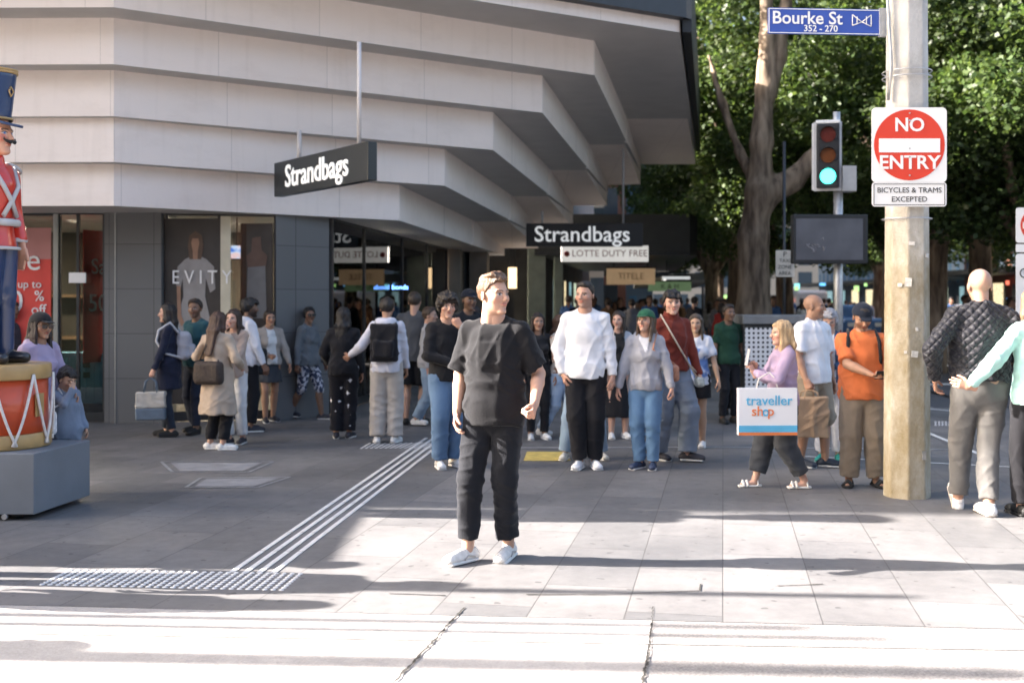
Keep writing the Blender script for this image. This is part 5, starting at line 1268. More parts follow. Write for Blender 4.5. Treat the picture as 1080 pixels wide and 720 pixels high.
# traffic light with its pole and the screen board
TY = 16.0
TL = empty('traffic_light', ((885 - 540) / FPX * TY, TY, 0), 0, 'pedestrian corner traffic light showing green on a grey pole', 'traffic light')
mb = MB(); mb.tube([(.0, .05, 0), (.0, .05, 3.5)], .065, 16); mb.tube([(-.02, .05, 3.5), (-.02, .05, 4.3)], .05, 12); mb.build('pole', M_GALV, TL)
cx = (873 - 885) / 75; zc = zpx(165, TY)
TLR = R(-14)
h_ = MB(); M_ = Matrix.Translation((cx, 0, zc)) @ Matrix.Rotation(TLR, 4, 'Z')
h_.box((-.155, -.1, -.45), (.155, .12, .45), .03, M=M_); hs_ = h_.build('housing', mat('signal_black', (.02, .02, .022), .4), TL)
h_ = MB(); h_.box((-.19, .0, -.485), (.19, .015, .485), .004, M=M_)
h_.build('backplate', mat('backplate_edge', (.6, .6, .6), .5), TL)
h_ = MB(); h_.box((-.215, -.004, -.47), (-.190, .03, .47), .003, M=M_).box((-.165, -.10, .45), (.165, .10, .50), .02, M=M_); h_.build('edge_trim', M_SW, TL)
for k, (nm, c_, em) in enumerate((('red_lens', (.10, .015, .01), 0), ('amber_lens', (.13, .04, .01), 0), ('green_lens', (.05, .95, .75), 5.0))):
    z = .29 - k * .29
    h_ = MB(); h_.tube([(0, -.115, z), (0, -.095, z)], .105, 24)
    for v in h_.bm.verts: v.co = M_ @ v.co
    le = h_.build(nm, mat(nm, c_, .25, .1, 30, emit=em * .2), TL)
    h_ = MB(); vs = []
    for t in [R(-35 + 250 * i / 20) for i in range(21)]:
        vs.append([h_.bm.verts.new(M_ @ Vector((r2 * math.cos(t), yy, z + r2 * math.sin(t)))) for r2, yy in ((.118, -.10), (.124, -.10), (.112, -.20 + .05 * abs(math.cos(t))), (.118, -.20 + .05 * abs(math.cos(t))))])
    for a, b in zip(vs, vs[1:]):
        h_.bm.faces.new((a[0], a[2], b[2], b[0])); h_.bm.faces.new((a[1], b[1], b[3], a[3])); h_.bm.faces.new((a[2], a[3], b[3], b[2]))
    h_.build('visor', mat('signal_black', (.02, .02, .022), .4), le)
h_ = MB(); h_.tube([(cx, .06, zc - .3), (0, .05, zc - .3)], .02).tube([(cx, .06, zc + .3), (-.02, .05, zc + .3)], .02); h_.build('bracket', M_GALV, TL)
h_ = MB(); h_.box((.02, -.1, zc - .5), (.22, .12, zc - .14), .02); h_.build('side_signal', mat('signal_grey', (.35, .35, .35), .5), TL)
SB = empty('screen_board', ((876 - 540) / FPX * 15.8, 15.8, zpx(278, 15.8)), 0, 'blank dark display screen in black casing fixed below the traffic light', 'screen')
k_ = 15.8 / FPX
mb = MB(); mb.box((-39.5 * k_, 0, 0), (39.5 * k_, .16, 52 * k_), .02); mb.build('casing', M_BLACK, SB)
mb = MB(); mb.box((-36.5 * k_, -.006, 4 * k_), (34 * k_, .001, 47.5 * k_)); mb.build('panel', mat('dull_screen', (.085, .09, .105), .35, .25, 2.5), SB)
mb = MB()
rr2 = random.Random(9)
for _ in range(7):
    x, z = rr2.uniform(-25, 5) * k_, rr2.uniform(10, 30) * k_; pts = [(x, -.009, z)]
    for _ in range(4): x += rr2.uniform(-4, 6) * k_; z += rr2.uniform(-4, 4) * k_; pts.append((x, -.009, z))
    mb.tube(pts, .0035, 4)
mb.build('scribble', mat('scratch', (.3, .3, .32), .6), SB)
# thin pole with small notice
TP = empty('notice_pole', ((827 - 540) / FPX * 19, 19, 0), 0, 'thin grey pole with a small cream parking notice near the tree', 'sign')
mb = MB(); mb.tube([(0, 0, 0), (0, 0, 4.3)], .028, 10); mb.build('pole', M_FRAME, TP)
mb = MB(); rrect(mb, -.15, .16, zpx(292, 19), zpx(264, 19), .02, -.05, -.035); mb.build('plate', mat('cream_sign', (.55, .50, .42), .5), TP)
for i, s_ in enumerate(('P', 'TAXI', 'ZONE', 'AREA')): text('lettering', s_, .085 if i else .13, M_SK, TP, (0, -.053, zpx(268.5 + i * 6.6, 19)), ext=.002)
# second no entry post at the right edge
NP = empty('no_entry_post', ((1093 - 540) / FPX * 13.0, 13.0, 0), 0, 'sign post at the right frame edge with stacked white regulatory plates', 'sign')
mb = MB(); mb.tube([(0, .03, 0), (0, .03, 3.1)], .03, 10); mb.build('pole', M_GALV, NP)
w_ = .235
mb = MB(); rrect(mb, -w_, w_, zpx(256, 13), zpx(219, 13), .03, -.006, 0); mb.build('plate', M_SW, NP)
mb = MB(); zc2 = (zpx(256, 13) + zpx(219, 13)) / 2; mb.tube([(0, -.012, zc2), (0, -.007, zc2)], .185, 32); mb.build('red_disc', M_SR, NP)
mb = MB(); mb.box((-.16, -.018, zc2 - .04), (.16, -.0125, zc2 + .035)); mb.build('white_bar', M_SW, NP)
mb = MB(); rrect(mb, -w_, w_, zpx(266, 13), zpx(257.5, 13), .01, -.006, 0); mb.build('plate', M_SW, NP)
mb = MB(); rrect(mb, -w_, w_, zpx(348, 13), zpx(267.5, 13), .03, -.006, 0); mb.build('plate', M_SW, NP)
mb = MB(); z1_, z2_ = zpx(288, 13), zpx(310, 13)
for cx_ in (-.14, -.02): mb.tube([(cx_ + .05 * math.cos(t), -.011, z1_ + .05 * math.sin(t)) for t in [math.pi * k / 8 for k in range(17)]], .006, 5)
mb.tube([(-.14, -.011, z1_), (-.10, -.011, z1_ + .07), (-.04, -.011, z1_ + .07), (-.02, -.011, z1_)], .006, 5)
z3_ = zpx(333, 13); mb.tube([(-.18, -.011, z3_), (.1, -.011, z3_)], .008, 5); mb.tube([(-.12, -.011, z3_ + .05), (-.18, -.011, z3_), (-.12, -.011, z3_ - .05)], .008, 5)
mb.build('symbol', M_SK, NP)
# perforated cabinet
PB = empty('perforated_cabinet', ((812 - 540) / FPX * 15.2, 15.2, 0), 0, 'street cabinet with white perforated side panel and dark flat top', 'street cabinet')
q_ = 15.2 / FPX
mb = MB(); mb.box((-27 * q_, .02, .04), (60 * q_, .7, 1.33), .02); mb.build('carcass', mat('cabinet_dark', (.05, .055, .06), .5), PB)
mb = MB(); mb.box((-29 * q_, -.04, 1.33), (62 * q_, .75, 1.45), .02); mb.build('top', mat('cabinet_top', (.16, .17, .18), .4), PB)
def perf(m, n, b, L, vec):
    sp = n.nodes.new('ShaderNodeSeparateXYZ'); L(vec, sp.inputs[0]); outs = []
    for ax in (0, 2):
        fr = n.nodes.new('ShaderNodeMath'); fr.operation = 'MULTIPLY'; fr.inputs[1].default_value = 1 / .062; L(sp.outputs[ax], fr.inputs[0])
        f2 = n.nodes.new('ShaderNodeMath'); f2.operation = 'FRACT'; L(fr.outputs[0], f2.inputs[0]); f3 = n.nodes.new('ShaderNodeMath'); f3.operation = 'SUBTRACT'; f3.inputs[1].default_value = .5; L(f2.outputs[0], f3.inputs[0])
        f4 = n.nodes.new('ShaderNodeMath'); f4.operation = 'POWER'; f4.inputs[1].default_value = 2; ab = n.nodes.new('ShaderNodeMath'); ab.operation = 'ABSOLUTE'; L(f3.outputs[0], ab.inputs[0]); L(ab.outputs[0], f4.inputs[0]); outs.append(f4)
    a = n.nodes.new('ShaderNodeMath'); a.operation = 'ADD'; L(outs[0].outputs[0], a.inputs[0]); L(outs[1].outputs[0], a.inputs[1])
    lt = n.nodes.new('ShaderNodeMath'); lt.operation = 'LESS_THAN'; lt.inputs[1].default_value = .075; L(a.outputs[0], lt.inputs[0])
    mx = n.nodes.new('ShaderNodeMix'); mx.data_type = 'RGBA'; mx.inputs[6].default_value = (.62, .63, .65, 1); mx.inputs[7].default_value = (.03, .03, .04, 1); L(lt.outputs[0], mx.inputs[0]); L(mx.outputs[2], b.inputs['Base Color'])
mb = MB(); mb.box((-26 * q_, -.005, .1), (20 * q_, .019, 1.28)); mb.build('perforated_panel', mat('perforated_white', (.6, .6, .6), .5, extra=perf), PB)

# ------------------------------------------------------------------ far vehicles
def make_car(col, h=1.5, L_=4.4, w_=1.8, van=False):
    e = empty('parked_car', (0, 0, 0))
    m = mat('car_paint', col, .3, .05, 3, coat=.6)
    g = SDF((-w_ / 2 - .2, -L_ / 2 - .2, -.1), (w_ / 2 + .2, L_ / 2 + .2, h + .2), .06)
    g.box((0, 0, .62), (w_ / 2, L_ / 2, .34), .18)
    g.box((0, .15 if not van else .1, h * .70), (w_ / 2 - .1, L_ / 2 * (.58 if not van else .93), h * .3), .22, k=.12)
    for sx in (-1, 1):
        for sy in (-1, 1): g.ell((sx * w_ / 2, sy * L_ * .31, .33), (.3, .37, .37), .02, 'sub')
    V, F = g.mesh(); raw_mesh('body', V, F, m, e, True)
    gm = mat('car_glass', (.02, .025, .03), .08, 0, 1, spec=.8)
    for y_ in ((-L_ / 2 * (.40 if not van else .80)) , (L_ / 2 * (.66 if not van else .98))):
        mb = MB(); sgn = -1 if y_ < 0 else 1
        mb.quad([(-w_ / 2 + .2, y_ + sgn * .16, h * .66), (w_ / 2 - .2, y_ + sgn * .16, h * .66), (w_ / 2 - .3, y_ - sgn * .05, h * .93), (-w_ / 2 + .3, y_ - sgn * .05, h * .93)]); mb.build('window', gm, e)
    for sx in (-1, 1):
        for sy in (-1, 1):
            mb = MB(); mb.tube([(sx * (w_ / 2 - .22), sy * L_ * .31, .33), (sx * (w_ / 2 - .01), sy * L_ * .31, .33)], .32, 20); wv = mb.build('wheel', mat('tyre', (.02, .02, .02), .8), e)
        mb = MB(); mb.box((sx * (w_ / 2 - .35) - .14, -L_ / 2 - .01, .62), (sx * (w_ / 2 - .35) + .14, -L_ / 2 + .06, .78), .02); mb.build('headlight', mat('lamp_glass', (.7, .7, .68), .2), e)
    mb = MB(); mb.box((-.26, -L_ / 2 - .02, .42), (.26, -L_ / 2 + .03, .54)); mb.build('number_plate', M_SW, e)
    return e
c0 = make_car((.05, .12, .28)); c0.location = (14.2, 48, 0); tag(c0, 'dark blue car facing the camera behind the grey haired woman', 'car', 'cars down the street')
c1 = make_car((.55, .56, .58)); c1.location = (21.5, 55, 0); c1.rotation_euler.z = R(-8); tag(c1, 'silver car on the street beyond the concrete pole', 'car', 'cars down the street')
c2_ = make_car((.6, .6, .6), 2.3, 5.2, 2.0, True); c2_.name = 'delivery_van'; c2_.location = (18.2, 70, 0); c2_.rotation_euler.z = R(-8); tag(c2_, 'white van standing far down the street under trees', 'van')
c3 = copy_tree(c0); c3.location = (16.5, 60, 0); c3.rotation_euler.z = R(-8); tag(c3, 'blue car further back behind the traffic light pole', 'car', 'cars down the street')
# far small lit shop signs that sparkle between the heads
cols = [((.1, .4, 1), 2.2), ((.3, .9, .9), 1.5), ((1, .2, .12), 1.8), ((.9, .9, .8), 2.0), ((.5, .9, .3), 1.4), ((.15, .5, .9), 1.8)]
rr3 = random.Random(12)
names = ['blue', 'turquoise', 'red', 'white', 'green', 'sky blue']
for i in range(16):
    ci = rr3.randrange(6); c_, em = cols[ci]; px = rr3.choice((rr3.uniform(735, 905), rr3.uniform(985, 1075), rr3.uniform(822, 925))); py = rr3.uniform(294, 330); Y = rr3.uniform(62, 98)
    w2, h2 = rr3.uniform(.04, .2), rr3.uniform(.04, .22); p = PZ(px, py, Y)
    mb = MB(); mb.box((-w2, 0, -h2), (w2, .1, h2), .02); o = mb.build('shop_light', mat('glow%d' % ci, c_, .5, emit=em * .12), loc=p)
    tag(o, 'small %s shop light glowing far down the street' % names[ci], 'shop light', 'distant shop lights')

# ------------------------------------------------------------------ statue, drum, plinth
M_PLI = mat('plinth_paint', (.165, .18, .20), .6, .08, 3, .1)
a_, b_ = G(36, 549), G(95, 528)
dX = 1.6
PLN = empty('statue_plinth', (a_.x - dX / 2, (a_.y + b_.y) / 2, 0), 0, 'low blue grey painted plinth under the toy soldier drum', 'plinth')
ox, oy = PLN.location.x, PLN.location.y
mb = MB(); mb.prism([(a_.x - ox, a_.y - oy), (b_.x - ox, b_.y - oy), (b_.x - ox - dX, b_.y - oy), (a_.x - ox - dX, a_.y - oy)], .045, .50); mb.build('box', M_PLI, PLN, bevel=.008)
mb = MB()
for sx, sy in ((-.65, -.3), (.62, -.3), (.68, .3), (-.6, .3)): mb.tube([(sx, sy, 0), (sx, sy, .046)], .05, 10)
mb.box((-.7, -.33, .02), (.66, .33, .044)); mb.build('foot', M_BLACK, PLN)
mb = MB(); q0 = Vector((a_.x - ox - .22, a_.y - oy + .02, .03)); mb.tube([q0, q0 + Vector((0, -.03, 0))], .022, 8); mb.build('leveller', M_GALV, PLN)
DY = 8.93; DX = (-9 - 540) / FPX * DY; rD = .44
DR = empty('drum', (DX, DY, .50), 0, 'large toy drum painted red with gold hoops and white ropes', 'drum')
M_GOLD = mat('gold_paint', (.42, .27, .11), .4, .15, 6, coat=.2); M_DRED = mat('drum_red', (.58, .085, .03), .35, .06, 4, coat=.3); M_ROPE = mat('white_rope', (.70, .66, .62), .7, .1, 40)
mb = MB(); mb.tube([(0, 0, .10), (0, 0, .54)], rD - .025, 48); mb.build('shell', M_DRED, DR)
for z0, z1 in ((.001, .115), (.53, .645)):
    mb = MB(); mb.tube([(0, 0, z0), (0, 0, z0 + .012), (0, 0, z1 - .012), (0, 0, z1)], [rD - .006, rD, rD, rD - .006], 48); mb.build('hoop', M_GOLD, DR)
mb = MB(); nR = 9
for k in range(nR):
    t0 = 2 * math.pi * (k + .38) / nR; t1 = 2 * math.pi * (k + .88) / nR; t2 = 2 * math.pi * (k + 1.38) / nR
    for ta, tb in ((t0, t1), (t2, t1)):
        mb.tube([((rD + .012) * math.cos(ta + (tb - ta) * f), (rD + .012) * math.sin(ta + (tb - ta) * f), .57 - .51 * f - .05 * math.sin(math.pi * f)) for f in [i / 8 for i in range(9)]], .011, 7)
    mb.tube([((rD + .012) * math.cos(t1 + e_), (rD + .012) * math.sin(t1 + e_), .06 + z_) for e_, z_ in ((-.03, -.03), (0, .02), (.03, -.03))], .014, 6)
mb.build('rope', M_ROPE, DR)
mb = MB(); t = -.22; mb.box((-.05, -.012, -.09), (.05, 0, .09), .004, M=Matrix.Rotation(t, 4, 'Z') @ Matrix.Translation((0, 0, .33)) @ Matrix.Rotation(R(90), 4, 'Z') @ Matrix.Translation((0, -(rD - .02), 0))); mb.build('crest', M_GOLD, DR)
# toy soldier
sk_ = (.62, .32, .21)
SOL = empty('toy_soldier_statue', (DX + .02, DY + .02, 1.146), R(72), 'giant painted toy soldier in red coat and tall blue hat standing on the drum', 'statue')
Hs = 2.02                                             # body height without the hat
M_CRED = mat('coat_red', (.56, .035, .02), .28, .06, 3, coat=.5); M_NAVY = mat('navy_gloss', (.022, .045, .115), .28, .08, 3, coat=.5); M_SG = mat('trim_silver', (.48, .46, .45), .35, .1, 6, coat=.3); M_WG = mat('statue_white', (.72, .68, .64), .35, .05, 5)
g = SDF((-.5, -.35, -.02), (.5, .35, .98), .014)
for sx in (-1, 1): g.seg((sx * .115, 0, .06), (sx * .105, 0, .55), .085, .105, k=.02); g.seg((sx * .105, 0, .55), (sx * .09, 0, .93), .11, .14, k=.04)
V, F = g.mesh(); raw_mesh('trousers', V, F, M_NAVY, SOL, True)
for sx in (-1, 1):
    g = SDF((-.4, -.45, -.02), (.4, .3, .25), .012); g.seg((sx * .12, .02, .055), (sx * .15, -.20, .045), .075, .06, .055, .045, u=(1, 0, 0), k=0); g.seg((sx * .115, 0, .06), (sx * .115, 0, .16), .075, .088, k=.03); g.plane((0, 0, 1), 0.0)
    V, F = g.mesh(); raw_mesh('boot', V, F, mat('boot_black', (.015, .015, .02), .25, coat=.5), SOL, True)
g = SDF((-.6, -.45, .8), (.6, .45, 1.75), .014)
g.seg((0, 0, .92), (0, 0, 1.12), .22, .165, .17, .13, u=(1, 0, 0), k=.03, flat=(1, 0)); g.seg((0, 0, 1.12), (0, -.02, 1.42), .165, .20, .13, .15, u=(1, 0, 0), k=.04); g.seg((-.14, 0, 1.52), (.14, 0, 1.52), .10, k=.06)
for sx in (-1, 1): g.seg((sx * .21, 0, 1.5), (sx * .27, .02, 1.22), .085, .075, k=.03); g.seg((sx * .27, .02, 1.22), (sx * .26, -.06, .98), .08, .07, k=.02, flat=(0, 1))
g.seg((0, 0, 1.55), (0, 0, 1.63), .09, .08, k=.02)
V, F = g.mesh(); raw_mesh('coat', V, F, M_CRED, SOL, True)
mb = MB()
mb.tube([(.215 * math.cos(t), .225 * math.sin(t) - .0, 1.13) for t in [2 * math.pi * k / 24 for k in range(25)]], .032, 8)
for sx in (-1, 1): mb.tube([(sx * .15, -.10, 1.58), (sx * .10, -.215, 1.42), (0, -.225, 1.30), (-sx * .09, -.20, 1.18)], .024, 8); mb.tube([(sx * .15, .10, 1.58), (sx * .1, .2, 1.4), (-sx * .12, .185, 1.18)], .024, 8)
mb.tube([(.235 * math.cos(t), .24 * math.sin(t), .925) for t in [2 * math.pi * k / 24 for k in range(25)]], .014, 8)
for sx in (-1, 1): mb.tube([(sx * .22 + .09 * math.cos(t), .09 * math.sin(t), 1.585 - .03 * math.cos(t) * sx) for t in [2 * math.pi * k / 14 for k in range(15)]], .018, 6); mb.tube([(sx * .262 + .078 * math.cos(t), -.05 + .082 * math.sin(t), 1.0) for t in [2 * math.pi * k / 14 for k in range(15)]], .02, 6)

for v in mb.bm.verts: v.co.y *= .78
mb.build('braid', M_SG, SOL)
g = SDF((-.5, -.3, .7), (.5, .3, 1.05), .01)
for sx in (-1, 1):
    g.seg((sx * .26, -.06, .99), (sx * .26, -.08, .88), .05, .055, .03, .03, u=(0, 1, 0), k=.01)
    for j in range(4): g.seg((sx * .26, -.12 + j * .028, .88), (sx * .255, -.10 + j * .025, .77), .018, .016, k=.004)
    g.seg((sx * .26, -.12, .92), (sx * .25, -.15, .84), .018, k=.006)
V, F = g.mesh(); hands = (V, F)
HV, HF = head_mesh(.0045, 0, 1.0); sc_ = 1.55
HC = np.array([0, -.01, 1.84]); Cc = face_cols(HV, sk_, np.array([.02, .015, .015]), True, 0, 0, (.05, .15, .4), (.5, .08, .05))
bl = ((np.abs(HV[:, 0]) - .042) ** 2 + (HV[:, 2] + .022) ** 2 < .02 ** 2) & (HV[:, 1] < -.03); Cc[bl] = (.62, .20, .13)
V2 = HV * sc_ * [1.0, 1.0, .92] + HC
raw_mesh('body', np.concatenate([V2, hands[0]]), np.concatenate([HF, hands[1] + len(V2)]), mat('painted_skin', sk_, .3, .03, 5, attr=True, coat=.4), SOL, True, np.concatenate([Cc, np.tile(sk_, (len(hands[0]), 1))]))
mb = MB()
for sx in (-1, 1): mb.tube([HC + np.array(p_) * [sx, 1, 1] for p_ in ((.0, -.170, -.062), (.03, -.172, -.068), (.058, -.158, -.060), (.075, -.140, -.045), (.072, -.142, -.030))], [.012, .015, .012, .008, .005], 8)
mb.build('moustache', mat('moustache_black', (.01, .01, .01), .3), SOL)
mb = MB(); mb.tube([(0, .02, 1.955), (0, .02, 2.0), (0, .02, 2.30), (0, .02, 2.37)], [.155, .155, .195, .20], 32); mb.build('hat', M_NAVY, SOL)
mb = MB()
for z, r_ in ((1.965, .158), (2.355, .2), (2.335, .2)): mb.tube([(r_ * math.cos(t), .02 + r_ * math.sin(t), z) for t in [2 * math.pi * k / 32 for k in range(33)]], .012, 6)
for sx in (-1, 1): mb.tube([(sx * .15, -.02, 1.97), (sx * .19, 0, 2.33)], .01, 6)
mb.tube([(0, -.165, 2.22), (.03, -.17, 2.18), (0, -.165, 2.14), (-.03, -.17, 2.18), (0, -.165, 2.22)], .008, 6)
mb.build('hat_trim', M_GOLD, SOL)
mb = MB(); M_ = Matrix.Translation((0, -.02, 1.945)) @ Matrix.Rotation(R(14), 4, 'X'); mb.tube([(0, -.03, 0), (0, -.03, .02)], .185, 28)
for v in mb.bm.verts: v.co = M_ @ Vector((v.co.x * .85, v.co.y * 1.15, v.co.z))
mb.build('visor', M_NAVY, SOL)

SOL.scale = (.80, .92, .975)
# ------------------------------------------------------------------ the people
BLK = (.014, .014, .017); NAVY = (.018, .024, .045); WHT = (.72, .71, .70); DEN = (.10, .17, .28); LDEN = (.24, .33, .44); GRY = (.30, .31, .34)
SN_W = dict(col=(.72, .71, .69), sole=(.75, .74, .72)); SN_B = dict(col=(.03, .03, .04), sole=(.65, .65, .63)); SN_K = dict(col=(.02, .02, .02), sole=(.03, .03, .03))
def dn(x=.15, y=-.02, z=.49, **k): return dict(T=(x, y, z), **k)
P = {}
# main man
P['main'] = person('man in black tee and black trousers walking in the sun in the foreground', 521, 590, 289, -16, 'fair', 'pomp', (.10, .052, .026),
    top=dict(col=(.009, .009, .011), sleeve=.84, sr=.027, hem=.475, loose=.034, th=.010, fold=.006), bottom=dict(col=(.010, .011, .015), wide=.019, len=.86, hemw=1.25, fold=.008, type='trousers'),
    shoes=dict(col=(.66, .63, .60), sole=(.72, .70, .67), pitch=(0, 4)), A=dict(T=(-.125, -.035, .515), pole=(-.5, 1, 0), curl=30, n=(1, 0, 0), th=(0, -1, .2)),
    B=dict(T=(.165, -.07, .555), pole=(.25, 1, -.2), curl=78, n=(-1, .1, .2), th=(-.2, -1, .3)), feet=((-.078, -.055), (.040, .045)), feet_yaw=(-28, -4), head=(62, -2, 0), vox=.0082, lean=-1, stub=.10, iris=(.03, .045, .055), seed=5, w=1.03)
# people by the left shop window
P['lav'] = person('woman in lavender hoodie and black cap behind the plinth', 43, 521, 338, 58, 'tan', 'long', (.03, .02, .02), Y=None, H=1.53, loc=((42 - 540) / 125 , 9.6, 0),
    top=dict(col=(.36, .30, .43), hood=1, hem=.47, sr=.02, loose=.03, fold=.007), bottom=dict(col=BLK), shoes=SN_K, fem=1, cap=(.02, .02, .022), glasses=1, A=dn(-.12, -.12, .55), B=dn(.13, -.12, .55), w=1.05)
P['kid'] = person('small dark haired child in blue grey hoodie wiping its face', 71, 521, 397, 52, 'asian', 'mess', (.012, .01, .01), H=1.05, loc=((70 - 540) / 125, 9.6, 0), headscale=1.28,
    top=dict(col=(.17, .21, .28), hood=1, hem=.45, sr=.014, loose=.04), bottom=dict(col=(.10, .12, .17)), shoes=SN_K, A=dict(T=(-.02, -.12, .86), pole=(-.6, 0, -.8), curl=60, n=(0, 1, 0), hd=(.3, .2, .9), th=(-1, 0, 0)), B=dn(.14, -.05, .52), head=(10, 18, 0))
P['bgA'] = person('dark haired man standing behind the statue near the sale poster', 12, 446, 318, 60, 'brown', 'short', top=dict(col=(.05, .05, .06), sleeve=.8), bottom=dict(col=BLK), shoes=SN_K)
P['bgB'] = person('shorter man in black just below the statue legs', 8, 452, 346, 70, 'brown', 'short', top=dict(col=BLK, sleeve=.8), bottom=dict(col=BLK), shoes=SN_K)
P['navy'] = person('woman in navy coat with grey backpack facing left by the grey pier', 178, 460, 320, -82, 'pale', 'longer', (.015, .012, .012),
    top=dict(col=(.016, .02, .04), hem=.36, flare=.02, sr=.016, loose=.02, hipx=.025, name='coat'), bottom=dict(col=(.03, .04, .06), wide=.01), shoes=SN_K, fem=1, A=dn(-.13, -.06, .49), B=dn(.13, -.10, .47, curl=60), feet=((-.04, -.02), (.05, .03)))
P['teal'] = person('man in dark teal shirt behind the woman with grey backpack', 207, 456, 314, -30, 'brown', 'short', top=dict(col=(.02, .07, .09), sleeve=.8), bottom=dict(col=(.02, .025, .04)), shoes=SN_K, feet=((-.05, .04), (.09, -.09)), head=(20, 0, 0), stub=.4)
P['trench'] = person('woman in long beige trench coat with dark woven shoulder bag', 230, 474, 329, 165, 'pale', 'long', (.06, .03, .02),
    top=dict(col=(.44, .35, .27), hem=.26, flare=.05, hipx=.03, sr=.024, loose=.03, th=.018, fold=.008, name='trench_coat', collar=.4), bottom=dict(col=BLK, wide=.02, len=.86), shoes=SN_W, fem=1, A=dn(-.13, -.12, .60), B=dict(T=(.10, -.13, .70), pole=(.7, .5, -.5)), head=(-15, 8, 0), feet=((-.05, .02), (.065, 0)), feet_yaw=(-70, -75))
P['laugh'] = person('laughing woman in beige sweater and white trousers covering her mouth', 247, 468, 326, -14, 'pale', 'long', (.035, .02, .015),
    top=dict(col=(.42, .32, .26), hem=.50, sr=.02, loose=.02), bottom=dict(col=(.66, .66, .66), wide=.022, len=.9), shoes=SN_B, fem=1, A=dict(T=(-.03, -.105, .85), pole=(-.8, .1, -.7), curl=25, n=(0, 1, 0), hd=(.25, .1, .95), th=(1, 0, 0)), B=dict(T=(-.06, -.13, .66), pole=(.9, .2, -.3), curl=40), feet=((-.03, -.02), (.05, .04)))
P['whood'] = person('bearded man in white hoodie with black trousers seen from the side', 262, 455, 315, 118, 'brown', 'mess', (.012, .01, .01),
    top=dict(col=(.66, .66, .70), hood=1, hem=.50, sr=.024, loose=.03), bottom=dict(col=BLK, wide=.022, len=.9), shoes=SN_B, A=dn(-.14, -.08, .50), B=dn(.14, -.08, .52), beard=.85)
P['cardi'] = person('woman in beige cardigan and dark grey skirt by the window', 284, 445, 327, 30, 'tan', 'bun', (.03, .02, .015),
    top=dict(col=(.33, .29, .26), hem=.52, sr=.02, loose=.02, inner=(.6, .6, .6), name='cardigan'), bottom=dict(type='skirt', col=(.045, .05, .06), len=.36), shoes=SN_B, fem=1, A=dict(T=(-.05, -.14, .60), pole=(-.8, .3, -.3), curl=60), B=dn(.16, -.10, .50), feet=((-.045, -.03), (.05, .05)), w=1.08)
P['shades'] = person('woman in grey jacket and sunglasses striding past the second pier', 325, 442, 322, 68, 'brown', 'bun', (.012, .01, .01),
    top=dict(col=(.12, .135, .15), hem=.49, sr=.02, loose=.03, name='jacket'), bottom=dict(col=(.04, .05, .09), kind='floral', len=.22, wide=.012), shoes=SN_B, fem=1, glasses=1, A=dn(-.15, .02, .49), B=dn(.15, -.08, .49), feet=((-.03, .16), (.03, -.12)), lift=(.03, 0), head=(-38, 0, 0), w=1.12)
P['stars'] = person('woman with long dark hair in black top and star print trousers', 362, 462, 324, 178, 'tan', 'longer', (.01, .008, .008),
    top=dict(col=BLK, hem=.49, sr=.022, loose=.02), bottom=dict(col=(.02, .02, .02), kind='stars', wide=.030, len=.93), shoes=SN_B, fem=1, A=dn(-.14, -.03, .49), B=dn(.14, -.12, .56), feet=((-.045, 0), (.05, .02)), w=1.1)
P['pack'] = person('man in white hoodie and cream trousers wearing a black backpack', 408, 467, 314, 176, 'tan', 'short', (.02, .015, .012),
    top=dict(col=(.58, .58, .64), hood=1, hem=.49, sr=.024, loose=.03), bottom=dict(col=(.42, .38, .34), wide=.042, len=.97, hemw=1.1), shoes=SN_W, A=dn(-.12, -.10, .50), B=dict(T=(.265, -.02, .60), pole=(.5, .3, -.8), curl=20, n=(0, -1, 0), th=(0, 0, 1)), feet=((-.055, .0), (.065, .02)), feet_yaw=(-10, 12))
P['greytee'] = person('man in dark grey top and black shorts with backpacker friend', 437, 447, 308, 172, 'fair', 'short', (.05, .035, .025),
    top=dict(col=(.075, .08, .09), sleeve=1.5, hem=.48, sr=.02, loose=.03), bottom=dict(col=(.012, .012, .014), len=-.92, wide=.04), shoes=SN_K, feet=((-.06, .0), (.055, .05)), w=1.08)
P['curly'] = person('curly haired man in black sweatshirt and blue jeans resting chin on hand', 471, 493, 310, 24, 'fair', 'curly', (.02, .014, .01),
    top=dict(col=(.014, .014, .016), hem=.50, sr=.026, loose=.03), bottom=dict(col=DEN, kind='denim', wide=.032, len=.96), shoes=SN_W, A=dict(T=(.00, -.10, .60), pole=(-.9, .2, -.3), curl=50), B=dict(T=(.04, -.115, .815), pole=(.7, .1, -.8), curl=75, n=(0, 1, .2), hd=(-.5, .1, .8), th=(-1, 0, .4)), feet=((-.045, .0), (.06, .03)), head=(-6, 2, 4))
P['bcap'] = person('man in black cap behind the curly haired man', 494, 456, 306, 30, 'brown', 'crop', top=dict(col=(.014, .016, .02), sleeve=2), bottom=dict(col=BLK), shoes=SN_K, cap=(.012, .015, .025), beard=.3)
P['walker'] = person('person in pale jeans mostly hidden behind the curly haired man', 452, 449, 322, 80, 'fair', 'short', top=dict(col=(.35, .35, .36)), bottom=dict(col=LDEN, kind='denim', wide=.025), shoes=SN_W, feet=((-.03, .10), (.03, -.12)), hc=(.05, .03, .02), lift=(.02, 0))
P['smile'] = person('smiling woman with long dark hair just right of the main man', 567, 463, 330, 10, 'tan', 'long', (.02, .013, .01), top=dict(col=(.02, .02, .022)), bottom=dict(col=BLK), shoes=SN_W, fem=1)
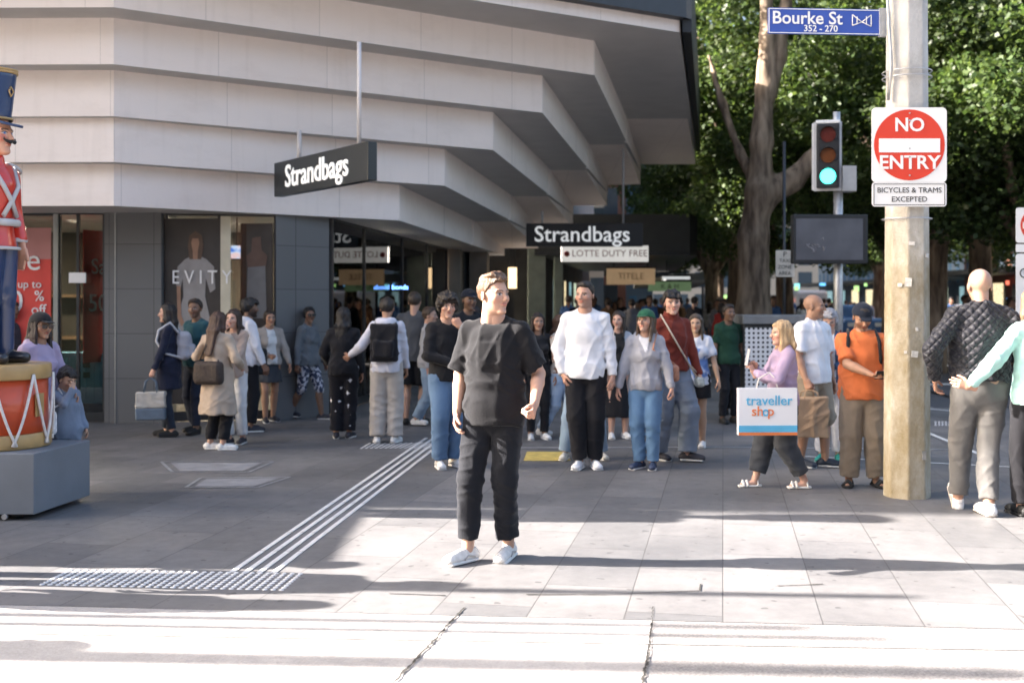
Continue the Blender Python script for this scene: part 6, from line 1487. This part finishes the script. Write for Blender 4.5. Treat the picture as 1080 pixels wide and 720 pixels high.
P['pattern'] = person('woman in cream patterned top striding in pale jeans', 590, 462, 331, 62, 'tan', 'long', (.07, .035, .02),
    top=dict(col=(.48, .44, .40), kind='print', hem=.52, sr=.018, loose=.02), bottom=dict(col=(.34, .43, .56), kind='denim', wide=.026, len=.95), shoes=SN_W, fem=1, A=dict(T=(-.05, -.16, .63), pole=(-.7, .4, -.5)), feet=((-.03, .15), (.04, -.10)), lift=(.035, 0), head=(-20, 0, 0))
P['hidden'] = person('person in blue jeans standing right behind the white sweater man', 615, 484, 322, 180, 'fair', 'short', (.03, .02, .015), top=dict(col=(.3, .3, .32), hem=.5), bottom=dict(col=LDEN, kind='denim', wide=.030, len=.94), shoes=dict(col=(.60, .58, .52), sole=(.7, .68, .64)), feet=((-.115, .0), (.115, .0)), feet_yaw=(-165, 165), A=dn(-.09, -.10, .55), B=dn(.09, -.10, .55))
P['white'] = person('man in white long sleeve sweater and black trousers facing the camera', 617, 494, 297, -6, 'fair', 'crop', (.02, .014, .01),
    top=dict(col=(.76, .76, .78), hem=.485, sr=.024, loose=.035, th=.014, fold=.006), bottom=dict(col=(.014, .014, .017), wide=.036, len=.95, hemw=.9), shoes=dict(col=(.70, .71, .73), sole=(.72, .72, .72)), A=dict(T=(-.115, -.03, .505), pole=(-.9, .4, 0), curl=35), B=dn(.150, -.03, .485, curl=40), feet=((-.028, .0), (.052, .02)), feet_yaw=(-12, 14), head=(-22, 0, 0), stub=.25, w=1.06)
P['skirt'] = person('woman in black skirt half hidden between white sweater and green cap', 652, 462, 328, 8, 'pale', 'longmid', (.03, .02, .015), top=dict(col=(.45, .45, .47), hem=.5, inner=(.02, .02, .02)), bottom=dict(type='skirt', col=BLK, len=.17), shoes=SN_W, fem=1, head=(-30, 0, 0))
P['green'] = person('woman in green cap and grey zip hoodie with hands down in blue jeans', 681, 494, 327, -10, 'fair', 'longmid', (.08, .05, .03),
    top=dict(col=(.34, .34, .37), hood=1, hem=.50, sr=.024, loose=.035, inner=(.66, .66, .68), inner_z=.73, fold=.007, name='hoodie'), bottom=dict(col=(.12, .22, .36), kind='denim', wide=.020, len=.96), shoes=dict(col=(.03, .045, .09), sole=(.6, .6, .6)), fem=1, cap=(.02, .10, .055), A=dn(-.175, -.06, .485, curl=30), B=dn(.165, -.06, .505, curl=45), feet=((-.035, .0), (.045, -.01)), feet_yaw=(-30, 0), head=(-22, -8, 0), w=1.06)
P['rust'] = person('tall person in rust red turtleneck and wide grey jeans stepping right', 708, 486, 306, 22, 'pale', 'mess', (.012, .01, .01),
    top=dict(col=(.155, .030, .020), collar=1, hem=.535, sr=.018, loose=.02), bottom=dict(col=(.19, .23, .29), kind='denim', wide=.045, len=.95, hemw=1.2), shoes=SN_B, A=dn(-.13, -.02, .5), B=dn(.145, -.08, .495, curl=60), feet=((-.05, .07), (.07, -.06)), feet_yaw=(10, 45), lift=(0, .01), head=(-20, 0, 0), H=None)
P['tie'] = person('woman in blue tie dye tee and black shorts smiling in the shade', 734, 472, 331, -14, 'asian', 'longmid', (.07, .05, .035),
    top=dict(col=(.60, .62, .68), kind='tiedye', sleeve=.75, hem=.48, sr=.022, loose=.035), bottom=dict(col=BLK, len=-.62, wide=.03), shoes=SN_W, fem=1, A=dict(T=(-.13, -.12, .56), pole=(-.9, .5, 0), curl=60), B=dn(.17, -.03, .5), feet=((-.04, -.03), (.045, .05)), feet_yaw=(-25, 0))
P['lilac'] = person('blonde woman in lilac jumper photographing and carrying a large white shop bag', 826, 514, 334, -84, 'pale', 'longmid', (.42, .29, .16),
    top=dict(col=(.38, .29, .41), hem=.50, sr=.026, loose=.035, th=.014, fold=.007, name='jumper'), bottom=dict(col=(.05, .055, .065), wide=.045, len=.80, hemw=.8, fold=.007), shoes=dict(col=(.70, .69, .66), sole=(.68, .67, .64), sandal=1), fem=1,
    A=dict(T=(-.02, -.165, .715), pole=(-.7, .3, -.7), curl=50, n=(.3, -.2, 0), hd=(.1, -.4, .9), th=(0, .3, 1)), B=dict(T=(.02, -.185, .70), pole=(.7, .3, -.7), curl=50, n=(-.3, -.2, 0), hd=(-.1, -.35, .9), th=(0, .3, 1)), feet=((-.045, -.155), (.04, .115)), feet_yaw=(0, -4), lift=(0, 0), head=(0, 2, 0), w=1.05)
P['bald'] = person('bald man in white polo shirt carrying brown paper bags', 857, 492, 310, 38, 'tan', 'bald', (.10, .08, .07),
    top=dict(col=(.74, .74, .77), sleeve=.85, hem=.49, sr=.024, loose=.05, collar=.12, name='polo_shirt'), bottom=dict(col=(.30, .25, .19), len=.03, wide=.035), shoes=dict(col=(.02, .03, .05), sole=(.55, .55, .55)), A=dn(-.15, -.07, .51, curl=70), B=dn(.15, -.03, .49), head=(28, 0, 0), feet=((-.06, .04), (.05, -.05)), feet_yaw=(0, 30), w=1.14)
P['granny'] = person('grey haired woman in denim jacket and white trousers with red bag', 875, 486, 326, -20, 'pale', 'grey', (.28, .28, .30),
    top=dict(col=(.05, .09, .17), kind='denim', hem=.52, sr=.018, loose=.03, inner=(.70, .70, .74), name='denim_jacket'), bottom=dict(col=(.62, .63, .68), wide=.022, len=.9), shoes=dict(col=(.03, .30, .26), sole=(.3, .5, .5)), fem=1, A=dict(T=(-.05, -.14, .64), pole=(-.9, .3, -.4), curl=50), B=dict(T=(.03, -.15, .63), pole=(.9, .3, -.4), curl=50), head=(0, 22, 0), feet=((-.05, 0), (.055, .02)), w=1.08)
P['orange'] = person('man in orange tee and navy cap reading his phone beside the pole', 909, 512, 321, -8, 'tan', 'crop', (.02, .015, .012),
    top=dict(col=(.60, .16, .055), sleeve=.85, hem=.48, sr=.022, loose=.055, fold=.007, collar=.12), bottom=dict(col=(.24, .19, .14), wide=.042, len=.95, hemw=1.1, fold=.008), shoes=dict(col=(.02, .02, .02), sole=(.02, .02, .02), sandal=1), cap=(.014, .02, .035),
    A=dict(T=(.02, -.185, .625), pole=(-1, .3, -.3), curl=45, n=(0, 0, 1), th=(0, -1, 0)), B=dict(T=(.085, -.185, .63), pole=(1, .3, -.3), curl=45, n=(0, 0, 1), th=(0, -1, 0)), head=(8, 26, 0), feet=((-.072, -.015), (.075, .0)), feet_yaw=(-14, 14), w=1.16, beard=.5)
P['quilt'] = person('bald man in black quilted jacket seen from behind at the right', 1034, 540, 281, 176, 'fair', 'bald', (.20, .16, .13),
    top=dict(col=(.022, .022, .028), kind='quilt', hem=.545, sr=.030, loose=.045, th=.020, fold=.006, collar=.3, name='quilted_jacket'), bottom=dict(col=(.15, .145, .14), wide=.022, len=.93, fold=.007), shoes=dict(col=(.74, .73, .72), sole=(.62, .55, .47), pitch=(0, -38)),
    A=dict(T=(-.31, .02, .77), pole=(-.5, .6, -.8), curl=25), B=dict(T=(.17, -.04, .545), pole=(.8, .6, 0), curl=30), feet=((-.01, .07), (.06, -.09)), feet_yaw=(4, -6), lift=(.0, 0), w=1.12)
P['mint'] = person('person in mint jacket and black trousers with arm round the bald man', 1093, 546, 302, 176, 'fair', 'long', (.12, .07, .04),
    top=dict(col=(.42, .66, .60), hem=.49, sr=.028, loose=.035, th=.018, name='jacket'), bottom=dict(col=(.014, .014, .017), wide=.024, len=.93), shoes=dict(col=(.02, .02, .02), sole=(.02, .02, .02)), fem=1,
    A=dn(-.15, 0, .5), B=dict(T=(.34, .03, .515), pole=(.2, .8, -.8), curl=18, n=(0, -1, 0), hd=(.9, 0, .25), th=(0, 0, 1)), feet=((-.05, .03), (.045, -.05)))
P['bgC'] = person('man whose head shows above the perforated cabinet', 768, 446, 321, 20, 'brown', 'short', top=dict(col=(.015, .05, .03), sleeve=.8), bottom=dict(col=BLK), shoes=SN_K)
P['bgD'] = person('woman with pale jacket behind the main man near the smiling woman', 500, 436, 322, -30, 'tan', 'long', (.03, .02, .02), top=dict(col=(.06, .05, .05)), bottom=dict(col=BLK), shoes=SN_K, fem=1)
P['reddress'] = person('person in dark green standing deep in the shade left of the cabinet', 772, 437, 330, -10, 'brown', 'bun', (.03, .02, .02), top=dict(col=(.012, .05, .03)), bottom=dict(col=BLK), shoes=SN_K, fem=1)

# ------------------------------------------------------------------ things people carry
def carried(name, rec, m, label, cat, fn, group=None):
    """fn(mb or SDF list) builds in the local frame of the person; the item is its own thing at that person's place"""
    e = empty(name, tuple(rec['loc']), rec['yaw'], label, cat, group); fn(e, rec); return e
def strap(mb, pts, w=.012): mb.tube(pts, w, 6)
def f_backpack(col, strapcol, size=(.14, .07, .20), z=.70, y=.10, square=False):
    def fn(e, r):
        H = r['H']; c = r['T'](0, y * H / 1 + .0, z * H); g = SDF(c - .4, c + .4, .01)
        g.box(c, size, .03 if square else .06, Rm=r['TM']); g.box(c + r['TM'] @ E3([0, size[1] + .015, -size[2] * .35]), (size[0] * .75, .03, size[2] * .45), .025, k=.02, Rm=r['TM']); g.noise(.005, 14, 3); g.crease(.008, 24, 2)
        V, F = g.mesh(); raw_mesh('bag_body', V, F, cloth(col, 'bag_cloth'), e, True)
        for sx in (-1, 1):
            mb = MB(); mb.tube([r['T'](sx * .055 * H, y * H - .04, (z + .085) * H), r['T'](sx * .072 * H, .02 * H, .858 * H), r['T'](sx * .082 * H, -.055 * H - .01, .80 * H), r['T'](sx * .088 * H, -.07 * H - .012, .72 * H), r['T'](sx * .095 * H, -.02 * H, .63 * H), r['T'](sx * .07 * H, y * H, (z - .09) * H)], .016, 7)
            mb.build('strap', cloth(strapcol, 'strap_cloth'), e)
    return fn
def f_tote(hand, size, col, drop=.30, col2=None, hcol=None, yawb=0, paper=False, th=None):
    def fn(e, r):
        w_ = r['arms'][hand]['W']; f_ = r['arms'][hand]['f']; k = w_ + f_ * .09; c = k + E3([0, 0, -drop])
        g = SDF(c - max(size) * 1.6 - .05, c + max(size) * 1.6 + .05, .009); Rm = rotz(R(yawb)) if yawb else None
        if col2 is not None: g.box(c + E3([0, 0, size[2] * .42]), (size[0], size[1], size[2] * .58), .012, Rm=Rm)
        else: g.box(c, size, .010 if paper else .02, Rm=Rm)
        g.noise(.004, 12, 8); g.crease(.012 if paper else .009, 22, 5); V, F = g.mesh(); raw_mesh('bag_body', V, F, mat('bag_' + ('paper' if paper else 'fabric'), col, .8, .14, 12, .35, 40), e, True)
        if col2 is not None:
            g = SDF(c - max(size) * 1.6, c + max(size) * 1.6, .009); g.box(c - E3([0, 0, size[2] * .58]), (size[0] * 1.01, size[1] * 1.03, size[2] * .43), .015, Rm=Rm); V, F = g.mesh(); raw_mesh('lower_panel', V, F, mat('bag_fabric', col2, .8, .1, 12, .3, 60), e, True)
        mb = MB(); Rz = rotz(R(yawb)).T if False else rotz(R(yawb))
        for sy in (-1, 1):
            pts = [c + Rz @ E3([-size[0] * .45, sy * size[1] * .8, size[2] * .95]), c + Rz @ E3([-size[0] * .35, sy * size[1] * .6, size[2] + (drop - size[2]) * .7]), k + E3([0, 0, -.005]), c + Rz @ E3([size[0] * .35, sy * size[1] * .6, size[2] + (drop - size[2]) * .7]), c + Rz @ E3([size[0] * .45, sy * size[1] * .8, size[2] * .95])]
            mb.tube(pts, .006 if paper else .008, 6)
        mb.build('handle', mat('bag_handle', hcol or col, .7, .1, 10), e)
    return fn
def f_shoulder(cz, cx, cy, size, col, shoulder, scol=None, rough=.7, quilt=False):
    def fn(e, r):
        H = r['H']; c = r['T'](cx * H, cy * H, cz * H); g = SDF(c - .35, c + .35, .009); g.box(c, size, min(size) * .8); g.noise(.005, 16, 2); V, F = g.mesh()
        raw_mesh('bag_body', V, F, mat('bag_leather', col, rough, .25, 30, .8 if quilt else .2, 45), e, True)
        s_ = shoulder; mb = MB()
        top = r['T'](s_ * .07 * H, .0, .86 * H); fr = r['T'](s_ * .05 * H, -.075 * H - .01, .76 * H); bk = r['T'](s_ * .05 * H, .08 * H + .01, .76 * H)
        mb.tube([c + E3([-size[0] * .7, 0, size[2] * .8]), fr if cx * s_ < 0 or True else c, top, bk, c + E3([size[0] * .7, 0, size[2] * .8])], .009, 6); mb.build('strap', mat('bag_strap', scol or col, .6, .1, 10), e)
    return fn
def f_phone(hands, col=(.02, .02, .02), up=False):
    def fn(e, r):
        k = sum(r['arms'][h]['W'] + r['arms'][h]['f'] * .10 for h in hands) / len(hands)
        mb = MB(); M_ = Matrix.Translation(Vector(k) + Vector((0, -.02, .03))) @ (Matrix.Rotation(R(-12 if up else 60), 4, 'X'))
        mb.box((-.037, -.004, -.075), (.037, .004, .075), .006, M=M_); mb.build('case', mat('phone_case', col, .3, .05, 5), e)
        mb = MB(); mb.box((-.033, .0042, -.07), (.033, .0052, .07), M=M_); mb.build('screen', mat('phone_screen', (.05, .06, .08), .1, 0, 5, emit=.1), e)
    return fn
carried('backpack', P['navy'], None, 'light grey backpack worn by the woman in the navy coat', 'backpack', f_backpack((.36, .36, .40), (.5, .5, .52), (.12, .075, .17), .68, .115))
carried('tote_bag', P['navy'], None, 'cream and blue tote bag hanging from the navy coat woman', 'tote bag', f_tote(1, (.17, .06, .165), (.50, .47, .42), .34, (.12, .16, .21), (.12, .16, .21), 90))
carried('shoulder_bag', P['trench'], None, 'dark brown woven shoulder bag on the beige trench coat', 'handbag', f_shoulder(.565, .02, .10, (.17, .07, .13), (.045, .032, .026), 1, quilt=True))
carried('tote_bag', P['whood'], None, 'black tote bag at the hip of the bearded man in white', 'tote bag', f_shoulder(.52, .10, -.08, (.05, .15, .17), (.015, .015, .017), 1))
carried('backpack', P['pack'], None, 'flat black backpack on the white hoodie man', 'backpack', f_backpack(BLK, BLK, (.155, .055, .215), .695, .10, True))
carried('plastic_bag', P['greytee'], None, 'white shopping bag held low beside the man in dark grey top', 'shopping bag', f_tote(0, (.03, .10, .19), (.60, .61, .66), .27, paper=False))
carried('white_bag', P['kid'], None, 'crumpled white bag hanging in front of the small child', 'shopping bag', f_shoulder(.60, -.22, -.10, (.075, .05, .10), (.62, .61, .62), -1))
carried('shoulder_bag', P['green'], None, 'patterned red and cream shoulder bag between green cap and rust turtleneck', 'handbag', f_shoulder(.60, .17, .05, (.06, .04, .08), (.45, .22, .14), 1))
carried('shoulder_bag', P['rust'], None, 'pale strap satchel across the rust turtleneck', 'handbag', f_shoulder(.47, .13, -.10, (.045, .06, .055), (.42, .46, .44), -1, (.5, .44, .36)))
carried('camera_bag', P['tie'], None, 'small navy handbag held by the tie dye tee woman', 'handbag', f_tote(0, (.085, .05, .075), (.02, .025, .05), .14))
carried('crossbody_bag', P['granny'], None, 'dark red crossbody bag on the grey haired woman', 'handbag', f_shoulder(.525, -.03, -.125, (.125, .045, .075), (.22, .035, .025), 1, (.25, .08, .06), .4))
carried('backpack', P['orange'], None, 'black backpack worn by the man in the orange tee', 'backpack', f_backpack(BLK, BLK, (.15, .08, .2), .70, .13))
carried('phone', P['orange'], None, 'phone held in both hands by the man in orange', 'phone', f_phone((0, 1)))
carried('phone', P['lilac'], None, 'pale phone raised by the blonde woman in lilac', 'phone', f_phone((0, 1), (.5, .5, .52), True))
carried('paper_bag', P['bald'], None, 'large brown paper bag held by the bald man in white polo', 'paper bag', f_tote(0, (.165, .075, .19), (.36, .24, .15), .27, paper=True, yawb=-30))
carried('paper_bag', P['bald'], None, 'second brown paper bag just left of the larger one', 'paper bag', lambda e, r: [f_tote(0, (.12, .07, .17), (.38, .26, .17), .30, paper=True, yawb=-30)(e, r), setattr(e, 'location', Vector(e.location) + Vector((-.17, .08, .02)))])
# the large white shop bag
r_ = P['lilac']; sB = FPX / 9.7
SBG = empty('shop_bag', PZ(810, 459, 9.72), R(2), 'large flat white shop bag with blue and orange stripe carried by the blonde woman', 'shopping bag')
w2_, h2_ = 31.5 / sB * 1.0, 50 / sB
mb = MB(); mb.box((-w2_, 0, 0), (w2_, .07, h2_), .008); mb.build('bag_body', mat('glossy_white_card', (.74, .74, .76), .4, .03, 4, .1, 12), SBG)
M_LB = mat('print_light_blue', (.10, .42, .66), .4); M_OR = mat('print_orange', (.72, .20, .06), .4)
mb = MB(); mb.box((-w2_ + .003, -.003, .028), (w2_ - .003, .0, .085)); mb.build('blue_band', M_LB, SBG)
mb = MB(); mb.box((-w2_ + .003, -.003, .001), (w2_ - .003, .0, .026)); mb.build('orange_band', M_OR, SBG)
text('lettering', 'traveller', .118, M_LB, SBG, (.01, -.004, .295), ext=.002, bold=.001); text('lettering', 'sh p', .118, M_OR, SBG, (-.045, -.004, .205), ext=.002, bold=.001)
text('lettering', 'o', .118, M_LB, SBG, (-.02, -.004, .203), ext=.002, bold=.002)
mb = MB()
for sx in (-1, 1): mb.tube([(sx * .09, .035, h2_), (sx * .07, .035, h2_ + .08), (0.02, .035, h2_ + .13), (-sx * .0 + .02, .035, h2_ + .13)], .006, 6)
mb.build('handle', M_ROPE, SBG)

# ------------------------------------------------------------------ the distant crowd: six figures built once, then copied
crowd = []
specs = [('distant pedestrian in dark coat walking in the far crowd', dict(col=(.02, .02, .025)), dict(col=BLK), 'short', 0, 10), ('distant pedestrian in white top in the far crowd', dict(col=(.6, .6, .62)), dict(col=DEN), 'long', 1, 185), ('distant pedestrian in blue shirt in the far crowd', dict(col=(.06, .13, .3)), dict(col=BLK), 'short', 0, 170),
         ('distant pedestrian in brown jacket in the far crowd', dict(col=(.16, .09, .05)), dict(col=(.03, .03, .04)), 'mess', 0, 0), ('distant pedestrian in grey hoodie in the far crowd', dict(col=(.2, .2, .22), hood=1), dict(col=BLK), 'short', 0, 20), ('distant pedestrian in red top in the far crowd', dict(col=(.4, .04, .03)), dict(col=DEN), 'long', 1, 200)]
for i, (lb, tp_, bt, hr, fm, yw) in enumerate(specs):
    r_ = person(lb, 0, 0, 0, yw, ['fair', 'tan', 'brown'][i % 3], hr, top=tp_, bottom=bt, shoes=SN_K, fem=fm, H=[1.76, 1.64, 1.8, 1.72, 1.7, 1.6][i], loc=(6 + i, 40, 0), vox=.02, group='people far down the street', feet=((-.05, .08), (.05, -.08)), seed=i)
    crowd.append(r_['root'])
rc = random.Random(31)
slots = []
for _ in range(62):
    Y = rc.uniform(27, 62); lo_, hi_ = .15 * (Y - 29) + 1.2, .18 * Y + (1.6 if Y < 36 else 6.5); slots.append((rc.uniform(lo_, hi_), Y))
for _ in range(16): Y = rc.uniform(24, 50); slots.append((rc.uniform(.36, .46) * Y, Y))
for k, (x, y) in enumerate(slots):
    e = crowd[k % 6] if k < 6 else copy_tree(crowd[k % 6])
    e.location = (x, y, 0); e.rotation_euler.z = R(rc.choice((0, 180, 20, 160, 200, -20)) + rc.uniform(-20, 20))
for k, (x, y) in enumerate(((-3.75, 6.75), (-4.2, 6.3), (-4.5, 7.25), (-5.4, 5.55), (-5.9, 7.7))):  # crowd copies out of view, added for the shadows they throw
    e = copy_tree(crowd[k]); e.location = (x, y, 0); e.rotation_euler.z = R(90 + 30 * k); e['group'] = 'people waiting left of the frame'
    e['label'] = ['person in dark coat', 'person in white top', 'person in blue shirt', 'person in brown jacket', 'person in grey hoodie'][k] + ' waiting near the kerb left of the plinth'
bpy.context.view_layer.update()
